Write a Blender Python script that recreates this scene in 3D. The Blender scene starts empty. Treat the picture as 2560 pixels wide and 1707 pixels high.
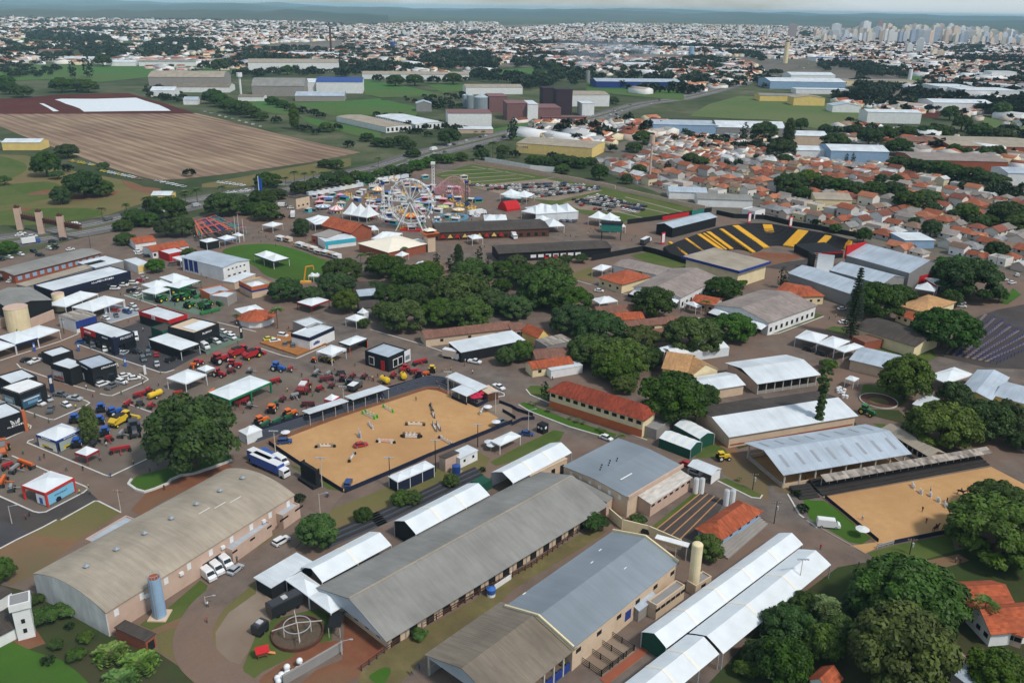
import bpy, bmesh, math, random
import numpy as np
from mathutils import Vector, Matrix
R=math.radians
rnd=random.Random(7)
SC=bpy.context.scene; COL=SC.collection
# ------------------------------------------------------------------ camera
IW,IH=2560.0,1707.0; FPX=2160.0; CAMZ=125.0; HY=18.0
PITCH=math.atan((IH/2-HY)/FPX); ROLL=R(1.0)
cp,sp=math.cos(PITCH),math.sin(PITCH); cr,sr=math.cos(ROLL),math.sin(ROLL)
FWD=Vector((0,cp,-sp)); UP0=Vector((0,sp,cp)); RT0=Vector((1,0,0))
RT=RT0*cr+UP0*sr; UP=UP0*cr-RT0*sr
cam=bpy.data.cameras.new('camera'); camo=bpy.data.objects.new('camera',cam); COL.objects.link(camo)
cam.sensor_fit='HORIZONTAL'; cam.sensor_width=36; cam.lens=36*FPX/IW; cam.clip_start=1; cam.clip_end=90000
camo.matrix_world=Matrix(((RT.x,UP.x,-FWD.x,0),(RT.y,UP.y,-FWD.y,0),(RT.z,UP.z,-FWD.z,CAMZ),(0,0,0,1)))
SC.camera=camo
# ------------------------------------------------------------------ sky and sun
SUN_EL,SUN_AZ=R(52),R(128)      # azimuth clockwise from +Y (view direction): behind the camera, to the right
w=bpy.data.worlds.new('World'); SC.world=w; w.use_nodes=True
nt=w.node_tree; nt.nodes.clear()
N=lambda t:nt.nodes.new(t)
out=N('ShaderNodeOutputWorld'); bg=N('ShaderNodeBackground'); sky=N('ShaderNodeTexSky')
sky.sky_type='NISHITA'; sky.sun_disc=False; sky.sun_elevation=SUN_EL; sky.sun_rotation=SUN_AZ
sky.air_density=1.2; sky.dust_density=.7; sky.ozone_density=1.0
tc=N('ShaderNodeTexCoord'); mp=N('ShaderNodeMapping'); mp.inputs['Scale'].default_value=(2.2,2.2,9)
nz=N('ShaderNodeTexNoise'); nz.inputs['Scale'].default_value=1.6; nz.inputs['Detail'].default_value=6; nz.inputs['Roughness'].default_value=.55
rp=N('ShaderNodeValToRGB'); rp.color_ramp.elements[0].position=.32; rp.color_ramp.elements[0].color=(0,0,0,1); rp.color_ramp.elements[1].position=.62; rp.color_ramp.elements[1].color=(0.55,0.55,0.55,1)
mx=N('ShaderNodeMix'); mx.data_type='RGBA'
cl=(13.2,15.6,17.6,1)
mx.inputs['B'].default_value=cl
nt.links.new(tc.outputs['Generated'],mp.inputs['Vector']); nt.links.new(mp.outputs[0],nz.inputs['Vector']); nt.links.new(nz.outputs['Fac'],rp.inputs['Fac'])
nt.links.new(rp.outputs['Color'],mx.inputs['Factor']); nt.links.new(sky.outputs[0],mx.inputs['A'])
nt.links.new(mx.outputs['Result'],bg.inputs['Color']); bg.inputs['Strength'].default_value=.085
nt.links.new(bg.outputs[0],out.inputs['Surface'])
sl=bpy.data.lights.new('sun','SUN'); sl.energy=3.4; sl.angle=R(8); sl.color=(1,.955,.89)
so=bpy.data.objects.new('sun',sl); COL.objects.link(so)
so.rotation_euler=(R(90)-SUN_EL,0,-SUN_AZ+math.pi)
sd=Vector((math.sin(SUN_AZ)*math.cos(SUN_EL),math.cos(SUN_AZ)*math.cos(SUN_EL),math.sin(SUN_EL)))
so.rotation_euler=sd.to_track_quat('Z','Y').to_euler()
vs=SC.view_settings; vs.view_transform='Standard'; vs.look='None'; vs.gamma=1; vs.use_curve_mapping=False; vs.exposure=-0.32
SC.cycles.max_bounces=5; SC.cycles.diffuse_bounces=2; SC.cycles.glossy_bounces=2; SC.cycles.transmission_bounces=2; SC.cycles.volume_bounces=2; SC.cycles.transparent_max_bounces=6
SC.cycles.use_adaptive_sampling=True; SC.cycles.adaptive_threshold=0.02; SC.cycles.use_denoising=True
# ------------------------------------------------------------------ picture -> place
TILES={'n':(0,0,1)}
for k,x,y,s in (('1',0,0,2.735),('2',850,0,2.735),('3',1700,0,2.735),('4',0,250,2.735),('5',850,250,2.735),('6',1700,250,2.735),
  ('A',0,560,3.675),('B',640,500,3.675),('C',1280,500,3.675),('D',1920,500,3.675),('E',0,900,3.675),('F',640,900,3.675),('G',1280,900,3.675),('H',1920,900,3.675),
  ('I',0,1287,3.675),('J',640,1287,3.675),('K',1280,1287,3.675),('L',1920,1287,3.675),('M',720,400,4.9),('N',1150,420,4.9),('O',1600,520,3.675),('Q',0,780,5.228),
  ('R',300,480,4.9),('S',360,160,4.055),('T',920,160,3.675),('U',1900,10,3.5636),('V',0,480,6.534)): TILES[k]=(x,y,s)
def px(T,x,y):
 o=TILES[T]; return o[0]+x/o[2],o[1]+y/o[2]
def ray(X,Y):
 return FWD+RT*((X-IW/2)/FPX)+UP*(-(Y-IH/2)/FPX)
def G(T,x,y,z=0.0):
 "point of the horizontal plane z seen at this pixel"
 X,Y=px(T,x,y); r=ray(X,Y); t=(CAMZ-z)/max(-r.z,1e-4); return Vector((r.x*t,r.y*t,z))
def pts(T,seq,z=0.0):
 "flat list or list of pairs; a leading one-letter string in a pair switches tile"
 return [G(p[0],p[1],p[2],z) if isinstance(p[0],str) else G(T,p[0],p[1],z) for p in seq]
def mppx(T,x,y):
 "metres per native pixel at the ground seen here"
 g=G(T,x,y); return (Vector((0,0,CAMZ))-g).length/FPX
# ------------------------------------------------------------------ materials
MATS={}
def srgb(r,g,b):
 f=lambda c:(c/255/12.92) if c/255<=.04045 else ((c/255+.055)/1.055)**2.4
 return (f(r),f(g),f(b))
def mk(name):
 m=bpy.data.materials.new(name); m.use_nodes=True; MATS[name]=m
 nt=m.node_tree; b=nt.nodes['Principled BSDF']; return m,nt,b
def lk(nt,a,b): nt.links.new(a,b)
def mul(c,k): return tuple(min(1,max(0,x*k)) for x in c[:3])+(1,)
def plain(name,col,var=.18,scale=.6,rough=.85,obj=False,spec=.25,col2=None,metal=0.0,det=5,gen=None,emit=0):
 "noisy surface in the object's own coordinates; obj multiplies by the object's colour"
 m,nt,b=mk(name); nn=nt.nodes.new
 b.inputs['Roughness'].default_value=rough; b.inputs['Specular IOR Level'].default_value=spec; b.inputs['Metallic'].default_value=metal
 t=nn('ShaderNodeTexCoord'); n1=nn('ShaderNodeTexNoise'); n1.inputs['Scale'].default_value=scale; n1.inputs['Detail'].default_value=det; n1.inputs['Roughness'].default_value=.62
 mp=nn('ShaderNodeMapping')
 if gen: mp.inputs['Scale'].default_value=gen
 lk(nt,t.outputs['Object'],mp.inputs['Vector']); lk(nt,mp.outputs[0],n1.inputs['Vector'])
 rp=nn('ShaderNodeValToRGB'); e=rp.color_ramp.elements; e[0].position=.3; e[1].position=.7
 e[0].color=mul(col,1-var); e[1].color=mul(col,1+var) if col2 is None else col2[:3]+(1,)
 lk(nt,n1.outputs['Fac'],rp.inputs['Fac']); o=rp.outputs['Color']
 if obj:
  oi=nn('ShaderNodeObjectInfo'); x=nn('ShaderNodeMix'); x.data_type='RGBA'; x.blend_type='MULTIPLY'; x.inputs['Factor'].default_value=1
  lk(nt,o,x.inputs['A']); lk(nt,oi.outputs['Color'],x.inputs['B']); o=x.outputs['Result']
 lk(nt,o,b.inputs['Base Color'])
 if emit: b.inputs['Emission Color'].default_value=col+(1,); b.inputs['Emission Strength'].default_value=emit
 return m
def sheet(name,col,v=.10,stain=None,amt=.35,rough=.6,panel=1.1,lap=4.0,axis=0,obj=False,rib=.0,metal=0.0,big=.12):
 "corrugated or tiled roofing: panel-wise tone, laps, streaks of dirt running down the slope"
 m,nt,b=mk(name); nn=nt.nodes.new
 b.inputs['Roughness'].default_value=rough; b.inputs['Specular IOR Level'].default_value=.3; b.inputs['Metallic'].default_value=metal
 t=nn('ShaderNodeTexCoord'); sep=nn('ShaderNodeSeparateXYZ'); lk(nt,t.outputs['Object'],sep.inputs[0])
 def mth(op,a,bv):
  q=nn('ShaderNodeMath'); q.operation=op
  if hasattr(a,'links'): lk(nt,a,q.inputs[0])
  else: q.inputs[0].default_value=a
  if bv is not None:
   if hasattr(bv,'links'): lk(nt,bv,q.inputs[1])
   else: q.inputs[1].default_value=bv
  return q.outputs[0]
 A,Bx=sep.outputs[axis],sep.outputs[1-axis]
 fl=mth('FLOOR',mth('DIVIDE',A,panel),None); fl2=mth('FLOOR',mth('DIVIDE',Bx,lap),None)
 cmb=nn('ShaderNodeCombineXYZ'); lk(nt,fl,cmb.inputs[0]); lk(nt,fl2,cmb.inputs[1])
 wn=nn('ShaderNodeTexWhiteNoise'); wn.noise_dimensions='2D'; lk(nt,cmb.outputs[0],wn.inputs['Vector'])
 mp=nn('ShaderNodeMapping'); sc=[.09,.09,.3]; sc[axis]=1.3; mp.inputs['Scale'].default_value=sc
 lk(nt,t.outputs['Object'],mp.inputs['Vector'])
 n1=nn('ShaderNodeTexNoise'); n1.inputs['Scale'].default_value=1; n1.inputs['Detail'].default_value=6; n1.inputs['Roughness'].default_value=.65; lk(nt,mp.outputs[0],n1.inputs['Vector'])
 n2=nn('ShaderNodeTexNoise'); n2.inputs['Scale'].default_value=big; n2.inputs['Detail'].default_value=5; lk(nt,t.outputs['Object'],n2.inputs['Vector'])
 base=nn('ShaderNodeMix'); base.data_type='RGBA'; base.inputs['A'].default_value=mul(col,1-v); base.inputs['B'].default_value=mul(col,1+v); lk(nt,wn.outputs['Value'],base.inputs['Factor'])
 rp=nn('ShaderNodeValToRGB'); e=rp.color_ramp.elements; e[0].position=.42; e[0].color=(0,0,0,1); e[1].position=.75; e[1].color=(amt,amt,amt,1)
 lk(nt,n1.outputs['Fac'],rp.inputs['Fac'])
 st=stain or tuple(c*.45 for c in col)
 x=nn('ShaderNodeMix'); x.data_type='RGBA'; lk(nt,rp.outputs['Color'],x.inputs['Factor']); lk(nt,base.outputs['Result'],x.inputs['A']); x.inputs['B'].default_value=st[:3]+(1,)
 y=nn('ShaderNodeMix'); y.data_type='RGBA'; y.blend_type='MULTIPLY'; y.inputs['Factor'].default_value=1
 rp2=nn('ShaderNodeValToRGB'); e=rp2.color_ramp.elements; e[0].position=.3; e[0].color=(.8,.8,.8,1); e[1].position=.7; e[1].color=(1.1,1.1,1.1,1); lk(nt,n2.outputs['Fac'],rp2.inputs['Fac'])
 lk(nt,x.outputs['Result'],y.inputs['A']); lk(nt,rp2.outputs['Color'],y.inputs['B']); o=y.outputs['Result']
 if obj:
  oi=nn('ShaderNodeObjectInfo'); z=nn('ShaderNodeMix'); z.data_type='RGBA'; z.blend_type='MULTIPLY'; z.inputs['Factor'].default_value=1
  lk(nt,o,z.inputs['A']); lk(nt,oi.outputs['Color'],z.inputs['B']); o=z.outputs['Result']
 lk(nt,o,b.inputs['Base Color'])
 if rib:
  wv=mth('SINE',mth('MULTIPLY',A,6.283/(panel*.5)),None); bp=nn('ShaderNodeBump'); bp.inputs['Strength'].default_value=rib; bp.inputs['Distance'].default_value=.08; lk(nt,wv,bp.inputs['Height']); lk(nt,bp.outputs[0],b.inputs['Normal'])
 return m
def ground_mat(name,c1,c2,c3=None,s1=.02,s2=.25,rough=.95,fine=3.0,bump=0):
 "two or three tones mixed at two scales in world coordinates"
 m,nt,b=mk(name); nn=nt.nodes.new; b.inputs['Roughness'].default_value=rough; b.inputs['Specular IOR Level'].default_value=.15
 t=nn('ShaderNodeTexCoord')
 def noise(s,d=6):
  n=nn('ShaderNodeTexNoise'); n.inputs['Scale'].default_value=s; n.inputs['Detail'].default_value=d; n.inputs['Roughness'].default_value=.62; lk(nt,t.outputs['Object'],n.inputs['Vector'])
  r=nn('ShaderNodeValToRGB'); r.color_ramp.elements[0].position=.36; r.color_ramp.elements[1].position=.64; lk(nt,n.outputs['Fac'],r.inputs['Fac']); return r.outputs['Color']
 def mix(a,b_,f,typ='MIX'):
  x=nn('ShaderNodeMix'); x.data_type='RGBA'; x.blend_type=typ
  for k,v in (('A',a),('B',b_)):
   if isinstance(v,tuple): x.inputs[k].default_value=v[:3]+(1,)
   else: lk(nt,v,x.inputs[k])
  if isinstance(f,float): x.inputs['Factor'].default_value=f
  else: lk(nt,f,x.inputs['Factor'])
  return x.outputs['Result']
 o=mix(c1,c2,noise(s2))
 if c3: o=mix(o,c3,noise(s1,8))
 r=nn('ShaderNodeValToRGB'); r.color_ramp.elements[0].color=(.78,.78,.78,1); r.color_ramp.elements[1].color=(1.18,1.18,1.18,1)
 n=nn('ShaderNodeTexNoise'); n.inputs['Scale'].default_value=fine; n.inputs['Detail'].default_value=3; lk(nt,t.outputs['Object'],n.inputs['Vector']); lk(nt,n.outputs['Fac'],r.inputs['Fac'])
 o=mix(o,r.outputs['Color'],1.0,'MULTIPLY')
 lk(nt,o,b.inputs['Base Color'])
 return m
C=srgb
# ground
ground_mat('land',C(62,78,42),C(112,108,84),C(50,64,36),.004,.02,fine=.09)
ground_mat('asphalt_brown',C(92,84,79),C(120,110,102),C(124,101,86),.02,.14)
ground_mat('asphalt_dark',C(66,62,62),C(84,78,76),C(78,70,66),.02,.12)
ground_mat('highway_asphalt',C(104,101,100),C(120,115,112),C(96,92,90),.006,.05,fine=.4)
ground_mat('paver',C(116,105,94),C(128,117,105),C(108,96,86),.03,.2)
ground_mat('paver_dark',C(74,72,74),C(86,84,86),C(66,64,66),.03,.2)
ground_mat('concrete',C(150,138,126),C(166,154,140),C(132,118,106),.03,.25)
ground_mat('grass',C(62,84,32),C(76,96,40),C(92,98,52),.02,.18)
ground_mat('grass_bright',C(58,98,28),C(70,112,34),C(64,88,32),.01,.12)
ground_mat('grass_dry',C(104,102,58),C(90,96,52),C(122,104,72),.02,.12)
ground_mat('grass_dark',C(44,64,28),C(56,74,34),C(70,66,44),.02,.2)
ground_mat('meadow',C(58,104,44),C(70,112,52),C(82,100,52),.004,.03,fine=.3)
ground_mat('meadow_dull',C(88,110,60),C(76,98,52),C(104,110,70),.004,.03,fine=.3)
ground_mat('earth',C(126,92,68),C(142,102,76),C(110,98,72),.03,.25)
ground_mat('earth_red',C(118,66,46),C(138,82,58),C(120,92,70),.03,.25)
ground_mat('soil_red',C(84,36,28),C(98,46,36),C(76,34,28),.01,.06,fine=.4)
ground_mat('sand',C(190,146,98),C(200,158,110),C(176,134,90),.03,.3)
ground_mat('gravel',C(140,124,108),C(154,138,122),C(126,108,92),.05,.4,fine=6)
ground_mat('town_ground',C(112,104,96),C(128,116,106),C(96,92,80),.004,.03,fine=.2)
ground_mat('town_green',C(70,86,50),C(96,98,74),C(112,106,90),.004,.03,fine=.2)
ground_mat('bank',C(108,104,62),C(126,112,76),C(96,84,58),.08,.4)
def field_mat():
 m,nt,b=mk('stubble'); nn=nt.nodes.new; b.inputs['Roughness'].default_value=.95; b.inputs['Specular IOR Level'].default_value=.1
 t=nn('ShaderNodeTexCoord'); mp=nn('ShaderNodeMapping'); lk(nt,t.outputs['Object'],mp.inputs['Vector'])
 wv=nn('ShaderNodeTexWave'); wv.wave_type='BANDS'; wv.bands_direction='Y'; wv.inputs['Scale'].default_value=.030; wv.inputs['Distortion'].default_value=2.2; wv.inputs['Detail'].default_value=3; wv.inputs['Detail Scale'].default_value=.6
 lk(nt,mp.outputs[0],wv.inputs['Vector'])
 n=nn('ShaderNodeTexNoise'); n.inputs['Scale'].default_value=.012; n.inputs['Detail'].default_value=8; lk(nt,t.outputs['Object'],n.inputs['Vector'])
 r=nn('ShaderNodeValToRGB'); r.color_ramp.elements[0].position=.35; r.color_ramp.elements[1].position=.7; r.color_ramp.elements[0].color=C(134,110,94)+(1,); r.color_ramp.elements[1].color=C(160,138,114)+(1,); lk(nt,n.outputs['Fac'],r.inputs['Fac'])
 mp2=nn('ShaderNodeMapping'); mp2.inputs['Scale'].default_value=(.01,.22,1); lk(nt,t.outputs['Object'],mp2.inputs['Vector'])
 n2=nn('ShaderNodeTexNoise'); n2.inputs['Scale'].default_value=1; n2.inputs['Detail'].default_value=5; lk(nt,mp2.outputs[0],n2.inputs['Vector'])
 r2=nn('ShaderNodeValToRGB'); r2.color_ramp.elements[0].position=.38; r2.color_ramp.elements[1].position=.62; r2.color_ramp.elements[0].color=(.74,.73,.72,1); r2.color_ramp.elements[1].color=(1.12,1.12,1.12,1); lk(nt,n2.outputs['Fac'],r2.inputs['Fac'])
 r3=nn('ShaderNodeValToRGB'); r3.color_ramp.elements[0].color=(.8,.78,.77,1); r3.color_ramp.elements[1].color=(1.1,1.1,1.1,1); lk(nt,wv.outputs['Fac'],r3.inputs['Fac'])
 o=r.outputs['Color']
 for s in (r2,r3):
  x=nn('ShaderNodeMix'); x.data_type='RGBA'; x.blend_type='MULTIPLY'; x.inputs['Factor'].default_value=1; lk(nt,o,x.inputs['A']); lk(nt,s.outputs['Color'],x.inputs['B']); o=x.outputs['Result']
 lk(nt,o,b.inputs['Base Color'])
field_mat()
# roofs
sheet('roof_fibre',C(140,138,133),.04,C(112,106,98),.4,.8,1.05,3.2,rib=.08)
sheet('roof_fibre_tan',C(166,154,137),.04,C(124,110,94),.45,.85,1.05,3.6,rib=.08)
sheet('roof_fibre_brown',C(128,117,103),.07,C(88,76,64),.5,.85,1.05,3.2,rib=.08)
sheet('roof_grey_blue',C(134,143,150),.03,C(112,118,122),.3,.55,1.0,40,rib=.1,big=.06)
sheet('roof_steel',C(178,188,198),.05,C(130,138,146),.3,.45,1.0,12,rib=.15)
sheet('roof_white',C(214,220,224),.025,C(178,172,162),.3,.5,1.0,20,rib=.1)
sheet('roof_pinkish',C(150,137,130),.12,C(108,96,90),.5,.85,1.1,1.4,rib=.3)
sheet('roof_dark',C(78,70,64),.12,C(46,42,40),.6,.9,1.0,2.4,rib=.3)
sheet('roof_tile',C(178,90,56),.2,C(96,54,40),.65,.85,.6,1.0,rib=.5)
sheet('roof_tile_red',C(150,66,44),.22,C(86,44,36),.6,.85,.6,1.0,rib=.5)
sheet('roof_tile_old',C(136,96,80),.14,C(86,66,58),.6,.85,.6,1.0,rib=.5)
sheet('roof_tile_tan',C(196,150,102),.14,C(140,104,74),.5,.85,.6,1.0,rib=.5)
sheet('roof_any',(1,1,1),.10,(.45,.42,.4),.4,.85,.8,2.0,obj=True,rib=.3)
sheet('roof_bands',C(150,140,130),.5,C(98,92,90),.2,.8,.9,30,rib=.3)
# walls and other surfaces
for n,c in (('wall_beige',C(206,182,156)),('wall_cream',C(226,208,168)),('wall_pink',C(196,168,150)),('wall_white',C(226,226,224)),('wall_grey',C(140,138,136)),('wall_concrete',C(150,144,138)),
   ('wall_brick',C(150,84,62)),('wall_orange',C(190,104,66)),('wall_black',C(30,31,35)),('wall_navy',C(28,34,58)),('wall_blue',C(40,62,132)),('wall_green',C(30,78,62)),('wall_yellow',C(226,196,122)),('wall_mauve',C(126,92,92)),('wall_red',C(186,36,40)),('wall_brown',C(92,60,48)),('wall_lightblue',C(142,170,196))):
 plain(n,c,.09,.35,.85)
plain('wall_stained',C(206,204,200),.25,.35,.9,col2=C(224,222,218),gen=(1,1,.35))
plain('wall_any',(1,1,1),.08,.35,.85,obj=True)
plain('paint',(1,1,1),.03,.3,.35,obj=True,spec=.5)
plain('matt',(1,1,1),.10,.8,.8,obj=True)
plain('fabric_white',C(214,219,221),.04,.25,.6,col2=C(226,231,233),spec=.2)
plain('fabric_cream',C(236,226,206),.04,.2,.6,spec=.2)
plain('fabric',(1,1,1),.05,.4,.65,obj=True,spec=.2)
plain('glass_dark',C(26,32,38),.15,.4,.15,spec=.6)
plain('rubber',C(24,24,25),.1,2,.9)
plain('dark',C(34,33,34),.15,.6,.9)
plain('navy_net',C(30,36,58),.12,.3,.9)
plain('steel',C(170,174,178),.1,1,.4,spec=.5)
plain('galvanised',C(140,150,156),.16,.7,.4,spec=.5,gen=(1,1,.2))
plain('concrete_pole',C(190,184,174),.1,.5,.9)
plain('wood',C(120,82,54),.2,1.2,.85)
plain('deck',C(160,106,58),.2,.5,.85)
plain('kerb_white',C(205,202,196),.12,.4,.85)
plain('step_dark',C(70,74,84),.1,.4,.85)
plain('step_charcoal',C(56,52,50),.12,.4,.9)
plain('seat_black',C(46,45,47),.16,1.4,.8)
plain('step_yellow',C(226,172,52),.10,.5,.8)
plain('trunk',C(92,78,64),.25,2,.95)
plain('carpet_grey',C(150,154,160),.06,.3,.9)
plain('bale',C(232,234,234),.04,1,.35,spec=.5)
plain('skin',C(150,104,80),.05,3,.7)
plain('city_wall',(1,1,1),.06,.05,.9,obj=True)
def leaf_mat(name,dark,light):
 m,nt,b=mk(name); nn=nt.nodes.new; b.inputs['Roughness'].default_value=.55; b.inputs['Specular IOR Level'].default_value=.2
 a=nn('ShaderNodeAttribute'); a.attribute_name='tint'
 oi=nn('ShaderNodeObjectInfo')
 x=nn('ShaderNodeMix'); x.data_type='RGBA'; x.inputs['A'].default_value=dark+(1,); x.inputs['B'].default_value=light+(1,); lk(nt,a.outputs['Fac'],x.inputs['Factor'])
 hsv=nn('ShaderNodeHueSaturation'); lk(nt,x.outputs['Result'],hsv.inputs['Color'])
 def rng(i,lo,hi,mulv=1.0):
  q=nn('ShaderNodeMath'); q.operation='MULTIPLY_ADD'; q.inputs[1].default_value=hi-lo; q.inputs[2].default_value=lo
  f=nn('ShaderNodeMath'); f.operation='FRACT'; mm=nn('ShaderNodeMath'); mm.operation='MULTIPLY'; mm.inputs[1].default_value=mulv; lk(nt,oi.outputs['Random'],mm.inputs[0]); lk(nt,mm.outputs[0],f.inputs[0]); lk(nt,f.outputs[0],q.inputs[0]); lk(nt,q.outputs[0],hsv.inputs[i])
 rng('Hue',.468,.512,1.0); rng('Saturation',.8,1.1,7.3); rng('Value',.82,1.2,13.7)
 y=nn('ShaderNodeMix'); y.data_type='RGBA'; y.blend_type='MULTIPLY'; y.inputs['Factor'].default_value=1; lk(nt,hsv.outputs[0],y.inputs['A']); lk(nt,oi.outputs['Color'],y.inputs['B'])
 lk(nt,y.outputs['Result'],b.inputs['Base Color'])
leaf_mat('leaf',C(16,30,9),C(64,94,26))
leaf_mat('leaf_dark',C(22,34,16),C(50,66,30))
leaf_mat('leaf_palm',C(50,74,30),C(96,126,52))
# vertex-coloured masses
def vcol_mat(name,rough=.85):
 m,nt,b=mk(name); a=nt.nodes.new('ShaderNodeAttribute'); a.attribute_name='Col'; lk(nt,a.outputs['Color'],b.inputs['Base Color']); b.inputs['Roughness'].default_value=rough; b.inputs['Specular IOR Level'].default_value=.2
vcol_mat('mass')
# ------------------------------------------------------------------ mesh kit
class MB:
 def __init__(s): s.v=[]; s.f=[]; s.m=[]
 def add(s,vs,fs,mi=0):
  o=len(s.v); s.v+= [tuple(v) for v in vs]; s.f+=[tuple(i+o for i in f) for f in fs]; s.m+=[mi]*len(fs); return s
 def box(s,x0,x1,y0,y1,z0,z1,mi=0):
  return s.add([(x0,y0,z0),(x1,y0,z0),(x1,y1,z0),(x0,y1,z0),(x0,y0,z1),(x1,y0,z1),(x1,y1,z1),(x0,y1,z1)],[(3,2,1,0),(4,5,6,7),(0,1,5,4),(1,2,6,5),(2,3,7,6),(3,0,4,7)],mi)
 def cb(s,c,d,rz=0,mi=0):
  o=len(s.v); s.box(-d[0]/2,d[0]/2,-d[1]/2,d[1]/2,-d[2]/2,d[2]/2,mi); ca,sa=math.cos(rz),math.sin(rz)
  for i in range(o,len(s.v)):
   x,y,z=s.v[i]; s.v[i]=(c[0]+x*ca-y*sa,c[1]+x*sa+y*ca,c[2]+z)
  return s
 def cyl(s,p,q,r0,r1=None,n=8,cap=True,mi=0):
  r1=r0 if r1 is None else r1; p=Vector(p); q=Vector(q); d=(q-p).normalized(); a=d.orthogonal().normalized(); b=d.cross(a); o=len(s.v)
  for k in range(n):
   t=2*math.pi*k/n; u=a*math.cos(t)+b*math.sin(t); s.v.append(tuple(p+u*r0)); s.v.append(tuple(q+u*r1))
  for k in range(n):
   i,j=o+2*k,o+2*((k+1)%n); s.f.append((i,j,j+1,i+1)); s.m.append(mi)
  if cap: s.f.append(tuple(o+2*k for k in reversed(range(n)))); s.f.append(tuple(o+2*k+1 for k in range(n))); s.m+=[mi,mi]
  return s
 def bar(s,p,q,w,h=None,mi=0):
  h=h or w; p=Vector(p); q=Vector(q); d=(q-p).normalized(); z=Vector((0,0,1)) if abs(d.z)<.95 else Vector((1,0,0)); a=d.cross(z).normalized()*w/2; b=a.cross(d).normalized()*h/2
  return s.add([p-a-b,p+a-b,p+a+b,p-a+b,q-a-b,q+a-b,q+a+b,q-a+b],[(3,2,1,0),(4,5,6,7),(0,1,5,4),(1,2,6,5),(2,3,7,6),(3,0,4,7)],mi)
 def poly(s,P,z0,z1,mi=0):
  n=len(P); return s.add([(p[0],p[1],z0) for p in P]+[(p[0],p[1],z1) for p in P],[tuple(reversed(range(n))),tuple(range(n,2*n))]+[(i,(i+1)%n,n+(i+1)%n,n+i) for i in range(n)],mi)
 def ball(s,c,r,nu=8,nv=5,sx=1,sy=1,sz=1,mi=0):
  P=[]; F=[]
  for j in range(nv+1):
   t=math.pi*j/nv
   for i in range(nu):
    u=2*math.pi*i/nu; P.append((c[0]+r*sx*math.sin(t)*math.cos(u),c[1]+r*sy*math.sin(t)*math.sin(u),c[2]+r*sz*math.cos(t)))
  for j in range(nv):
   for i in range(nu): F.append((j*nu+i,(j+1)*nu+i,(j+1)*nu+(i+1)%nu,j*nu+(i+1)%nu))
  return s.add(P,F,mi)
 def mesh(s,name,mats,smooth=False):
  me=bpy.data.meshes.new(name); me.from_pydata(s.v,[],s.f); 
  for m in (mats if isinstance(mats,(list,tuple)) else [mats]): me.materials.append(MATS[m] if isinstance(m,str) else m)
  if any(s.m): me.polygons.foreach_set('material_index',s.m)
  if smooth: me.polygons.foreach_set('use_smooth',[True]*len(me.polygons))
  me.update(); return me
 def obj(s,name,mats,parent=None,loc=(0,0,0),rz=0,col=None,smooth=False):
  return link(name,s.mesh(name,mats,smooth),parent,loc,rz,col)
def link(name,me,parent=None,loc=(0,0,0),rz=0,col=None,scale=None):
 o=bpy.data.objects.new(name,me); COL.objects.link(o); o.location=loc; o.rotation_euler=(0,0,rz); o.parent=parent
 if col: o.color=tuple(col[:3])+(1,)
 if scale: o.scale=scale
 return o
def tag(o,label,cat,group=None):
 o['label']=label; o['category']=cat
 if group: o['group']=group
 return o
def thing(name,label,cat,loc=(0,0,0),rz=0,group=None,scale=None):
 return tag(link(name,None,None,loc,rz,None,scale),label,cat,group)
def structure(o): o['kind']='structure'; return o
def stuff(o,label,cat,group=None): tag(o,label,cat,group); o['kind']='stuff'; return o
def lettering(txt,size,mat,parent,loc,rot,col=None,depth=.03,name='lettering',align='CENTER',bold=0.0):
 cu=bpy.data.curves.new(name,'FONT'); cu.body=txt; cu.size=size; cu.extrude=depth; cu.offset=bold; cu.align_x=align; cu.align_y='CENTER'; cu.resolution_u=2
 t=bpy.data.objects.new(name,cu); COL.objects.link(t); dg=bpy.context.evaluated_depsgraph_get(); me=bpy.data.meshes.new_from_object(t.evaluated_get(dg)); 
 bpy.data.objects.remove(t); bpy.data.curves.remove(cu); me.materials.clear(); me.materials.append(MATS[mat])
 o=link(name,me,parent,loc,0,col); o.rotation_euler=rot; return o
# ------------------------------------------------------------------ ground, fields, roads
def area(name,mat,T,seq,z,along=None,smooth=False):
 P=pts(T,seq); 
 if smooth: P=curve(P,4,True)
 c=sum(P,Vector())/len(P); a=0
 if along:
  q=pts(T,along); a=math.atan2(q[1].y-q[0].y,q[1].x-q[0].x)
 ca,sa=math.cos(-a),math.sin(-a); bm=bmesh.new()
 vs=[bm.verts.new(((p.x-c.x)*ca-(p.y-c.y)*sa,(p.x-c.x)*sa+(p.y-c.y)*ca,0)) for p in P]
 f=bm.faces.new(vs); bm.normal_update()
 if f.normal.z<0: bmesh.ops.reverse_faces(bm,faces=[f])
 bmesh.ops.triangulate(bm,faces=[f]); me=bpy.data.meshes.new(name); bm.to_mesh(me); bm.free(); me.materials.append(MATS[mat])
 return structure(link(name,me,None,(c.x,c.y,z),a))
def curve(P,k=6,closed=False):
 n=len(P); Q=[]
 for i in range(n if closed else n-1):
  g=lambda j:P[j%n] if closed else P[max(0,min(n-1,j))]
  a,b,c,d=g(i-1),g(i),g(i+1),g(i+2)
  for s in range(k):
   t=s/k; Q.append(.5*((2*b)+(c-a)*t+(2*a-5*b+4*c-d)*t*t+(3*b-a-3*c+d)*t**3))
 if not closed: Q.append(P[-1].copy())
 return Q
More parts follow.
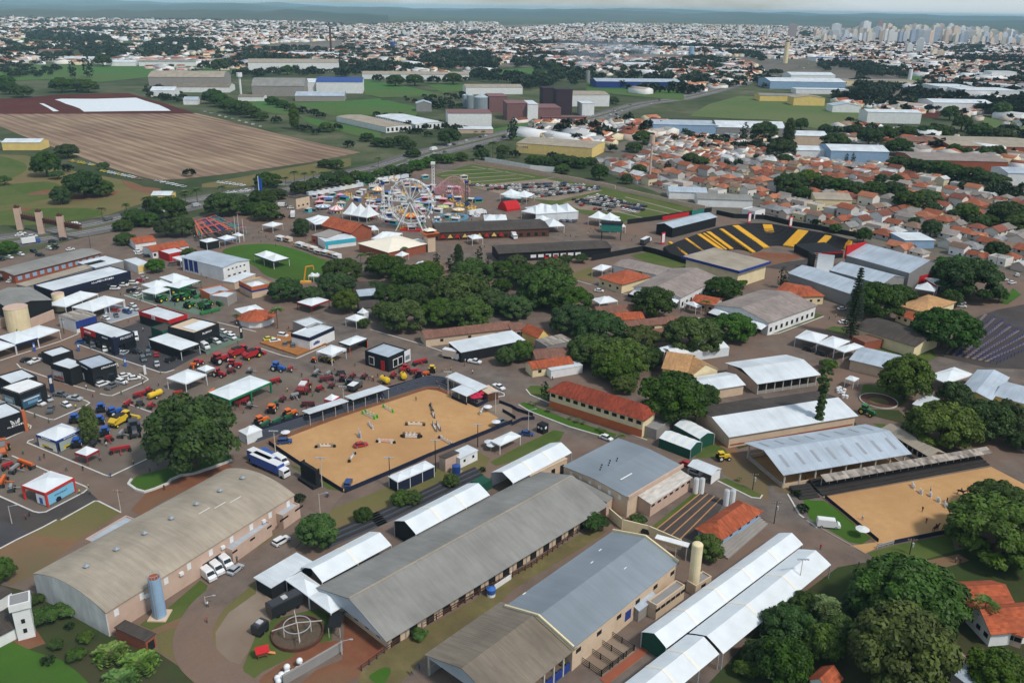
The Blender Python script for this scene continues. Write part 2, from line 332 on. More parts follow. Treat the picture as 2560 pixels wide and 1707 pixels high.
def strip(name,mat,P,wid,z0,z1,off=0.0,kind=True):
 "ribbon or low kerb along a world polyline"
 m=MB(); n=len(P); L=[]; Rr=[]
 for i in range(n):
  d=(P[min(i+1,n-1)]-P[max(i-1,0)]); d.z=0; d.normalize(); s=Vector((-d.y,d.x,0)); L.append(P[i]+s*(off+wid/2)); Rr.append(P[i]+s*(off-wid/2))
 c=P[n//2]
 for i in range(n-1):
  a,b,cc,d=Rr[i]-c,Rr[i+1]-c,L[i+1]-c,L[i]-c
  if z1-z0<.02: m.add([(q.x,q.y,z1) for q in (a,b,cc,d)],[(0,1,2,3)])
  else: m.add([(q.x,q.y,z0) for q in (a,b,cc,d)]+[(q.x,q.y,z1) for q in (a,b,cc,d)],[(4,5,6,7),(0,1,5,4),(2,3,7,6),(1,2,6,5),(3,0,4,7)])
 o=m.obj(name,mat,None,(c.x,c.y,0))
 return structure(o) if kind else o
def kerb(T,seq,w=.4,h=.13,z=.03,mat='kerb_white',sm=False):
 P=pts(T,seq); P=curve(P,4) if sm else P
 return strip('kerb',mat,P,w,z,z+h)
S=33000.0
MB().add([(-S,-3000,0),(S,-3000,0),(S,S,0),(-S,S,0)],[(0,1,2,3)]).obj('ground','land')['kind']='structure'
# far town floors and meadows
area('town_ground','town_ground','n',[(-600,44),(0,40),(300,36),(700,44),(860,66),(860,112),(600,118),(300,100),(100,78),(-600,84)],.3)
area('town_ground','town_ground','n',[(700,112),(900,80),(1300,62),(1700,60),(2000,64),(2560,84),(3200,105),(3200,350),(2560,300),(2200,262),(2000,190),(1700,185),(1400,172),(1100,162),(860,150),(560,150)],.36)
area('town_ground','town_ground','n',[(1700,318),(1900,330),(2100,350),(2560,420),(3000,470),(3000,760),(2560,700),(2300,650),(2120,600),(1800,545),(1640,480),(1480,420),(1500,370)],.02)
area('pale_field','grass_dry','n',[(1590,56),(1900,62),(1870,68),(1640,66)],.6)
for sq in ([(0,490),(120,440),(560,452),(1400,452),(1640,500),(1030,530),(700,565),(340,545),(-80,560)],): area('meadow','meadow','1',sq,.5)
area('meadow','meadow_dull','1',[(0,248),(120,250),(420,300),(200,310),(0,300)],.5)
for sq in ([(160,545),(450,600),(690,650),(280,672),(160,640)],[(590,580),(880,578),(960,610),(700,640)],[(-30,690),(330,690),(540,740),(520,800),(-30,780)],[(1000,490),(1350,460),(1450,520),(1200,540)],[(1700,560),(2352,620),(2352,690),(1900,650),(1680,620)]): area('meadow','meadow','2',sq,.45)
for sq in ([(1000,400),(1230,370),(1480,450),(1580,530),(1300,505),(1100,450)],[(1450,400),(2040,378),(2400,350),(2400,530),(1900,525),(1650,440)],[(1580,530),(2150,640),(2400,700),(2400,790),(2020,700),(1680,610)]): area('meadow','meadow','S',sq,.3)
for sq in ([(1150,600),(1400,556),(2150,500),(2200,530),(1500,690),(1290,700),(1150,640)],[(0,150),(340,205),(700,290),(300,312),(-20,290)],[(-20,340),(240,400),(440,430),(60,460)]): area('meadow','meadow','T',sq,.3)
area('meadow','meadow_dull','n',[(1722,292),(1770,262),(1850,240),(1905,244),(2090,262),(2200,292),(2215,300),(2170,322),(2040,322),(1920,300),(1840,298)],.3)
area('meadow','meadow','3',[(1530,508),(1990,530),(1760,560),(1550,556)],.5)
area('red_plot','soil_red','6',[(1470,20),(1820,60),(1760,130),(1640,115),(1560,70)],.35)
area('meadow','meadow_dull','6',[(2050,110),(2400,190),(2400,270),(2100,210)],.3)
area('meadow','grass','6',[(1850,770),(2100,770),(2352,850),(2352,900),(2050,880)],.06)
# big stubble field, red soil, plastic sheet
area('stubble_field','stubble','4',[(-120,95),(1340,92),(1500,130),(1900,235),(2352,338),('S',2200,900),(2100,432),(1570,507),(1250,542),(1060,552),(800,482),(380,332),(130,237),(-120,130)],.2,along=[(600,205),(1500,470)])
area('red_soil','soil_red','n',[(-80,286),(-80,249),(60,246),(130,238),(320,233),(360,245),(420,262),(470,278),(488,285)],.24)
tag(area('plastic_sheet','fabric_white','1',[(375,685),(420,679),(650,680),(930,672),(990,692),(1090,722),(1150,750),('4',1168,78),('4',900,80),('4',575,84),('4',545,62),('4',500,45),('4',450,30),('4',410,12)],.5),'white plastic sheet spread over red soil at the edge of the stubble field','plastic sheet')
o=bpy.data.objects['plastic_sheet']; del o['kind']
o2=area('plastic_sheet','fabric_white','1',[(268,710),(300,712),(405,764),(365,766),(330,742)],.5); del o2['kind']; tag(o2,'narrow pale strip of plastic sheet lying on red soil','plastic sheet')
# lower left slope
area('grass_slope','grass_dry','4',[(-200,370),(180,380),(420,470),(700,520),(900,560),(1000,600),(1080,640),(1000,700),(700,800),(300,850),(-200,860)],.05)
for sq in ([(-100,375),(170,435),(120,520),(-100,540)],[(-100,610),(330,560),(450,640),(200,700),(-100,720)],[(0,760),(560,740),(700,790),(300,850),(0,850)]): area('lawn','grass','4',sq,.1,smooth=True)
for sq in ([(470,650),(800,625),(700,670),(520,690)],[(830,545),(960,590),(1100,610),(1040,640),(900,610)],[(180,650),(330,615),(420,640)],[(60,740),(220,745),(130,765)]): area('bare_soil','earth_red','4',sq,.14,smooth=True)
area('verge','grass_dry','4',[(1380,575),(1700,520),(1950,470),(2400,395),(2400,450),(1950,570),(1600,600),(1380,600)],.1)
# the avenue
AV=curve([G('n',*p) for p in [(-300,640),(-100,617),(100,592),(250,566),(350,541),(470,512),(700,470),(830,446),(960,419),(1060,387),(1180,358),(1330,322),(1480,296),(1600,262),(1700,247),(1800,224),(1900,196),(1990,174),(2030,160)]],6)
strip('avenue','highway_asphalt',AV,34,0,.34)
for off in (-9,9,-5.2,5.2): 
 P=[p for p in AV]; strip('lane_marking','kerb_white',P,.3,0,.36,off)
strip('median','grass',AV,2.5,.34,.48)
strip('side_road','highway_asphalt',[G('n',*p) for p in [(1740,235),(1880,180),(1960,150),(1900,140),(1860,110)]],16,0,.38)
# showground floor
area('showground','asphalt_brown','n',[(-400,740),(0,655),(180,600),(330,572),(480,545),(640,500),(690,455),(1000,410),(1100,392),(1500,452),(1790,532),(2150,610),(2450,660),(2800,760),(2800,1420),(2300,1420),(1700,1800),(300,1800),(-500,1300)],.03)
# car park meadow with its rows
area('parking_meadow','grass','5',[(640,515),(900,440),(1280,500),(1510,545),(1900,620),(2420,745),(2380,790),(1930,835),(1620,770),(1350,690),(1100,640),(870,600)],.1)
area('parking_ground','gravel','5',[(870,590),(1400,540),(1800,620),(1480,690),(1200,670)],.13); area('parking_ground','gravel','5',[(1520,705),(1760,645),(2090,735),(2040,775),(1850,770),(1640,750)],.13)
for a,b in (((700,490),(1060,470)),((690,520),(1150,492)),((740,545),(1200,515)),((820,570),(1260,535)),((900,455),(1330,530)),((1950,665),(2352,770)),((1850,690),(2300,790)),((1700,720),(2100,815)),((1100,610),(1500,520))):
 strip('gravel_row','concrete',[G('5',*a),G('5',*b)],1.6,0,.16)
# lawns of the showground
area('lawn','grass_bright','n',[(555,630),(585,616),(640,610),(690,612),(740,624),(785,640),(825,655),(838,664),(820,690),(800,700),(770,702),(700,700),(660,686),(640,668),(600,650)],.06,smooth=True)
area('lawn','grass_bright','E',[(1180,1140),(1250,1070),(1500,1000),(1900,900),(2120,870),(2130,925),(1900,985),(1650,1060),(1540,1130),(1330,1215)],.07)
kerb('E',[(2130,925),(1960,990),(1780,1050),(1660,1065),(1570,1105),(1540,1140),(1420,1190),(1330,1217),(1250,1195),(1180,1145),(1210,1100)],.7,.5)
area('earth_bank','earth_red','E',[(1340,1225),(1560,1140),(1680,1075),(1800,1050),(2100,950),(2140,985),(1760,1180),(1480,1300),(1300,1430),(1200,1380)],.05)
area('worn_grass','grass_dry','E',[(400,1540),(620,1420),(880,1295),(920,1300),(1110,1395),(900,1540),(760,1620),('I',700,240),('I',280,170)],.06)
area('yard','earth','I',[(0,310),(410,115),(560,30),(1130,-20),(780,200),(320,560),(110,640),(0,560)],.05)
kerb('E',[(560,1470),(870,1295),(905,1297),(1110,1400)]); kerb('I',[(-40,330),(150,230),(400,110),(520,45)])
area('dark_road','asphalt_dark','E',[(-80,1225),(320,1400),(420,1400),(800,1190),(900,1280),(560,1470),(300,1640),(0,1800),(-200,1600)],.045)
area('grey_carpet','paver_dark','I',[(-80,40),(110,85),(290,165),(-80,330)],.08)
# stand lots with white kerbs
LOTS=[('E',[(250,755),(300,730),(760,600),(1000,560),(1360,600),(1420,760),(1390,890),(1010,1070),(960,1050)],'paver'),('E',[(-60,890),(110,880),(440,1020),(700,1120),(810,1170),(760,1210),(400,1400),(330,1400),(-60,1240)],'paver'),
 ('E',[(215,455),(470,250),(560,290),(700,350),(825,395),(780,425),(500,548),(450,545)],'paver'),('E',[(155,30),(230,10),(1100,-20),(1310,140),(1360,180),(1320,205),(1030,328),(980,325)],'paver'),
 ('E',[(1140,385),(1200,330),(1530,205),(1900,220),(2352,60),(2352,290),(1880,520),(1390,480)],'paver'),('A',[(700,1100),(1290,900),(1900,1180),(2000,1140),(1780,1230),(1560,1350),(1490,1362)],'paver_dark'),
 ('A',[(1140,655),(1330,620),(1640,560),(2040,690),(1840,840)],'paver_green'),('A',[(920,870),(1000,720),(1240,780),(1290,830),(1010,912)],'carpet_grey'),('A',[(1850,1180),(1800,1000),(2000,960),(2250,1050),(1910,1200)],'paver_green'),
 ('F',[(0,160),(270,40),(520,130),(180,310),(0,390)],'paver'),('F',[(180,460),(820,180),(1000,90),(1090,150),(440,440)],'paver'),('B',[(30,1310),(330,1180),(640,1330),(370,1455)],'paver'),('F',[(1640,130),(1760,100),(2200,270),(2100,330),(1800,320)],'paver')]
ground_mat('paver_green',C(104,128,108),C(116,138,118),C(96,110,98),.05,.3)
for T,sq,mt in LOTS:
 area('stand_lot',mt,T,sq,.075)
for T,sq in (('E',[(1390,890),(1010,1070),(960,1055),(250,760),(262,742),(310,728)]),('E',[(110,880),(440,1020),(780,1160),(810,1180),(770,1215),(420,1395),(360,1402),(310,1392),(-40,1235)]),('E',[(215,460),(450,545),(500,548),(780,425),(825,395),(790,375),(700,348)]),
   ('E',[(155,35),(190,75),(600,215),(870,290)]),('E',[(920,310),(980,325),(1030,328),(1320,205),(1362,180),(1340,160),(1280,130)]),('E',[(1140,385),(1160,400),(1390,480)]),('A',[(700,1100),(1010,1210),(1460,1360),(1520,1365),(1600,1340)]),('A',[(1140,655),(1500,770)]),('A',[(0,1255),(550,1080),(720,1010)]),
   ('E',[(0,750),(280,625),(285,605),(250,590)]),('A',[(1010,912),(1290,830)]),('A',[(2000,905),(2352,990)]),('B',[(0,1350),(240,1430),(370,1457),(640,1340)]),('B',[(1050,1190),(1500,1320),(1800,1420)]),('F',[(2150,350),(2280,330),(2280,310),(2200,270)])): kerb(T,sq,sm=False)
# first arena
area('arena_sand','sand','F',[(120,775),(250,715),(800,515),(1300,360),(1500,290),(1580,272),(1660,280),(1760,315),(1900,380),(2080,450),(2330,590),(2200,640),(1500,930),(860,1190),(805,1215),(640,1110),(420,960)],.10)
strip('red_track','earth_red',curve(pts('F',[(110,770),(300,690),(800,505),(1300,345),(1500,278),(1580,260),(1680,270),(1780,312)]),4),2.2,0,.13)
area('sand_apron','gravel','F',[(2080,450),(2250,400),(2352,430),(2352,580),(2330,590)],.09)
area('grass_strip','grass','F',[(320,960),(430,1000),(800,1220),(770,1250),(600,1150),(330,980)],.09)
area('worn_grass','grass_dry','F',[(560,1420),(900,1290),(1300,1130),(1640,1000),(2050,850),(2150,900),(2080,1060),(1740,1200),(1200,1440),(1000,1530),(650,1540),('J',700,200),('J',380,250),('J',0,500),('J',0,300),('J',330,60)],.05)
area('hedge_bank','grass','n',[(1225,1155),(1290,1120),(1385,1075),(1412,1080),(1400,1100),(1330,1140),(1240,1165)],.08)
area('lawn','grass_bright','G',[(75,400),(110,385),(500,540),(960,680),(930,730),(520,610),(160,470)],.07); kerb('G',[(60,410),(160,470),(520,610),(930,730)]); kerb('G',[(130,270),(170,320),(500,460),(900,610),(1240,735)]); area('lawn','grass','G',[(135,270),(170,235),(330,240),(600,420),(1230,640),(1240,730),(900,600),(500,450),(170,310)],.065)
area('lawn','grass','G',[(1680,830),(1850,760),(1960,820),(1990,880),(1830,900),(1690,900)],.07); area('lawn','grass','G',[(1900,1100),(1970,1085),(2300,1240),(2270,1270),(2200,1260)],.07); kerb('G',[(1890,1110),(2200,1262),(2280,1270),(2300,1240)])
area('dirt_yard','earth','G',[(1800,560),(2000,740),(2160,950),(2352,1000),(2352,1300),(1950,1050),(1850,880),(1680,740)],.055); area('dirt_yard','earth','H',[(-100,700),(0,1000),(200,1150),(270,1250),(180,1230),(-50,1100)],.06)
area('lawn','grass_dark','G',[(2030,760),(2352,690),(2352,740),(2080,815)],.06); area('lawn','grass_dark','H',[(0,700),(450,610),(800,570),(820,600),(450,650),(0,730)],.062)
area('lawn','grass_bright','H',[(300,1220),(390,1290),(510,1290),(880,1544),('L',960,210),('L',860,270),('L',750,250),('L',380,30)],.062); kerb('H',[(180,1230),(290,1420),(450,1540)],.4); kerb('L',[(330,30),(620,200),(780,290),(900,360)],.4,mat='concrete')
area('lawn','grass','H',[(870,240),(960,230),(1300,290),(1210,420),(1000,440),(870,400)],.07,smooth=True); area('lawn','grass_dark','H',[(920,450),(1200,460),(1300,560),(1260,590),(950,510)],.07); area('lawn','grass','H',[(960,580),(1080,590),(1060,640)],.072)
area('lawn','grass','D',[(100,1200),(430,1040),(510,1060),(100,1220)],.07); area('lawn','grass','D',[(930,1340),(1470,1340),(1560,1440),(1360,1540),(1100,1440)],.07); area('lawn','grass_bright','D',[(2130,950),(2250,810),(2330,870),(2200,960)],.07); area('lawn','grass','D',[(520,1190),(600,1160),(720,1170),(720,1250)],.07); kerb('D',[(0,1240),(100,1225),(510,1070)])
area('lawn','grass','C',[(1080,510),(1250,480),(1600,590),(1700,640),(1450,640),(1150,540)],.07); area('lawn','grass_dry','C',[(540,680),(740,610),(760,760),(600,730)],.07); kerb('C',[(590,740),(900,830),(1150,890)])
area('auction_floor','asphalt_dark','D',[(1870,1090),(2100,1010),(2450,940),(2450,1560),(2000,1540),(1600,1440)],.06)
# second arena
area('arena_sand','sand','n',[(2056,1243),(2478,1167),(2660,1262),(2640,1283),(2377,1328),(2195,1360)],.10); area('sand_apron','sand','L',[(750,285),(1000,250),(1010,300),(900,350)],.08)
area('lawn','grass','L',[(910,350),(1150,280),(1680,180),(1720,330),(1400,420),(1000,420)],.07)
area('wooded_ground','grass_dark','L',[(640,480),(850,440),(1000,430),(1400,420),(1700,330),(2400,200),(2600,1700),(-900,1700),(-560,1560),(-130,1100),(150,880),(280,750)],.055)
area('path','earth_red','L',[(560,1280),(700,1130),(830,980),(900,900),(960,900),(860,1040),(720,1230),(600,1360)],.08); area('path','gravel','L',[(1680,1290),(1780,1260),(1920,1400),(1850,1440)],.08); area('path','earth','L',[(1350,440),(1750,360),(1850,420),(1500,520)],.075)
# striped car park
area('car_park','asphalt_dark','n',[(1756,1229),(1815,1251),(1735,1372),(1622,1338)],.09)
plain('line_orange',C(176,128,84),.1,.5,.9)
for a,b in (((1770,1234),(1640,1344)),((1786,1240),(1664,1351)),((1802,1246),(1690,1358)),((1756,1229),(1622,1338))): strip('painted_line','line_orange',[G('n',*a),G('n',*b)],.35,0,.11)
area('bank','grass','n',[(1740,1228),(1752,1232),(1628,1335),(1600,1340)],.08)
# bottom middle and left
area('green_slab','slab_green','J',[(800,880),(860,850),(1240,1130),(2050,580),(2130,610),(2080,680),(1210,1208)],.12) if 'slab_green' in MATS else None
plain('slab_green',C(74,84,86),.1,.3,.9); area('veranda_floor','slab_green','J',[(800,890),(860,850),(1240,1120),(2060,570),(2130,620),(2080,690),(1210,1208)],.12)
area('veranda_floor','paver','K',[(-60,470),(600,60),(700,130),(0,560),(-60,600)],.11)
area('grass_bank','bank','J',[(970,1440),(1230,1220),(1400,1130),(2110,720),('K',600,190),('K',880,140),('K',760,230),('K',0,690),(2255,800),(1575,1270),(1330,1544),(1300,1640),(900,1640)],.09)
area('lawn','grass_bright','J',[(1040,1480),(1180,1400),(1240,1430),(1180,1544),(1100,1544)],.12,smooth=True)
area('dirt_yard','earth_red','J',[(820,920),(1200,1215),(970,1420),(960,1500),(500,1640),(300,1640),(560,1420),(790,1330)],.085)
area('dirt_yard','earth_red','J',[(790,1150),(500,1180),(60,1480),(0,1560),(200,1560),(560,1380)],.075)
area('gravel_yard','gravel','n',[(640,1470),(690,1500),(700,1530),(660,1560),(640,1600),(600,1660),(565,1650),(540,1620),(538,1570),(560,1530),(600,1495)],.07)
area('play_lawn','grass','J',[(0,1100),(150,960),(560,860),(700,930),(700,1150),(480,1200),(300,1320),(60,1440),(-60,1540),(-120,1400)],.08)
ROAD=curve([G('n',*p) for p in [(830,1225),(790,1275),(740,1330),(695,1368),(640,1410),(575,1468),(520,1515),(488,1570),(483,1610),(500,1650),(545,1690),(600,1730),(700,1800)]],5)
strip('curved_road','asphalt_brown',ROAD,8.0,0,.13)
area('lawn','grass','I',[(1285,1010),(1400,920),(1540,860),(1840,600),(1910,650),(1890,700),(1700,930),(1400,1060)],.08); area('lawn','grass_dry','I',[(1440,1100),(1690,1010),(1670,1150),(1740,1330),(1850,1440),(1780,1440),(1450,1250)],.08)
area('verge','grass_dry','I',[(2352,530),(2100,760),(1930,930),(1890,1080),(1990,1280),(1980,1080),(2100,900),(2352,720)],.08)
area('brick_path','earth','I',[(1380,1060),(1700,930),(1690,1000),(1440,1100)],.1)
area('garden_soil','grass_dark','I',[(0,640),(320,720),(700,900),(1000,1100),(1450,1260),(1900,1560),(1900,1640),(-80,1640)],.06); area('garden_soil','earth_red','I',[(100,1150),(330,1050),(420,1180),(250,1240)],.08)
area('lawn','grass_bright','I',[(-80,1190),(120,1170),(300,1250),(560,1330),(720,1450),(830,1560),(830,1640),(-80,1640)],.09)
# ------------------------------------------------------------------ building kit
class Rect: pass
def rect3(T,p,h):
 "p0-p1 one edge of the eaves, p2 the next corner: a true rectangle at height h"
 a,b,c=pts(T,p,h)[:3]; u=(b-a); L=u.length; u.normalize(); v=Vector((-u.y,u.x,0)); W=(c-b).dot(v); r=Rect()
 r.flip=W<0
 if W<0: u=-u; v=-v; W=-W
 r.L,r.W=L,W; r.c=(a+b)/2+v*W/2; r.c.z=0; r.rz=math.atan2(u.y,u.x); return r
PART={}
def shared(key,fn):
 if key not in PART: PART[key]=fn()
 return PART[key]
def slab_gable(L,W,h,rise,o,t=.14):
 m=MB(); s=rise/(W/2); X=L/2+o; Y=W/2+o; ze=h-s*o
 m.add([(-X,-Y,ze),(X,-Y,ze),(X,0,h+rise),(-X,0,h+rise),(X,Y,ze),(-X,Y,ze)]+[(-X,-Y,ze-t),(X,-Y,ze-t),(X,0,h+rise-t),(-X,0,h+rise-t),(X,Y,ze-t),(-X,Y,ze-t)],
   [(0,1,2,3),(3,2,4,5),(7,6,9,8),(8,9,11,10),(0,6,7,1),(5,4,10,11),(0,3,9,6),(3,5,11,9),(1,7,8,2),(2,8,10,4)]); return m
def rot90(m):
 m.v=[(-y,x,z) for x,y,z in m.v]; return m
def roof_mesh(kind,L,W,h,rise,o):
 if kind=='gx': return slab_gable(L,W,h,rise,o)
 if kind=='gy': return rot90(slab_gable(W,L,h,rise,o))
 m=MB()
 if kind in('hx','hy'):
  A,Bw=(L,W) if kind=='hx' else (W,L); X=A/2+o; Y=Bw/2+o; k=max(A/2-Bw/2,.01); s=rise/(Bw/2); ze=h-s*o
  m.add([(-X,-Y,ze),(X,-Y,ze),(X,Y,ze),(-X,Y,ze),(-k,0,h+rise),(k,0,h+rise)]+[(-X,-Y,ze-.15),(X,-Y,ze-.15),(X,Y,ze-.15),(-X,Y,ze-.15)],[(0,1,5,4),(1,2,5),(2,3,4,5),(3,0,4),(9,8,7,6),(0,6,7,1),(1,7,8,2),(2,8,9,3),(3,9,6,0)])
  return m if kind=='hx' else rot90(m)
 if kind=='flat':
  m.box(-L/2+.22,L/2-.22,-W/2+.22,W/2-.22,h-.6,h-.38); return m
 if kind=='slab':
  m.box(-L/2-o,L/2+o,-W/2-o,W/2+o,h,h+.18); return m
 if kind in('s+','s-','sx+','sx-'):      # one slope, high on the +y / -y / +x / -x side
  A,Bw=(L,W) if kind[1]!='x' else (W,L); X=A/2+o; Y=Bw/2+o; sg=1 if kind[-1]=='+' else -1; z0,z1=(h,h+rise) if sg>0 else (h+rise,h)
  m.add([(-X,-Y,z0),(X,-Y,z0),(X,Y,z1),(-X,Y,z1)]+[(-X,-Y,z0+.14),(X,-Y,z0+.14),(X,Y,z1+.14),(-X,Y,z1+.14)],[(3,2,1,0),(4,5,6,7),(0,1,5,4),(1,2,6,5),(2,3,7,6),(3,0,4,7)])
  if kind[1]=='x': m.v=[(y,-x,z) for x,y,z in m.v]
  return m
 if kind in('ax','ay'):
  A,Bw=(L,W) if kind=='ax' else (W,L); n=14; X=A/2+o; Y=Bw/2+o; V=[]
  for i in range(n+1):
   t=-1+2*i/n; z=h+rise*(1-t*t)-.05; V+= [(-X,Y*t,z),(X,Y*t,z),(-X,Y*t,z-.15),(X,Y*t,z-.15)]
  F=[]
  for i in range(n):
   a=4*i; F+= [(a,a+1,a+5,a+4),(a+3,a+2,a+6,a+7),(a,a+4,a+6,a+2),(a+1,a+3,a+7,a+5)]
  m.add(V,F); return m if kind=='ax' else rot90(m)
 raise ValueError(kind)
def wall_mesh(kind,L,W,h,rise,z0=0):
 m=MB()
 if kind in('gx','gy'):
  A,Bw=(L,W) if kind=='gx' else (W,L); X,Y=A/2,Bw/2
  m.add([(-X,-Y,z0),(X,-Y,z0),(X,Y,z0),(-X,Y,z0),(-X,-Y,h-.1),(X,-Y,h-.1),(X,Y,h-.1),(-X,Y,h-.1),(-X,0,h+rise-.18),(X,0,h+rise-.18)],[(0,1,5,4),(2,3,7,6),(1,2,6,9,5),(3,0,4,8,7),(5,9,8,4),(9,6,7,8)])
  return m if kind=='gx' else rot90(m)
 if kind in('ax','ay'):
  A,Bw=(L,W) if kind=='ax' else (W,L); n=14; X,Y=A/2,Bw/2; V=[(-X,-Y,z0),(X,-Y,z0),(X,Y,z0),(-X,Y,z0)]
  for i in range(n+1):
   t=-1+2*i/n; V+= [(-X,Y*t,h+rise*(1-t*t)-.25),(X,Y*t,h+rise*(1-t*t)-.25)]
  e=4+2*n; F=[(0,1,5,4),(2,3,e,e+1),tuple([3,0]+[4+2*i for i in range(n+1)]),tuple([1,2]+[5+2*i for i in reversed(range(n+1))])]
  m.add(V,F); return m if kind=='ax' else rot90(m)
 if kind=='flat':
  t=.25; X,Y=L/2,W/2
  m.box(-X,X,-Y,-Y+t,z0,h); m.box(-X,X,Y-t,Y,z0,h); m.box(-X,-X+t,-Y+t,Y-t,z0,h); m.box(X-t,X,-Y+t,Y-t,z0,h); return m
 if kind in('s+','s-','sx+','sx-'):
  X,Y=L/2,W/2; q=lambda x,y:h+rise*(.5+.5*{'s+':y/Y,'s-':-y/Y,'sx+':x/X,'sx-':-x/X}[kind])-.05; c=[(-X,-Y),(X,-Y),(X,Y),(-X,Y)]
  m.add([(x,y,z0) for x,y in c]+[(x,y,q(x,y)) for x,y in c],[(4,5,6,7),(0,1,5,4),(1,2,6,5),(2,3,7,6),(3,0,4,7)]); return m
 m.box(-L/2,L/2,-W/2,W/2,z0,h-.05); return m
def side_xf(r,side):
 "middle of a side in local coordinates, its length and outward angle (a: p0-p1, b: at p1, c: far, d: at p0)"
 bx=1 if not r.flip else -1
 return {'a':((0,-r.W/2),r.L,-math.pi/2),'c':((0,r.W/2),r.L,math.pi/2),'b':((bx*r.L/2,0),r.W,0 if bx>0 else math.pi),'d':((-bx*r.L/2,0),r.W,math.pi if bx>0 else 0)}[side]
def openings(r,spec,name='window'):
 "spec: (side,count,width,height,z,material[,margin[,colour]]): flat boxes standing 5 cm proud of the wall, one object each"
 side,n,w,hh,z,mt=spec[:6]; mg=spec[6] if len(spec)>6 else .06; col=spec[7] if len(spec)>7 else None
 (cx,cy),ln,an=side_xf(r,side); me=shared((name,round(w,2),round(hh,2),mt),lambda:MB().box(-.06,.06,-w/2,w/2,-hh/2,hh/2).mesh(name,mt)); ux,uy=-math.sin(an),math.cos(an)
 for i in range(n):
  t=0 if n==1 else (-.5+mg+(1-2*mg)*i/(n-1))
  link(name,me,r.root,(cx+ux*ln*t,cy+uy*ln*t,z),an,col)
def posts(r,spec,mat='concrete_pole',name='post'):
 side,n,w,hh=spec[:4]; (cx,cy),ln,an=side_xf(r,side); me=shared((name,w,round(hh,1),mat),lambda:MB().box(-w/2,w/2,-w/2,w/2,0,hh).mesh(name,mat)); ux,uy=-math.sin(an),math.cos(an)
 for i in range(n):
  t=-.49+.98*i/max(1,n-1); link(name,me,r.root,(cx*.99+ux*ln*t,cy*.99+uy*ln*t,0),an)
def Bd(name,label,cat,T,p,h,roof='gx',rise=2.0,rm='roof_fibre',wm='wall_beige',over=.5,win=(),door=(),post=(),group=None,rcol=None,wcol=None,walls=True,z0=0,sides=None,frames=None):
 "a building: p are three eave corners in the picture; sides: wall panels on chosen sides only"
 r=rect3(T,p,h); r.h=h; r.rise=rise; r.root=thing(name,label,cat,r.c,r.rz,group)
 roof_mesh(roof,r.L,r.W,h,rise,over).obj('roof',rm,r.root,col=rcol)
 if sides is not None:
  for s,ht,mt in sides:
   (cx,cy),ln,an=side_xf(r,s); MB().box(-.1,.1,-ln/2,ln/2,z0,min(ht,h-.1)).obj('wall',mt,r.root,(cx*.985,cy*.985,0),an,wcol)
 elif walls: wall_mesh(roof,r.L,r.W,h,rise,z0).obj('wall',wm,r.root,col=wcol)
 for s in win: openings(r,s)
 for s in door: openings(r,s,'door')
 for s in post: posts(r,s)
 return r
def panel(r,side,mat,z0,z1,w=None,off=0.0,name='sign_panel',col=None,out=.1):
 "flat panel on a side; returns it so that lettering can stand on it"
 (cx,cy),ln,an=side_xf(r,side); w=w or ln; ux,uy=-math.sin(an),math.cos(an)
 return MB().box(-.05,.05,-w/2,w/2,z0,z1).obj(name,mat,r.root,(cx+ux*off+math.cos(an)*out,cy+uy*off+math.sin(an)*out,0),an,col)
def words(pn,txt,size,z,mat='matt',col=(.9,.9,.9),y=0,out=.06):
 "lettering standing on the outer face of a panel; '~n' stands for n letters too small to read: a row of uneven letter-sized strokes"
 if txt[0]=='~':
  n=int(txt[1:]); q=random.Random(n*7+int(size*100)); m=MB()
  for k in range(n):
   x=(k-(n-1)/2)*size*.72; hh=size*q.uniform(.5,.72); m.box(0,.04,x-size*.26,x-size*.14,-size*.3,-size*.3+hh); m.box(0,.04,x-size*.14,x+size*.24,-size*.3+hh*q.choice((0,.4,.8)),-size*.3+hh*q.choice((0,.4,.8))+size*.13) ; m.box(0,.04,x+size*.14,x+size*.24,-size*.3,-size*.3+hh*q.choice((1,.5)))
  return m.obj('lettering',mat,pn,(.05,y,z),0,col)
 return lettering(txt,size,mat,pn,(.05+out,y,z),(math.pi/2,0,math.pi/2),col)
def canopy_mesh(L,W,h,rise,n=4):
 "pyramid of stretched fabric, edges slightly drawn in, sagging towards the peak"
 m=MB(); V=[]; F=[]; N=8
 for j in range(n):
  k=1-j/n; z=h+rise*(1-k)**1.25
  for i in range(N):
   a=[(-1,-1),(0,-1),(1,-1),(1,0),(1,1),(0,1),(-1,1),(-1,0)][i]; V.append((a[0]*L/2*k,a[1]*W/2*k,z))
 V.append((0,0,h+rise)); ap=len(V)-1
 for j in range(n-1):
  for i in range(N): F.append((j*N+i,j*N+(i+1)%N,(j+1)*N+(i+1)%N,(j+1)*N+i))
 for i in range(N): F.append(((n-1)*N+i,(n-1)*N+(i+1)%N,ap))
 return m.add(V,F)
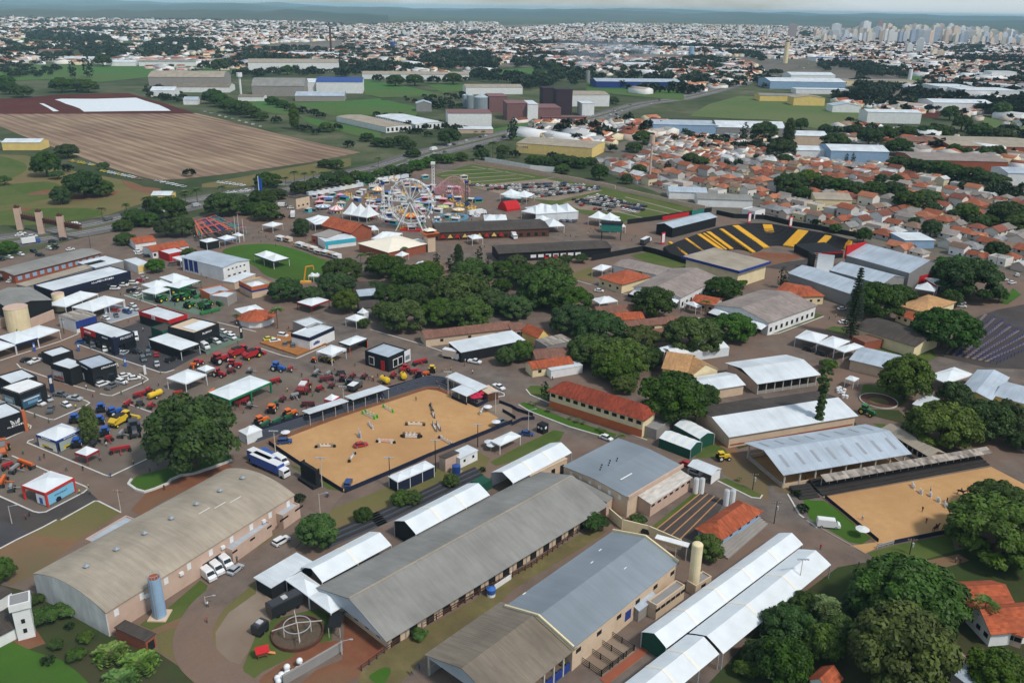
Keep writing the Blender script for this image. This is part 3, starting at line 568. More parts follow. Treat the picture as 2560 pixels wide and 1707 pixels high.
def tent(label,T,p,h=3.3,rise=1.9,col=(1,1,1),val=None,vh=.5,sides=(),name='tent',cat='tent',group=None,post=.16,postcol=(.8,.8,.8),mat='fabric_white',band=.0,n=1):
 "square or oblong tent: canopy (n peaks along p0-p1), valance band, four posts, wall panels on chosen sides"
 r=rect3(T,p,h); r.h=h; r.root=thing(name,label,cat,r.c,r.rz,group)
 for k in range(n):
  x=(-.5+(k+.5)/n)*r.L
  canopy_mesh(r.L/n,r.W,h,rise).obj('canopy',mat,r.root,(x,0,0))
 m=MB(); X,Y=r.L/2,r.W/2; vc=val or (.86,.86,.86); t=.06
 m.box(-X-t,X+t,-Y-t,-Y,h-vh,h+.04); m.box(-X-t,X+t,Y,Y+t,h-vh,h+.04); m.box(-X-t,-X,-Y,Y,h-vh,h+.04); m.box(X,X+t,-Y,Y,h-vh,h+.04); m.obj('valance','fabric',r.root,col=vc)
 me=shared(('post',post,round(h,1)),lambda:MB().box(-post/2,post/2,-post/2,post/2,0,h).mesh('post','paint'))
 for x in sorted({-X+.1,X-.1}|{(-.5+k/n)*r.L for k in range(1,n)}):
  for y in (-Y+.1,Y-.1): link('post',me,r.root,(x,y,0),0,postcol)
 for s in sides:
  sd,mt=s[0],s[1]; sc=s[2] if len(s)>2 else None; z1=s[3] if len(s)>3 else h-vh
  (cx,cy),ln,an=side_xf(r,sd); MB().box(-.04,.04,-ln/2+.2,ln/2-.2,.05,z1).obj('wall_panel',mt,r.root,(cx*.97,cy*.97,0),an,sc)
 return r
def marquee(label,T,p,h,rise,bays,axis='x',name='marquee',cat='marquee',group=None,walls=None,mat='fabric_white',seam=(.80,.77,.70)):
 "long clear-span marquee: every bay its own roof panel, a seam between, legs at each frame"
 r=rect3(T,p,h); r.h=h; r.root=thing(name,label,cat,r.c,r.rz,group); L,W=(r.L,r.W) if axis=='x' else (r.W,r.L); an=0 if axis=='x' else math.pi/2
 b=L/bays; Y=W/2; pr=[]
 for i in range(9):
  t=-1+i/4; pr.append((Y*t,h+rise*(1-abs(t))**.9*(1 if abs(t)>.3 else 1)))
 def bay():
  m=MB(); V=[];F=[]
  for y,z in pr:
   sag=0; V+=[(-b/2+.03,y,z),(0,y,z-.07 if abs(y)<Y*.98 else z),(b/2-.03,y,z)]
  for i in range(8): a=3*i; F+=[(a,a+1,a+4,a+3),(a+1,a+2,a+5,a+4)]
  return m.add(V,F).mesh('roof_panel',mat)
 me=bay()
 def sm():
  m=MB()
  for i in range(8): m.bar((0,pr[i][0],pr[i][1]+.02),(0,pr[i+1][0],pr[i+1][1]+.02),.9,.07)
  return m.mesh('seam','fabric')
 ms=sm(); ml=shared(('leg',round(h,1)),lambda:MB().box(-.1,.1,-.1,.1,0,h-.02).mesh('leg','steel')); ca,sa=math.cos(an),math.sin(an)
 for k in range(bays):
  x=(-.5+(k+.5)/bays)*L; link('roof_panel',me,r.root,(x*ca,x*sa,0),an)
 for k in range(bays+1):
  x=(-.5+k/bays)*L
  if 0<k<bays: link('seam',ms,r.root,(x*ca,x*sa,0),an,seam)
  for y in (-Y+.15,Y-.15): link('leg',ml,r.root,(x*ca*.995-y*sa,x*sa*.995+y*ca,0),an)
 for s in walls or ():
  (cx,cy),ln,a2=side_xf(r,s[0]); z1=s[3] if len(s)>3 else h-.05
  m=MB()
  if s[0] in (('b','d') if axis=='x' else ('a','c')): m.add([(0,-ln/2,.05),(0,ln/2,.05),(0,ln/2,h-.05),(0,0,h+rise-.1),(0,-ln/2,h-.05)],[(0,1,2,3,4)]); m.add([(-.05,-ln/2,.05),(-.05,ln/2,.05),(-.05,ln/2,h-.05),(-.05,0,h+rise-.1),(-.05,-ln/2,h-.05)],[(4,3,2,1,0)])
  else: m.box(-.04,.04,-ln/2,ln/2,.05,z1)
  m.obj('wall_panel',s[1],r.root,(cx*.985,cy*.985,0),a2,s[2] if len(s)>2 else None)
 return r
def pole(T,x,y,h,label,kind='double',mat='concrete_pole',name='light_mast',cat='light mast',group=None,ang=0,r=.16,ytop=None):
 "mast standing where its foot is seen; ytop: picture row of its top, from which its height follows"
 g=G(T,x,y)
 if ytop is not None:
  for _ in range(12):
   X,Y=px(T,x,ytop); q=ray(X,Y); t=math.hypot(g.x,g.y)/math.hypot(q.x,q.y); h=CAMZ+q.z*t
 o=thing(name,label,cat,g,ang,group); MB().cyl((0,0,0),(0,0,h),r,r*.6,8).obj('mast',mat,o)
 if kind=='double':
  MB().box(-1.3,1.3,-.08,.08,h-.1,h+.06).obj('crossarm','steel',o)
  for s in (-1.1,-.4,.4,1.1): MB().cb((s,-.25,h+.02),(.45,.35,.25)).obj('floodlight','steel',o)
 elif kind=='lamp':
  MB().bar((0,0,h-.2),(1.9,0,h+.35),.09).obj('arm','steel',o); MB().cb((2.1,0,h+.36),(.7,.28,.14)).obj('lamp_head','steel',o)
 elif kind=='wire':
  MB().box(-1.2,1.2,-.07,.07,h-.7,h-.55).obj('crossarm','wood',o)
  for s in (-1,-.35,.35,1): MB().cyl((s,0,h-.55),(s,0,h-.3),.07,n=6).obj('insulator','steel',o)
  if rnd.random()<.5: MB().cyl((.35,0,h-2.6),(.35,0,h-1.5),.28,n=8).obj('transformer','steel',o)
 elif kind=='flag': pass
 return o,h
# ------------------------------------------------------------------ buildings of the foreground
# beige vaulted warehouse
r=Bd('warehouse','long beige warehouse with a tan vaulted roof and stained white end wall','warehouse','n',[(265,1529),(734,1236),(571,1169)],6.2,'ax',2.6,'roof_fibre_tan','wall_pink',.25)
ws=r
for k in range(7):
 t=-.40+.137*k; x=(t if not r.flip else -t)*r.L; m=MB().cyl((0,0,-.3),(0,0,.35),.42,.42,8); m.cyl((0,0,.35),(0,0,.75),.75,.2,8)
 m.obj('roof_vent','galvanised',r.root,(x,1.2,r.h+r.rise+.05))
(cx,cy),ln,an=side_xf(r,'d'); m=wall_mesh('ax',.3,r.W+.05,r.h,r.rise+.15); m.obj('end_wall','wall_stained',r.root,(cx+math.cos(an)*.12,0,0))
openings(r,('a',9,1.1,1.6,4.6,'wall_white',.04),'window'); openings(r,('a',1,1.8,2.6,1.4,'wall_red'),'door')
me=MB().box(-.3,.3,-.5,.5,-.35,.35).mesh('air_conditioner','paint')
for t in (-.33,-.16,.06,.3): link('air_conditioner',me,r.root,(t*r.L,-r.W/2-.35,4.3),-math.pi/2,(.82,.82,.8))
openings(r,('a',1,5.5,2.6,1.6,'glass_dark'),'glass_front')
for i in range(3):
 MB().bar((0,-r.W/2*.0,0),(3.5,0,0),.12).obj('roof_strip','wall_white',r.root,(-r.L*.38+i*5.5 if r.flip else r.L*.1+i*4,-2.5-i*1.1,r.h+r.rise-.12*(i+1)-.1+.2))
def annex(T,p,h,lab,wm='wall_pink',rm='roof_steel',win=()):
 r=Bd('annex',lab,'annex',T,p,h,'flat',0,rm,wm,0,win=win); return r
annex('n',[(580,1374),(678,1305),(646,1291)],3.9,'low beige annex with a pale metal roof at the middle of the beige warehouse',win=[('a',3,1.6,.5,3.0,'dark')])
annex('n',[(707,1288),(749,1259),(712,1250)],4.2,'low beige annex with a pale metal roof at the far end of the beige warehouse',win=[('a',2,3.0,.5,3.1,'dark')])
annex('n',[(242,1358),(343,1298),(310,1290)],4.0,'low annex with a pale blue metal roof on the yard side of the beige warehouse',win=[('d',1,1.2,.3,3.0,'dark')])
# water tower, small gatehouse, white tower house
g=G('I',1470,930); o=thing('water_tank','pale blue cylindrical water tank standing beside the beige warehouse','water tank',g)
MB().cyl((0,0,0),(0,0,10.2),1.45,1.3,16).obj('shaft','wall_lightblue',o,smooth=False); MB().cyl((0,0,10.2),(0,0,10.3),1.2,1.2,16).obj('lid','wall_brick',o); MB().box(-2,2,-2,2,0,.35).obj('plinth','wall_beige',o)
m=MB()
for k in range(12): a=k*math.pi/6; b=a+math.pi/6; m.bar((1.3*math.cos(a),1.3*math.sin(a),11.1),(1.3*math.cos(b),1.3*math.sin(b),11.1),.06); m.bar((1.3*math.cos(a),1.3*math.sin(a),10.2),(1.3*math.cos(a),1.3*math.sin(a),11.1),.05)
m.obj('railing','steel',o); m=MB()
for k in range(30): m.bar((-.25,-1.55,.4+k*.33),(.25,-1.55,.4+k*.33),.05)
m.bar((-.25,-1.55,.3),(-.25,-1.5,10.3),.06); m.bar((.25,-1.55,.3),(.25,-1.5,10.3),.06); m.obj('ladder','steel',o)
r=Bd('shed','small shed with a dark brown roof and brick side below the beige warehouse','shed','I',[(1060,1035),(1335,1160),(1445,1105)],3.0,'slab',0,'roof_dark','wall_brick',.2,door=[('b',1,1.6,2.2,1.1,'dark')])
r=Bd('outbuilding','white outbuilding with a brown roof beside the white tower','house','I',[(-60,1120),(175,1000),(60,860)],3.2,'gx',1.2,'roof_dark','wall_white',.4)
r=Bd('outbuilding','small white shed with a brown roof at the corner of the yard','shed','I',[(-30,790),(105,705),(50,660)],3.0,'s+',.5,'roof_dark','wall_white',.2)
g=G('I',250,1095); o=thing('tower','white square tower with a flared top beside the brown roofed outbuilding','tower',g,R(28)); MB().box(-1.6,1.6,-1.6,1.6,0,7.6).obj('shaft','wall_white',o); MB().box(-2.0,2.0,-2.0,2.0,7.6,9.2).obj('head','wall_white',o)
for z in (2.2,4.6): MB().cb((0,-1.63,z),(.7,.1,1)).obj('window','dark',o)
MB().box(-1.7,1.7,-1.7,1.7,9.2,9.26).obj('roof','wall_grey',o)
# long grey shed
r=Bd('exhibition_shed','very long shed with a weathered grey ridged roof and beige walls','exhibition hall','n',[(969,1580),(1500,1259),(1348,1183)],4.3,'gx',3.4,'roof_fibre','wall_beige',1.6)
openings(r,('a',15,2.2,3.2,1.6,'dark',.03),'opening'); openings(r,('a',16,.35,3.6,1.8,'wall_concrete',.0),'pillar'); openings(r,('d',5,1.2,1.0,1.7,'dark',.15),'window')
(cx,cy),ln,an=side_xf(r,'d'); m=MB(); W=r.W
m.add([(0,-W/2-1.2,r.h-.6),(0,W/2+1.2,r.h-.6),(0,0,r.h+r.rise-.2)],[(0,1,2)]); m.add([(.1,-W/2-1.2,r.h-.6),(.1,W/2+1.2,r.h-.6),(.1,0,r.h+r.rise-.2)],[(2,1,0)]); m.obj('gable_cladding','roof_steel',r.root,(cx+math.cos(an)*1.5,cy,0),an)
MB().box(-r.L/2-1.4,r.L/2+1.4,-.25,.25,0,.12).obj('ridge_cap','roof_fibre_tan',r.root,(0,0,r.h+r.rise-.03))
LG=r
# white marquees beside it
marquee('white marquee of two bays against the long grey shed beside two small canopies','n',[(806,1456),(979,1362),(923,1329)],4.3,1.7,2)
marquee('white marquee with a black front wall between the stepped terrace and the long grey shed','n',[(1040,1336),(1225,1237),(1165,1210)],4.4,1.9,3,walls=[('d','wall_black')])
marquee('white marquee behind a beige arched gate near the flat grey gymnasium','n',[(1283,1208),(1430,1131),(1379,1105)],4.6,1.8,3,walls=[('c','fabric_white')])
r=Bd('arched_gate','beige arched gate front at the end of a white marquee','gate','n',[(1325,1190),(1418,1147),(1412,1142)],4.2,'slab',0,'wall_beige','wall_beige',.1,door=[('a',4,1.5,3.0,1.5,'dark',.14)])
r=Bd('flat_shed','dark walled shed with a flat white metal roof beside the curved road','shed','n',[(678,1467),(779,1406),(742,1384)],3.4,'slab',0,'roof_white','wall_black',.4)
tent('white canopy on slim posts between the flat white roofed shed and the long grey shed','n',[(714,1449),(771,1490),(806,1466)],3.4,1.4,name='canopy_tent',cat='canopy',vh=.2)
tent('white canopy on slim posts at the gable end of the long grey shed','n',[(771,1491),(827,1532),(867,1509)],3.4,1.4,name='canopy_tent',cat='canopy',vh=.2)
# black motorhome and trailer
def trailer(lab,T,p,h,col,name='trailer',cat='trailer'):
 r=rect3(T,p,h); o=thing(name,lab,cat,r.c,r.rz); MB().box(-r.L/2,r.L/2,-r.W/2,r.W/2,.7,h).obj('body','paint',o,col=col); MB().box(-r.L/2+.3,r.L/2-.3,-r.W/2+.2,r.W/2-.2,h,h+.12).obj('roof','matt',o,col=tuple(c*1.3+.02 for c in col))
 for x in (-r.L*.3,-r.L*.12,r.L*.32):
  for y in (-r.W/2+.15,r.W/2-.15): MB().cyl((x,y-.15,.45),(x,y+.15,.45),.45,n=10).obj('wheel','rubber',o)
 MB().box(-.6,.6,-.6,.6,h+.12,h+.4).obj('roof_hatch','matt',o,col=(.5,.5,.5)); return o,r
trailer('black show trailer parked beside the two small white canopies','J',[(140,860),(430,720),(320,690)],3.3,(.02,.022,.026))
trailer('small black box trailer parked beside the round pen','J',[(20,1045),(115,965),(80,905)],2.6,(.02,.022,.026))
# round pen with its frame
g=G('J',385,1100); o=thing('round_pen','round brick walled pen with a crossed beam frame on the lawn','round pen',g)
def ring(r0,r1,z0,z1,n=28):
 m=MB()
 for k in range(n):
  a,b=2*math.pi*k/n,2*math.pi*(k+1)/n; P=[(r*math.cos(t),r*math.sin(t)) for r,t in((r0,a),(r1,a),(r1,b),(r0,b))]; m.add([(x,y,z0) for x,y in P]+[(x,y,z1) for x,y in P],[(4,5,6,7),(0,4,7,3),(1,2,6,5),(3,2,1,0)])
 return m
ring(5.2,5.5,0,.9).obj('wall','wall_brown',o); ring(2.75,2.9,2.6,2.75).obj('inner_rail','steel',o); MB().cyl((0,0,0),(0,0,.16),5.2,n=28).obj('floor','trunk',o)
for k in range(4):
 a=R(20+90*k); MB().bar((0,0,3.2),(5.2*math.cos(a),5.2*math.sin(a),2.4),.15).obj('beam','concrete_pole',o); MB().cyl((2.8*math.cos(a),2.8*math.sin(a),0),(2.8*math.cos(a),2.8*math.sin(a),2.9),.12).obj('post','concrete_pole',o)
MB().cyl((0,0,0),(0,0,3.2),.25).obj('hub_post','wood',o)
# kiosk with dark tarp, playhouse, grey wall, wrapped bales
r=Bd('kiosk','small kiosk under a black tarpaulin beside the round pen','kiosk','J',[(665,1035),(770,1035),(800,895)],2.6,'s-',.3,'wall_black','wood',.2,sides=[('c',2.4,'wood')],post=[('a',2,.12,2.6)])
g=G('J',60,1300); o=thing('playhouse','little wooden playhouse with a red roof on the lawn','playhouse',g,R(25)); roof_mesh('gx',2.2,1.8,2.0,.8,.25).obj('roof','wall_red',o); wall_mesh('gx',2,1.6,2.0,.8,.8).obj('wall','wood',o)
for x in (-.9,.9):
 for y in (-.7,.7): MB().box(x-.07,x+.07,y-.07,y+.07,0,1.9).obj('leg','wood',o)
MB().bar((1,0,.9),(2.6,0,.1),.7,.06).obj('slide','paint',o,col=(.8,.3,.1))
def wall_run(lab,T,seq,h,t,mat,name='wall',cat='wall',group=None,cap=None):
 P=pts(T,seq); c=P[0]; o=thing(name,lab,cat,c,0,group)
 for i in range(len(P)-1):
  a,b=P[i]-c,P[i+1]-c; L=(b-a).length; an=math.atan2(b.y-a.y,b.x-a.x); MB().box(-t/2 if i else 0,L+t/2,-t/2,t/2,0,h).obj('wall_section',mat,o,a,an)
  if cap: MB().box(0,L,-t/2-.05,t/2+.05,h,h+.12).obj('coping',cap,o,a,an)
 return o
wall_run('dark grey block wall with bays beside the dirt yard','J',[(250,1560),(390,1480),(595,1360),(790,1245)],2.2,.35,'wall_grey',cap='wall_concrete')
for k,(x,y,z) in enumerate([(200,1520,0),(235,1490,0),(260,1515,0),(290,1465,0),(300,1490,0),(345,1465,0),(385,1440,0),(430,1415,0),(405,1395,.9),(210,1545,0),(290,1455,1.0)]):
 g=G('J',x,y); q=tag(MB().ball((0,0,.68+z),.68,10,7).obj('hay_bale','bale',None,g,smooth=True),'round white wrapped bale heaped behind the dark grey block wall','bale','white bales by the grey wall')
 if z: q['label']='round white wrapped bale resting on top of the heap'
# post and rail fence along the bank
def fence(lab,T,seq,step=2.6,h=1.3,mat='wood',rails=2,name='fence',col=None,rail=True,pw=.16):
 P=pts(T,seq); c=P[0]; o=thing(name,lab,'fence',c); me=shared(('fpost',h,mat,pw),lambda:MB().box(-pw/2,pw/2,-pw/2,pw/2,0,h).mesh('post',mat))
 for i in range(len(P)-1):
  a,b=P[i]-c,P[i+1]-c; L=(b-a).length; n=max(1,int(L/step)); an=math.atan2(b.y-a.y,b.x-a.x)
  for k in range(n+(i==len(P)-2)): link('post',me,o,a+(b-a)*(k/n),an,col)
  for j in range(rails): z=h*(.9-.42*j); MB().box(0,L,-.04,.04,z-.08,z+.08).obj('rail',mat,o,a,an,col)
 return o
fence('brown post and rail fence along the grassy bank beside the long grey shed','J',[(970,1430),(1380,1120),(2110,700),('K',180,480),('K',600,170)],1.9,1.5,'wall_brown',2,pw=.22)
g=G('J',2160,740); o=thing('water_tank','blue plastic water tank on a white base by the rail fence','water tank',g); MB().cyl((0,0,0),(0,0,.8),1.0,n=12).obj('base','wall_white',o); MB().cyl((0,0,.8),(0,0,2.0),1.0,1.1,12).obj('tank','paint',o,col=(.03,.12,.42)); MB().cyl((0,0,2.0),(0,0,2.4),1.1,.3,12).obj('lid','paint',o,col=(.04,.14,.45))
wall_run('low white wall enclosure by the rail fence','J',[(2190,690),(2340,590),(2345,560)],1.4,.2,'wall_white')
# big twin hall
def gable_parapet(r,side,mat,up=.5):
 (cx,cy),ln,an=side_xf(r,side); m=MB(); W=ln/2+.3; h,ri=r.h,r.rise
 for x in (-.2,.2): m.add([(x,-W,h-1),(x,W,h-1),(x,W,h+up),(x,0,h+ri+up),(x,-W,h+up)],[(0,1,2,3,4) if x>0 else (4,3,2,1,0)])
 m.add([(-.2,-W,h+up),(.2,-W,h+up),(.2,0,h+ri+up),(-.2,0,h+ri+up),(.2,W,h+up),(-.2,W,h+up)],[(0,1,2,3),(3,2,4,5)]); m.obj('parapet',mat,r.root,(cx,cy,0),an)
r=Bd('hall','big hall with a smooth blue grey roof and cream gable parapet','hall','n',[(1432,1616),(1694,1404),(1522,1336)],6.2,'gx',2.6,'roof_grey_blue','wall_beige',.3); gable_parapet(r,'b','wall_cream'); gable_parapet(r,'d','wall_cream',.35)
openings(r,('a',1,2.2,2.4,2.6,'wall_blue',.5),'shutter'); openings(r,('a',6,1.6,1.0,4.2,'dark',.05),'window')
for x,y in ((.1,4),(.25,6),(.18,-3),(-.35,9)): MB().box(-.5,.5,-.1,.1,0,.1).obj('roof_patch','wall_white',r.root,(x*r.L,y,r.h+r.rise*(1-abs(y)/(r.W/2))+.05))
r=Bd('livestock_hall','open livestock hall with a brown weathered ridged roof joined to the blue grey hall','hall','n',[(1069,1634),(1252,1507),(1421.5,1627)],5.4,'gx',2.9,'roof_fibre_brown','wall_grey',.5,sides=[('a',2.0,'wall_grey'),('c',2.0,'wall_blue')],post=[('a',8,.35,5.2),('c',8,.35,5.2)])
(cx,cy),ln,an=side_xf(r,'d'); m=MB(); m.add([(0,-ln/2,r.h-.9),(0,ln/2,r.h-.9),(0,ln/2,r.h-.1),(0,0,r.h+r.rise-.2),(0,-ln/2,r.h-.1)],[(0,1,2,3,4)]); m.obj('gable_cladding','roof_steel',r.root,(cx,cy,0),an)
annex('K',[(1330,830),(1590,640),(1500,600)],4.0,'low beige annex with a band of windows along the blue grey hall','wall_beige','wall_grey',win=[('a',6,1.6,.8,2.6,'dark')])
r=Bd('lean_to','lean-to with a pale blue roof against the blue grey hall','shed','K',[(1165,880),(1335,755),(1280,705)],3.0,'s+',.8,'roof_steel','wall_concrete',.2)
annex('K',[(1690,650),(1835,560),(1770,500)],3.0,'small beige pump house beside the tall cream tank','wall_beige','wall_grey',win=[('a',1,1.6,1.8,1.3,'dark')])
g=G('K',1660,690); o=thing('water_tank','tall cream cylindrical water tank behind the blue grey hall','water tank',g); MB().cyl((0,0,0),(0,0,12.5),1.25,1.25,18).obj('shaft','wall_cream',o); MB().ball((0,0,12.5),1.25,18,6,sz=.35).obj('cap','wall_cream',o)
wall_run('cream retaining wall behind the blue grey hall','K',[(890,25),(1010,130),(1250,190),(1545,320)],3.0,.3,'wall_cream')
r=Bd('porch','white flat porch roof at the back of the blue grey hall','porch','K',[(1320,215),(1610,295),(1615,262)],4.0,'slab',0,'wall_white','wall_beige',.2,walls=False,post=[('a',4,.2,4.0)])
# cattle pens
P=G('K',900,1300); o=thing('cattle_pen','group of sand floored cattle pens with dark rails below the blue grey hall','cattle pen',P)
a,b,c=pts('K',[(600,1330),(900,1110),(1290,1240)]); u=(b-a).normalized(); v=Vector((-u.y,u.x,0)); 
if v.dot(c-b)<0: v=-v
L,W=(b-a).length,abs((c-b).dot(v)); an=math.atan2(u.y,u.x); a0=a-P
def loc(x,y): return a0+u*x+v*y
m=MB(); q=[loc(0,0),loc(L,0),loc(L,W),loc(0,W)]; m.add([(p.x,p.y,.14) for p in q],[(0,1,2,3)]); m.obj('sand_floor','gravel',o)
def rail(p,q_): 
 m=MB()
 for z in (.5,.95,1.4): m.bar(p+Vector((0,0,z)),q_+Vector((0,0,z)),.09,.12)
 n=max(2,int((q_-p).length/2.2))
 for k in range(n+1): s=p+(q_-p)*(k/n); m.box(s.x-.1,s.x+.1,s.y-.1,s.y+.1,0,1.6)
 m.obj('rail_section','dark',o)
for x in (0,L/3,2*L/3,L): rail(loc(x,0),loc(x,W*.72))
rail(loc(0,0),loc(L,0)); rail(loc(0,W*.72),loc(L,W*.72)); MB().add([(p.x,p.y,.16) for p in (loc(-1,W*.76),loc(L+4,W*.76),loc(L+4,W*.98),loc(-1,W*.98))],[(0,1,2,3)]).obj('walkway','wall_brick',o)
# long white marquees, bottom right
marquee('longest white marquee of five bays along the path by the wooded garden','n',[(1666,1620),(2008,1360),(1947,1332)],4.0,1.7,5,walls=[('d','wall_green')],group=None)
marquee('white marquee of three bays side by side with the longest one, nearer the wooded garden','n',[(1808,1634),(2078,1411),(1998,1371)],4.0,1.9,3)
marquee('white marquee at the lower end of the marquee rows below the cattle pens','n',[(1718,1585),(1560,1707),(1643,1763)],4.0,1.9,3)
# gymnasium
r=Bd('gymnasium','square gymnasium with a flat blue grey roof and beige walls','gymnasium','n',[(1570,1241.5),(1703,1163),(1544,1096)],6.3,'gx',.7,'roof_grey_blue','wall_beige',.25)
MB().box(-r.L/2-.4,r.L/2+.4,-.22,.22,-.5,.45).obj('parapet','wall_pink',r.root,(0,-r.W/2-.35,r.h)); openings(r,('d',6,.9,1.2,5.0,'wall_white',.12),'window'); MB().bar((-2.5,0,0),(2.5,0,0),.35,.12).obj('roof_patch','wall_white',r.root,(-r.L*.2 if not r.flip else r.L*.2,-r.W*.22,r.h+.55))
for k in range(8): MB().cyl((0,0,0),(0,0,.35),.2,n=6).obj('roof_vent','dark',r.root,((-.3+.05*k)*r.L*(1 if r.flip else -1)*-1,r.W*(.1+.03*(k%3)),r.h+.5))
r=Bd('annex','long beige annex with a mottled whitish roof along the flat grey gymnasium','annex','G',[(1275,1320),(1645,1080),(1550,1010)],4.0,'s+',.9,'roof_mottled' if 'roof_mottled' in MATS else 'roof_white','wall_pink',.3,win=[('a',7,1.5,.6,3.1,'dark')])
plain('roof_mottled',C(200,192,182),.3,.9,.8,col2=C(214,208,200),gen=(.35,1.4,1)); 
for ch in r.root.children:
 if ch.name.startswith('roof'): ch.data.materials[0]=MATS['roof_mottled']
r=Bd('lean_to','low grey lean-to between the long grey shed and the gymnasium','shed','G',[(870,1305),(945,1245),(560,1040)],4.2,'s+',.6,'roof_fibre','wall_pink',.2)
# orange roofed clubhouse with concrete steps
r=Bd('clubhouse','pale blue clubhouse with a mottled orange tile roof above the concrete steps','clubhouse','n',[(1800,1343),(1900,1273),(1846,1251)],4.2,'hx',1.9,'roof_tile','wall_lightblue',.7,win=[('a',5,1.2,.7,2.6,'dark')])
def steps(lab,T,p,n,h,mat,name='terrace_steps',cat='steps',rise0=.1,group=None):
 "p0-p1 the lowest edge on the ground, p2 the top edge side"
 r=rect3(T,p,0); o=thing(name,lab,cat,r.c,r.rz,group); r.root=o
 for k in range(n):
  y0=-r.W/2+r.W*k/n; MB().box(-r.L/2,r.L/2,y0,y0+r.W/n,0,rise0+h*(k+1)/n).obj('step',mat,o)
 return r
steps('concrete terrace steps below the orange roofed clubhouse','K',[(1985,410),(2350,90),(2250,0)],6,2.0,'wall_concrete')
for (x,y),lab in (((1710,1220),'white cylindrical tank pair standing by the gymnasium annex'),((1990,1330),'white cylindrical tank pair standing at the corner of the striped car park')):
 g=G('G',x,y); o=thing('water_tank',lab,'water tank',g)
 for s in (-.8,.8): MB().cyl((s,0,0),(s,0,4.6),.75,n=12).obj('tank','wall_white',o); MB().ball((s,0,4.6),.75,12,4,sz=.3).obj('cap','steel',o)
# stables and barns on the right
r=Bd('riding_barn','open riding barn with a white metal roof and rows of skylights','barn','n',[(1961,1180),(2267,1129),(2157,1063)],5.2,'gx',2.4,'roof_steel','wall_beige',1.0,sides=[('a',1.3,'wall_beige'),('c',1.3,'wall_beige'),('b',1.3,'wall_beige'),('d',1.3,'wall_concrete')],post=[('a',9,.4,5.0),('c',9,.4,5.0)])
s=r.rise/(r.W/2)
for k in range(8):
 for y in (-.28,.28):
  x=(-.44+.88*k/7)*r.L; W=2.4; m=MB(); z=lambda yy:r.h+r.rise-abs(yy)*s+.04
  m.add([(x-.5,y*r.W-W,z(y*r.W-W)),(x+.5,y*r.W-W,z(y*r.W-W)),(x+.5,y*r.W+W,z(y*r.W+W)),(x-.5,y*r.W+W,z(y*r.W+W))],[(0,1,2,3)]); m.obj('skylight','carpet_grey',r.root)
MB().box(-r.L/2,r.L/2,-r.W/2,r.W/2,.10,.14).obj('sand_floor','sand',r.root)
r=Bd('stable','long stable with a white metal front slope and beige walls on a red base','stable','n',[(1824,1089),(2139,1037),(2045,978)],4.2,'gx',2.0,'roof_white','wall_beige',.6); openings(r,('a',14,3.6,.5,.9,'wall_brick',.05),'base_panel')
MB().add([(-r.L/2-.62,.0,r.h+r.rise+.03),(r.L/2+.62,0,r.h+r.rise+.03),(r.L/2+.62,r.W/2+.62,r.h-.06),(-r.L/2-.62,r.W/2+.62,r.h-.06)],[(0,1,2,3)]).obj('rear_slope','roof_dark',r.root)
for k in range(12): MB().box(-.35,.35,-.1,.1,0,.08).obj('roof_stain','dark',r.root,(rnd.uniform(0,.4)*r.L,-rnd.uniform(.1,.4)*r.W,0),rnd.random()) if False else None
r=Bd('barn','beige barn with a white metal roof behind the big dark tree','barn','G',[(1790,275),(2130,220),(1975,110)],4.0,'gx',1.4,'roof_white','wall_beige',.5)
r=Bd('barn','open sided barn with a white metal roof beside the tan gabled house','barn','n',[(1895,956),(2044,934),(2004,882)],4.6,'gx',1.8,'roof_white','wall_beige',.8,sides=[('a',1.2,'wall_concrete'),('b',4.5,'wall_beige'),('d',4.5,'wall_pink'),('c',4.0,'wall_beige')],post=[('a',8,.3,4.5)])
r=Bd('long_barn','long low barn with a drab tan roof beside the riding barn','barn','H',[(1480,870),(1065,625),(1170,590)],3.4,'gx',1.0,'roof_fibre_tan','wall_beige',.6,post=[('a',10,.25,3.3)],sides=[('a',.8,'wall_beige'),('c',3.3,'wall_beige'),('b',3.3,'wall_beige'),('d',3.3,'wall_beige')])
marquee('white marquee with green walls by the road, farther from the big dark tree','G',[(1350,715),(1640,825),(1725,745)],3.2,1.2,4,walls=[('a','wall_green'),('b','wall_green'),('d','wall_green')])
marquee('white marquee with green walls by the road, nearer the big dark tree','G',[(1490,595),(1725,725),(1860,675)],3.6,1.2,4,walls=[('a','wall_green'),('b','wall_green')])
r=Bd('carport','white roofed carport with red posts beside the striped car park','carport','G',[(1625,965),(1835,1050),(1930,1000)],3.2,'gx',.8,'roof_white','wall_white',.3,sides=[('b',3.0,'wall_white')],post=[('a',3,.16,3.1),('c',3,.16,3.1)])
# two storey school like block with orange hip roof
r=Bd('lodging_block','two storey cream block with a long red tile hip roof','building','n',[(1375,972),(1608,1044),(1640,1022)],7.0,'hx',2.6,'roof_tile_red','wall_cream',.9,win=[('a',12,1.7,1.2,5.0,'dark',.04)]); panel(r,'a','wall_orange',.05,2.8,name='lower_wall',out=.06)
openings(r,('a',8,1.3,1.1,1.6,'dark',.08),'lower_window')
annex('G',[(1210,600),(1330,640),(1420,520)],3.6,'bare concrete annex at the end of the red roofed block','wall_concrete','wall_grey')
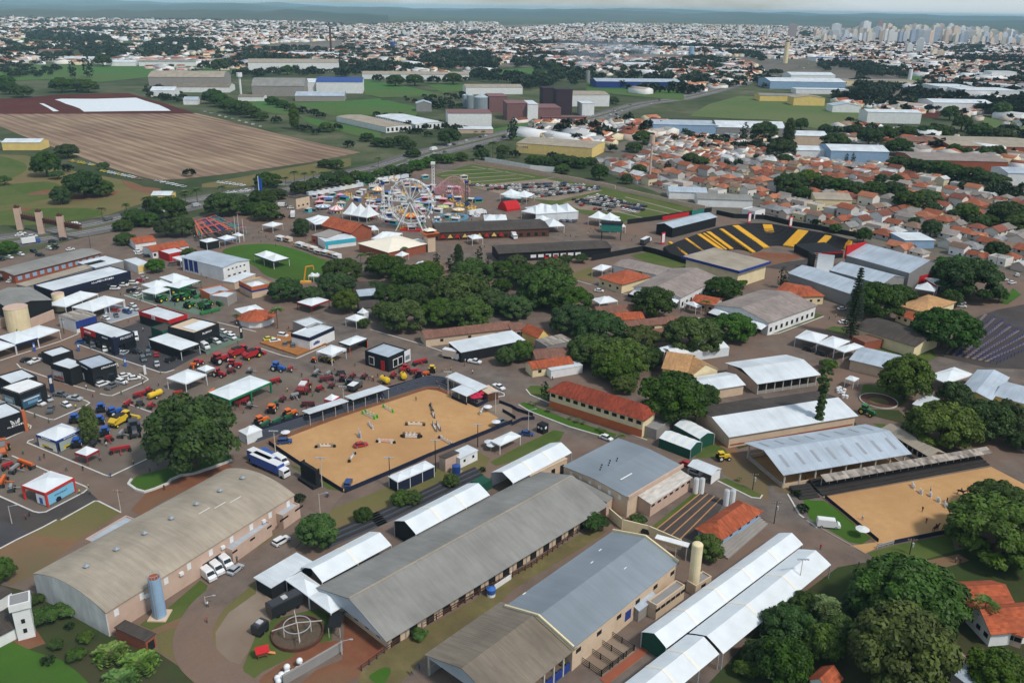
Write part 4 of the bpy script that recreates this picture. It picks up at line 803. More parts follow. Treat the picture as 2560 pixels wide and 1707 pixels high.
# second arena side
r=Bd('stand_roof','long narrow corrugated roof over the terraces of the second arena','stand roof','n',[(2065,1204),(2481,1132),(2461,1123)],3.6,'s+',.7,'roof_bands','wall_beige',.1,walls=False,post=[('c',22,.15,3.8)])
steps('dark terraces with a long narrow roof beside the second arena','n',[(2056,1240),(2474,1163),(2462,1132)],5,1.6,'step_charcoal')
steps('curved end of the dark terraces at the lower corner of the second arena','n',[(2000,1250),(2050,1243),(2052,1213)],5,1.2,'step_charcoal')
def net_fence(lab,T,seq,h=1.3,mat='navy_net'): return wall_run(lab,T,seq,h,.12,mat,name='fence',cat='fence')
net_fence('navy blue fence at the lawn side of the second arena','n',[(2062,1245),(2195,1355)],1.1); net_fence('navy blue fence along the near side of the second arena','n',[(2235,1359),(2377,1330),(2560,1297)],1.2)
fence('grey metal rail gate at the corner of the second arena','L',[(1000,310),(1150,268)],1.6,1.2,'steel',2)
# ------------------------------------------------------------------ jumping arena
net_fence('navy blue fence along the near side of the jumping arena','F',[(815,1222),(1200,1060),(1590,890),(2352,580)],1.4)
net_fence('navy blue fence on the road side of the jumping arena','F',[(120,775),(430,985),(800,1220)],1.4)
net_fence('tall navy blue fence behind the terraces of the jumping arena','F',[(0,695),(470,540),(845,415),(1220,290),(1580,185),(1640,190)],2.0)
net_fence('navy blue wing fence beside the entrance of the jumping arena','F',[(2235,395),(2352,440),('G',50,470),('G',190,515)],1.2); net_fence('short navy blue wing fence near the black ticket box','F',[(2265,475),(2352,525),('G',30,545)],1.2); net_fence('bent navy blue wing fence near the black ticket box','G',[(0,600),(90,555),(205,545)],1.2)
# curved bleachers: each tier follows the back edge
base=curve(pts('F',[(0,755),(110,715),(470,590),(845,470),(1220,345),(1500,258),(1580,240),(1690,245),(1770,285)]),3)
back=curve(pts('F',[(0,705),(110,675),(470,555),(845,430),(1220,305),(1500,210),(1590,188),(1720,195),(1790,245)]),3)
o=thing('bleachers','dark grey stepped terraces running round the back of the jumping arena','bleachers',base[0]); n=5
for k in range(n):
 m=MB(); z=.35+.4*k
 for i in range(len(base)-1):
  q=[base[i].lerp(back[i],k/n),base[i+1].lerp(back[i+1],k/n),base[i+1].lerp(back[i+1],(k+1)/n),base[i].lerp(back[i],(k+1)/n)]; q=[p-base[0] for p in q]
  m.add([(p.x,p.y,0) for p in q]+[(p.x,p.y,z) for p in q],[(4,5,6,7),(0,1,5,4),(2,3,7,6),(1,2,6,5),(3,0,4,7)])
 m.obj('tier','step_dark',o)
for lab,p in (('white roof over the terraces nearer the big round tree','x0'),):
 r=Bd('stand_roof','white roof over the terraces beside the red edged tent','stand roof','F',[(490,510),(845,395),(785,355)],3.6,'s-',.6,'roof_white','wall_beige',.2,walls=False,post=[('a',4,.14,3.6),('c',4,.14,3.6)])
 r=Bd('stand_roof','white roof over the terraces beside the yellow tank trailer','stand roof','F',[(890,380),(1220,275),(1150,232)],3.6,'s-',.6,'roof_white','wall_beige',.2,walls=False,post=[('a',4,.14,3.6),('c',4,.14,3.6)])
r=Bd('pavilion','white roofed guest pavilion at the far corner of the jumping arena','pavilion','F',[(1745,155),(2035,285),(2115,245)],3.6,'s+',.35,'roof_white','wall_navy',.15,walls=False,post=[('a',5,.15,3.6),('c',5,.15,3.6)])
r=Bd('pavilion','lower white roofed wing of the guest pavilion beside the red parasols','pavilion','F',[(1795,272),(1935,335),(2030,285)],3.2,'s+',.3,'roof_white','wall_navy',.1,sides=[('a',1.1,'wall_navy')],post=[('a',3,.15,3.2)])
r=Bd('ticket_house','small brown booth with a beige roof beside the red parasols','booth','F',[(2130,312),(2225,285),(2110,240)],3.0,'slab',0,'wall_beige','wall_brown',.1)
wall_run('navy blue platform front below the red parasols','F',[(1935,390),(2030,435),(2125,385)],1.3,.2,'wall_navy')
def parasol(T,x,y,lab,col=(.55,.03,.08),h=2.4,rr=1.5,group=None,n=8):
 o=thing('parasol',lab,'parasol',G(T,x,y,0),rnd.random(),group); MB().cyl((0,0,0),(0,0,h),.05,n=5).obj('pole','steel',o); m=MB(); V=[(rr*math.cos(2*math.pi*k/n),rr*math.sin(2*math.pi*k/n),h-.45) for k in range(n)]+[(0,0,h+.1)]; m.add(V,[(k,(k+1)%n,n) for k in range(n)]); m.obj('canopy','fabric',o,col=col); return o
for x,y in ((1985,385),(2030,375),(2070,360),(2005,400),(2045,395)): parasol('F',x,y,'crimson parasol by the guest pavilion','x' and (.5,.02,.06),3.0,group='crimson parasols at the pavilion')
for x,y,l in ((2140,800,'white parasol beside the dark tables'),(2160,830,'white parasol beside the dark tables')): parasol('F',x,y,l,(.62,.66,.7),group='white parasols beside the arena')
parasol('F',275,712,'white and navy parasol at the corner of the arena by the dark car',(.7,.7,.72)); parasol('F',2205,615,'white and navy parasol beside the grey car on the arena',(.7,.7,.72)); parasol('F',2130,475,'white parasol by the arena entrance',(.75,.75,.77))
# show jumps: two wings, poles between, flower boxes
def jump(T,x,y,x2,y2,lab,wing=(.8,.8,.8),poles=((.8,.8,.8),),flowers=False,h=1.5,spread=1,ww=.9):
 a,b=G(T,x,y),G(T,x2,y2); c=(a+b)/2; o=thing('show_jump',lab,'show jump',c,math.atan2((b-a).y,(b-a).x)); L=(b-a).length
 for s in (-1,1):
  for d in range(spread):
   m=MB(); X=s*(L/2-ww/2); y0=d*1.3-.65*(spread-1)
   for k in range(4): m.box(X-ww/2+k*ww/3.3,X-ww/2+k*ww/3.3+.12,y0-.08,y0+.08,0,h*(1 if k%3 else .85))
   m.box(X-ww/2,X+ww/2,y0-.25,y0+.25,0,.12); m.box(X-ww/2,X+ww/2,y0-.06,y0+.06,h*.5,h*.62); m.box(X-ww/2,X+ww/2,y0-.07,y0+.07,h*.15,h*.4); m.obj('wing','paint',o,col=wing)
  if flowers: MB().ball((s*(L/2+.2),0,.4),.55,6,4).obj('flower_bush','leaf_dark',o,col=(1,1,1))
 for d in range(spread):
  for k in range(3):
   y0=d*1.3-.65*(spread-1); n=6
   for q in range(n): MB().cyl((-L/2+ww+q*(L-2*ww)/n,y0,.4+.42*k),(-L/2+ww+(q+1)*(L-2*ww)/n,y0,.4+.42*k),.09,n=6).obj('pole_band','paint',o,col=poles[q%len(poles)]) if k==2 else None
   if k<2: MB().cyl((-L/2+ww,y0,.4+.42*k),(L/2-ww,y0,.4+.42*k),.09,n=6).obj('pole','paint',o,col=poles[0])
 return o
Wt=(.8,.8,.8); Bk=(.02,.02,.02); Gr=(.12,.6,.05); Nv=(.03,.06,.2)
jump('F',985,490,1110,545,'green and white double show jump nearest the terraces',Gr,(Wt,Gr),spread=2); jump('F',1165,435,1265,490,'single green and white show jump beside the terraces',Gr,(Wt,Gr))
jump('F',1035,590,1075,640,'navy and white show jump behind the green double jump',(.7,.72,.78),(Wt,Nv)); jump('F',940,690,965,725,'narrow show jump with a white sail and blue panels',(.6,.65,.75),(Nv,Wt),h=2.6)
jump('F',560,805,715,800,'black and white show jump nearest the dark car by the fence',(.25,.25,.25),(Wt,Bk),True); jump('F',1120,755,1265,765,'white show jump with pink poles in the middle of the sand',Wt,((.75,.45,.45),Wt),True)
jump('F',1345,705,1510,710,'black double show jump with palms at its sides',Bk,(Wt,Bk),True,spread=2); jump('F',1370,600,1555,605,'black show jump with striped poles behind the palm jump',Bk,(Wt,Bk),False)
jump('F',860,935,905,870,'black and white show jump set lengthwise near the red car',(.4,.4,.4),(Wt,Bk),True)
jump('F',1615,490,1645,540,'dark show jump in the line across the arena, nearest the terraces',(.15,.15,.2),(Wt,Bk)); jump('F',1640,590,1680,660,'dark triple show jump in the line across the arena',(.2,.2,.25),(Wt,Nv),spread=2); jump('F',1690,720,1795,785,'white show jump with bushes at the near end of the line',Wt,(Wt,(.5,.4,.3)),True)
jump('F',1605,420,1620,470,'dark show jump with a bush at the far end of the line',(.1,.12,.1),(Bk,Wt),True)
# masts of the arena
for x,y,yt,lab,mt in ((185,905,645,'pale concrete floodlight mast at the corner by the blue tanks','concrete_pole'),(608,1165,890,'pale concrete floodlight mast beside the black screen','concrete_pole'),(803,350,240,'pale concrete floodlight mast behind the two stand roofs','concrete_pole'),(1765,310,105,'pale concrete floodlight mast by the guest pavilion','concrete_pole'),(2200,490,290,'pale concrete floodlight mast at the arena entrance','concrete_pole'),(1232,1165,890,'dark floodlight mast beside the blue walled tent','dark'),(1650,1025,735,'dark floodlight mast by the pink hut','dark'),(2037,800,590,'dark floodlight mast behind the white hut','dark')):
 pole('F',x,y,9,lab,'double',mt,ytop=yt)
# screen seen from behind, tents and huts
r=rect3('F',[(425,1085),(565,1175),(575,1170)],0.1); a=r.c; o=thing('video_screen','big black video screen seen from behind at the arena corner','screen',a,r.rz); MB().box(-r.L/2,r.L/2,-.5,.5,1.0,5.6).obj('screen','wall_black',o); MB().box(-r.L/2,r.L/2,-1.6,1.6,.05,1.0).obj('base','wall_black',o)
for x in (-r.L/2+.2,r.L/2-.2): MB().box(x-.15,x+.15,.5,.9,.05,5.8).obj('truss','dark',o)
tent('oblong white tent with navy walls along the arena fence','F',[(1300,1118),(1640,972),(1545,928)],3.6,.9,sides=[('a','wall_navy'),('b','wall_navy'),('d','wall_navy')],val=(.8,.8,.8),vh=.25,n=3)
r=Bd('hut','white hut with a pale ribbed roof beside the arena fence','hut','F',[(1875,905),(2035,830),(1965,775)],3.2,'slab',0,'roof_white','wall_white',.2,win=[('a',2,.8,.8,1.9,'dark',.25)]); r=Bd('hut','pink hut with a small brown roof beside the white hut','hut','F',[(1740,915),(1865,860),(1810,830)],4.0,'s-',.3,'roof_dark','wall_pink',.15)
g=G('F',1840,1040); o=thing('water_tank','tall blue water tank beside the pink hut','water tank',g); MB().cyl((0,0,0),(0,0,2.6),1.2,1.25,14).obj('tank','paint',o,col=(.02,.06,.24)); MB().cyl((0,0,2.6),(0,0,2.9),1.25,.5,14).obj('lid','paint',o,col=(.02,.07,.27)); MB().box(-1.7,1.7,-1.7,1.7,0,.15).obj('plinth','wall_concrete',o)
for x,y in ((75,855),(122,890)):
 g=G('F',x,y); o=thing('water_tank','squat blue water tank at the corner of the arena','water tank',g,0,'blue tanks at the arena corner'); MB().cyl((0,0,0),(0,0,1.3),1.5,1.6,14).obj('tank','paint',o,col=(.03,.09,.3)); MB().cyl((0,0,1.3),(0,0,1.7),1.6,.4,14).obj('lid','paint',o,col=(.04,.11,.34))
tent('white tent on slim posts beside the white parasols','n',[(1250,1113),(1302,1089),(1281,1077)],3.2,1.0,vh=.3)
r=Bd('container','green shipping container beside the green walled marquee','container','F',[(2060,1160),(2165,1105),(2120,1040)],2.6,'slab',0,'wall_green','wall_green',0); bpy.data.objects[r.root.name].name='shipping_container'
r=rect3('G',[(212,590),(285,620),(290,560)],2.8); o=thing('ticket_box','black cube shaped ticket box with white emblems','booth',r.c,r.rz); MB().box(-1.3,1.3,-1.3,1.3,0,3).obj('body','wall_black',o)
for s in (-1,1): MB().cyl((s*.6,-1.34,2.0),(s*.6,-1.31,2.0),.4,n=12).obj('emblem','wall_white',o)
MB().cyl((1.31,0,2.0),(1.34,0,2.0),.5,n=12).obj('emblem','wall_white',o)
# terraces below the arena
o=None
a=pts('F',[(1100,1520),(1740,1210),(2060,1060)]); 
for i,(p,q,l) in enumerate(((pts('F',[(640,1700),(1180,1470)]),3,'lower'),(pts('F',[(1090,1510),(1750,1195)]),5,'u'),(pts('F',[(1750,1195),(2070,1050)]),5,'u2'))):
 d=(p[1]-p[0]); L=d.length; an=math.atan2(d.y,d.x); lab={'lower':'dark stepped terrace between the round tree and the white marquee with a black wall','u':'dark stepped terrace behind the white marquee with a black wall','u2':'dark stepped terrace leading up to the green container'}[l]
 o=thing('terrace_steps',lab,'steps',p[0],an)
 for k in range(6): MB().box(0,L,-1.5+k*.75,-1.5+(k+1)*.75,0,.15+.22*k).obj('step','step_charcoal' if k%2 else 'step_dark',o)
# ------------------------------------------------------------------ exhibition stands (tables of eave corners in the picture)
plain('wall_aqua',C(60,170,190),.08,.4,.7); plain('wall_teal',C(50,120,110),.1,.4,.8); plain('wall_any2',(1,1,1),.05,.4,.6,obj=True)
def pavilion(lab,T,p,h,wall,roof='roof_white',fascia=None,fh=1.4,win=(),name='show_pavilion',cat='pavilion',base=None):
 "flat roofed stand: parapet walls, roof deck, optional coloured fascia round the top"
 r=Bd(name,lab,cat,T,p,h,'flat',0,roof,wall,0,win=win)
 if fascia:
  m=MB(); X,Y=r.L/2+.08,r.W/2+.08; t=.2
  m.box(-X,X,-Y,-Y+t,h-fh,h+.1); m.box(-X,X,Y-t,Y,h-fh,h+.1); m.box(-X,-X+t,-Y+t,Y-t,h-fh,h+.1); m.box(X-t,X,-Y+t,Y-t,h-fh,h+.1); m.obj('fascia',fascia,r.root)
 return r
r=Bd('office_block','long brick office block with a grey corrugated roof by the avenue','office','V',[(235,1350),(1640,990),(1340,925)],4.6,'gx',.9,'roof_fibre','wall_brick',.7,win=[('a',12,2.2,1.8,2.4,'wall_lightblue',.05),('d',2,1.6,1.6,2.4,'wall_white',.25)])
r=Bd('office_wing','low office wing with a tan corrugated roof behind the navy showroom','office','V',[(430,1545),(1570,1220),(1480,1170)],4.4,'slab',0,'roof_fibre_tan','wall_grey',.3)
r=Bd('office_wing','white flat roofed office with an open courtyard behind the navy showroom','office','V',[(1560,1240),(2010,1130),(1720,1050)],4.8,'slab',0,'roof_white','wall_grey',.1); MB().box(-4.5,4.5,-2.2,2.2,0,.06).obj('courtyard_opening','dark',r.root,(-r.L*.18,.5,5.0))
r=pavilion('long navy showroom with a white roof and white lettering along its front','A',[(490,615),(1195,432),(1000,385)],6.2,'wall_navy','roof_white'); pn=panel(r,'a','wall_navy',4.2,6.2); words(pn,'~12',1.3,5.2,y=r.L*.12); openings(r,('a',9,3.5,2.2,2.0,'glass_dark',.07),'shop_window')
r=Bd('storage_hall','old storage hall with a grey roof and dark open front by the cream tank','hall','A',[(470,695),(90,775),(-210,675)],6.5,'gy',1.6,'roof_fibre','wall_black',.5)
for x,y,rr,h,l in ((180,965,4.4,9.5,'big cream cylindrical tank with a brown lid beside the storage hall'),(555,790,2.5,7.5,'smaller cream tank standing between the storage hall and white tents')):
 g=G('A',x,y); o=thing('storage_tank',l,'tank',g); MB().cyl((0,0,0),(0,0,h),rr,n=20).obj('shell','wall_cream',o); MB().cyl((0,0,h),(0,0,h+.25),rr*1.03,rr*.9,20).obj('lid','wall_pink',o)
wall_run('low pinkish wall in front of the storage hall','A',[(0,960),(90,930),(280,960),(500,870)],4.0,.4,'wall_pink')
for a in (('pair of white tents behind the smaller cream tank','A',[(600,760),(900,640),(780,600)],4.2,2.2,2,(.8,.8,.8),()),('pair of white tents with white pillars over a grey carpet','A',[(850,800),(1145,695),(985,650)],4.2,2.0,2,(.85,.85,.85),()),
 ('white tent with a navy sign band beside the blue walled garage','A',[(345,1045),(548,972),(385,920)],4.0,1.9,1,(.8,.8,.8),()),('white tent with a navy front between two white tents','A',[(140,1105),(345,1045),(150,985)],4.0,1.9,1,(.02,.03,.09),()),('white tent cut by the edge of the stands, next to the navy fronted tent','A',[(-70,1180),(138,1108),(-20,1035)],4.0,1.9,1,(.8,.8,.8),()),
 ('white tent with dark sides behind the green tractors, lowest of four','A',[(1300,618),(1425,643),(1595,602)],4.0,1.6,1,(.8,.8,.8),()),('white tent behind the green tractors, left unmarked','A',[(1300,555),(1400,595),(1565,545)],4.4,2.0,1,(.8,.8,.8),()),('white tent behind the green tractors, farthest from them','A',[(1465,490),(1585,532),(1730,492)],4.4,2.2,1,(.8,.8,.8),()),('white tent with a green sign band facing the green tractors','A',[(1510,565),(1640,592),(1860,525)],4.0,1.6,1,(.01,.13,.05),[('a','wall_green',None,2.5)]),
 ('oblong white tent with black sides and a violet banner','A',[(1660,1160),(1832,1100),(1510,1010)],4.2,1.0,1,(.03,.03,.03),[('d','wall_black')]),('square white tent on the green oval lawn','R',[(1640,765),(1880,852),(2085,815)],4.2,2.2,2,(.06,.06,.06),()),
 ('white tent with black walls beside the white block with blue drapes','R',[(965,592),(1060,622),(1188,582)],4.2,1.2,1,(.04,.04,.04),[('b','wall_black',None,3.6),('a','wall_black',None,3.6)]),('white tent with a blue band by the flag poles','R',[(1190,562),(1280,588),(1400,548)],4,1.6,1,(.3,.4,.6),()),('small white tent nearest the flag poles','R',[(1372,524),(1455,540),(1535,528)],4,1.4,1,(.8,.8,.8),()),('white tent under the thin trees by the food stalls','R',[(1740,405),(1870,425),(2010,390)],4,1.6,1,(.8,.8,.8),()),
 ('pair of little white tents beside the orange lifting arm','B',[(480,697),(575,702),(617,682)],3.2,1.3,2,(.8,.8,.8),()),('white tent beside the round orange roofed house','A',[(2155,780),(2240,832),(2400,770)],3.6,1.6,1,(.8,.8,.8),()),
 ('white tent with dark lettering and yellow loaders beneath','B',[(555,1390),(695,1427),(837,1367)],4.2,1.6,1,(.75,.75,.75),()),('white tent with orange posts behind the lettered tent','B',[(760,1305),(860,1337),(997,1264)],4.0,1.2,1,(.05,.05,.05),[('c','wall_black')]),
 ('white tent with maroon posts beside the red tractors','E',[(1530,165),(1705,217),(1897,132)],4.2,2.0,1,(.75,.75,.75),()),('small white tent between the maroon posted tent and red tractors','E',[(1805,78),(1885,107),(1980,72)],3.6,1.2,1,(.3,.3,.3),()),
 ('long white tent in a bright green frame','E',[(2110,367),('F',137,202),(2310,132)],4.2,1.3,2,(.01,.2,.07),()),('white tent in a red frame with a blue picture wall','E',[(200,1150),(415,1220),(697,1087)],4.4,1.3,1,(.6,.04,.03),()),
 ('white tent with a navy band and picture walls','E',[(330,682),(515,744),(748,636)],4.2,1.9,1,(.02,.06,.25),()),('small white tent with a dark red band','E',[(685,847),(795,880),(912,822)],3.3,1.6,1,(.35,.03,.04),()),('small white tent by the corner of the arena terraces','E',[(2190,648),(2265,690),('F',28,622)],3.2,1.6,1,(.8,.8,.8),[('a','fabric_white'),('b','fabric_white')]),('small white tent edged in red behind the stand roofs','F',[(625,357),(700,375),(815,345)],3.2,1.4,1,(.6,.05,.08),()),
 ('white tent with a dark red band beneath the thin tree','B',[(375,938),(510,975),(660,915)],3.8,1.2,1,(.3,.02,.03),()),('white tent on green legs beside the shaded garden','B',[(820,1087),(920,1112),(1027,1077)],3.4,1.6,1,(.8,.8,.8),()),('peaked white tent behind the green legged tent','B',[(930,1032),(990,1045),(1048,1027)],3.4,1.9,1,(.8,.8,.8),[('b','fabric_white')]),('white tent beside the tall cypress trees','B',[(1455,600),(1560,608),(1640,577)],4,1.6,1,(.8,.8,.8),())):
 lab,T,p,h,ri,n,val,sd=a; rr=tent(lab,T,p,h,ri,val=val,vh=.7 if max(val)<.7 or max(val)-min(val)>.2 else .4,sides=sd,n=n,postcol=val if max(val)-min(val)>.1 else (.75,.75,.75),post=.5 if 'frame' in lab else .18)
 if 'red frame' in lab:
  q=panel(rr,'b','wall_any2',.4,3.4,col=(.22,.52,.72),name='picture_wall',out=-.05); MB().cyl((.07,-1,.7),(.1,-1,.7),.9,n=6).obj('picture_shape','wall_navy',q); words(q,'~7',.8,2.3,col=(.05,.1,.2)); q=panel(rr,'a','wall_any2',.4,3.3,3.4,2.2,col=(.8,.82,.84),name='picture_wall',out=-.05); MB().box(.05,.09,-.6,.6,.6,2.4).obj('picture_shape','wall_any2',q,col=(.03,.12,.4))
 if 'navy band and picture' in lab:
  for s_,c_ in (('a',(.75,.72,.6)),('b',(.35,.42,.4))): q=panel(rr,s_,'wall_any2',.3,3.3,rr.L*.86 if s_=='a' else rr.W*.8,col=c_,name='picture_wall',out=-.05); MB().box(.05,.08,-2.4,.6,.6,1.6).obj('picture_shape','wall_any2',q,col=(.6,.45,.03)); MB().box(.05,.09,-1.6,2.2,.5,1.1).obj('picture_shape','wall_any2',q,col=(.03,.04,.05))
  for s_ in 'ab': q=panel(rr,s_,'wall_blue',3.5,4.25,name='sign_panel',out=.08); words(q,'~10',.55,3.86)
 if 'dark lettering' in lab:
  for s_ in 'ab': q=panel(rr,s_,'wall_white',3.4,4.25,name='sign_panel'); words(q,'LONKING',.85,3.8,col=(.03,.03,.04),out=.05)
 if 'green sign band' in lab: q=panel(rr,'b','wall_green',3.2,4.1,5,3); words(q,'~9',.6,3.65)
 if 'orange posts' in lab:
  for ch in rr.root.children:
   if ch.name.startswith('post'): ch.color=(.8,.12,.02,1)
r=Bd('garage','garage with a striped roof and a blue wall beside the cream tank','garage','A',[(690,892),(882,836),(765,775)],5.2,'slab',0,'roof_bands','wall_white',.1); panel(r,'a','wall_blue',1.8,5.0)
# car makers' stands
r=pavilion('dark navy car stand with a red corner and white car maker lettering','A',[(1045,1052),(1232,992),(915,893)],6.4,'wall_black','roof_white'); 
q=panel(r,'d','wall_red',4.2,6.6,r.W*.46,-r.W*.28); words(q,'CITROËN',1.0,5.3); q2=panel(r,'d','wall_red',2.2,6.6,1.6,-r.W*.47,out=.14,name='corner_panel'); 
q=panel(r,'d','wall_navy',4.4,6.5,r.W*.48,r.W*.24); words(q,'PEUGEOT',.85,5.4); q=panel(r,'a','wall_navy',4.4,6.6); words(q,'PEUGEOT',1.25,5.45,y=.8); MB().box(-1,1,-1,1,.05,6.7).obj('corner_pillar','wall_navy',r.root,((-1 if not r.flip else 1)*r.L/2,-r.W/2,0))
for s_ in 'ad': openings(r,(s_,5,2.4,2.6,1.9,'glass_dark',.12),'shop_window')
def poster(r,side,off,w,z0,z1,col,shapes): 
 q=panel(r,side,'wall_any2',z0,z1,w,off,'poster',col)
 for y,z,a,b,c in shapes: MB().box(.05,.08,y-a/2,y+a/2,z-b/2,z+b/2).obj('poster_shape','wall_any2',q,col=c)
r=pavilion('red banded car stand with a white roof and a white square sign','A',[(1275,802),(1545,886),(1740,838)],5.4,'wall_black','roof_white','wall_red',1.7); q=panel(r,'a','wall_white',3.9,5.3,2.2,0,'sign_panel',out=.16); words(q,'~3',.75,4.6,col=(.5,.02,.03))
r=pavilion('dark green booth between the red banded stand and the black car stand','A',[(1385,945),(1490,985),(1560,915)],5.4,'wall_green','roof_dark')
r=pavilion('black car stand with a beige inner roof and white maker lettering','A',[(1780,1000),(2008,912),(1790,848)],7.0,'wall_black','wall_beige'); MB().box(-r.L*.32,r.L*.42,-r.W*.4,r.W*.1,0,.5).obj('roof_cover','fabric_white',r.root,(0,0,r.h-.5)); q=panel(r,'a','wall_black',4.4,7.0); words(q,'~6',1.1,5.3); openings(r,('a',4,3,2.6,1.8,'glass_dark',.15),'shop_window')
r=pavilion('small black stand with a white roof behind the pair of tall black stands','A',[(480,1217),(668,1160),(560,1118)],4.4,'wall_black','roof_white')
r=pavilion('black stand with a picture poster joined to a taller black stand','A',[(640,1332),(800,1272),(680,1198)],6.4,'wall_black','roof_white'); poster(r,'d',-2,6,.8,4.2,(.35,.33,.33),[(0,3.2,4,1.0,(.6,.6,.6)),(.5,1.8,5,1.0,(.3,.08,.06)),(-1,2.4,2.5,.8,(.7,.7,.7))])
r=pavilion('tall black stand with three white window slits and white lettering','A',[(840,1328),(1060,1263),(890,1200)],7.0,'wall_black','roof_steel'); q=panel(r,'a','wall_black',5.4,7); words(q,'~9',.95,6.1,y=2); q=panel(r,'d','wall_black',5.4,7); words(q,'~9',.8,6.0)
for k in range(3): panel(r,'d','wall_white',.9,3.4,.8,-1.6-1.3*k if True else 0,'window')
openings(r,('a',2,2.6,3,1.8,'glass_dark',.25),'shop_window')
r=pavilion('black stand with a white rimmed roof and blue picture walls','E',[(175,307),(417,216),(250,160)],6.6,'wall_black','roof_steel'); poster(r,'d',-1.5,6,1,4.3,(.16,.24,.26),[(0,2.8,4,1.4,(.5,.6,.65)),(1,1.7,3,.8,(.05,.1,.1))]); poster(r,'a',-1,6.5,1,4.3,(.04,.1,.16),[(0,3.6,5.5,.5,(.6,.65,.7)),(.3,2.4,3.5,1,(.15,.3,.45))]); MB().box(-r.L/2,r.L/2,-r.W/2,r.W/2,0,.12).obj('roof_rim','wall_white',r.root,(0,0,r.h-.32))
r=pavilion('black stand with a white roof behind the stand with blue picture walls','E',[(100,217),(337,145),(165,86)],6.6,'wall_black','roof_white')
r=pavilion('black stand with a white ram head emblem and a wooden portal','E',[(-150,588),(207,470),(20,395)],6.6,'wall_black','roof_white'); q=panel(r,'a','wall_black',.2,6.6); words(q,'~8',.9,2.9,y=r.L*.26)
m=MB(); 
for s in (-1,1):
 P=[(s*.25,3.4),(s*.7,4.3),(s*1.35,4.9),(s*1.2,3.9),(s*.75,3.5),(s*1.0,4.4)]
 for a,b in zip(P,P[1:]): m.bar((.1,a[0],a[1]),(.1,b[0],b[1]),.1,.3)
m.bar((.1,0,4.6),(.1,0,3.6),.1,.5); m.obj('emblem','wall_white',q,(0,r.L*.26,0)); MB().box(-.5,.5,-.5,.5,0,7).obj('portal_post','wall_orange',r.root,(r.L/2 if not r.flip else -r.L/2,-r.W/2,0))
wall_run('white lattice fence beside the black stand with blue picture walls','E',[(-20,420),(200,500)],2.6,.1,'wall_white')
r=pavilion('orange walled stand with a white roof by the green combines','A',[(1835,597),(1930,645),(2105,592)],4.2,'wall_orange','roof_steel'); r=pavilion('beige stone stand with a white roof beside the orange walled stand','A',[(1925,655),(2085,672),(2232,632)],4.2,'wall_concrete','roof_white')
r=Bd('white_block','white two storey block with blue drapes beside the green oval lawn','building','R',[(1260,922),(1580,832),(1170,690)],7.2,'gy',.9,'roof_steel','wall_white',.4,win=[('a',5,1.0,.7,5.3,'dark',.2),('a',4,1.5,.7,2.2,'dark',.2)])
for k in range(3):
 m=MB()
 for i in range(6): m.box(-.04,.04,-1.3+i*.44,-1.3+(i+1)*.44,.8+.5*abs(math.sin(i*.6+.3)),6.8)
 (cx,cy),ln,an=side_xf(r,'d'); m.obj('drape','wall_blue',r.root,(cx+math.cos(an)*.1,cy+(ln*.40-k*3.6)*(1 if math.cos(an)<0 else -1)*(1 if r.flip else -1)*(-1),0),an)
r=Bd('restaurant','white restaurant with an orange tile roof under the dark trees','restaurant','R',[(395,728),(838,652),(765,590)],4.0,'gx',1.5,'roof_tile','wall_white',.4,win=[('a',5,1.3,1.4,2,'dark')]); r=pavilion('red and white shop front before the orange roofed restaurant','R',[(470,715),(600,760),(765,705)],4.2,'wall_red','roof_white')
r=Bd('house','small white house with an orange tile roof beneath the dark trees','house','R',[(185,632),(440,597),(330,535)],3.6,'gx',1.5,'roof_tile','wall_white',.4); tent('white awning tent beside the red and white shop front','R',[(640,800),(740,840),(830,765)],3.4,1.2)
r=Bd('truck_box','long white exhibition truck body with a yellow open end','truck','R',[(45,835),(215,905),(322,855)],4.2,'slab',0,'roof_white','wall_white',0); panel(r,'b','wall_yellow',.8,4.0)
r=pavilion('stand with a blue and orange striped band and open top','R',[(1455,1088),(1610,1168),(1837,1092)],5.4,'wall_beige','roof_fibre_tan','wall_orange',1.6); MB().box(-r.L/2-.12,r.L/2+.12,-r.W/2-.12,r.W/2+.12,3.0,3.8).obj('band','wall_blue',r.root); canopy_mesh(r.L*.5,r.W*.6,5.0,1.2).obj('canopy','fabric_white',r.root,(r.L*.1,-r.W*.1,0))
r=Bd('annex','low beige annex with a flat white roof below the white block with drapes','annex','R',[(1260,1090),(1400,1112),(1640,1005)],3.4,'slab',0,'roof_white','wall_beige',.2)
o=thing('round_house','round white house with a conical orange tile roof','house',G('n',642,806)); m=MB(); n=10
for k in range(n): a,b=2*math.pi*k/n,2*math.pi*(k+1)/n; m.add([(8.2*math.cos(a),8.2*math.sin(a),3),(8.2*math.cos(b),8.2*math.sin(b),3),(1.2*math.cos(b),1.2*math.sin(b),5.4),(1.2*math.cos(a),1.2*math.sin(a),5.4)],[(0,1,2,3)])
m.cyl((0,0,5.35),(0,0,5.9),1.3,.2,10); m.obj('roof','roof_tile',o); MB().cyl((0,0,0),(0,0,3.1),7.0,n=10).obj('wall','wall_white',o)
r=pavilion('navy banded stand with a white roof on a wooden deck','B',[(490,1267),(717,1167),(570,1120)],5.4,'wall_white','roof_white','wall_navy',1.4); poster(r,'a',-3.5,5.5,.6,3.8,(.8,.8,.82),[(0,2.2,3.6,.9,(.08,.12,.25)),(0,2.7,2,.6,(.08,.12,.25))]); r=pavilion('white stand with grey slanted walls behind the navy banded stand','B',[(335,1112),(470,1172),(612,1112)],5.4,'wall_grey','roof_white')
r=Bd('deck','wooden deck carrying display cars beside the navy banded stand','deck','B',[(35,1310),(375,1425),(620,1310)],.45,'slab',0,'deck','deck',0); 
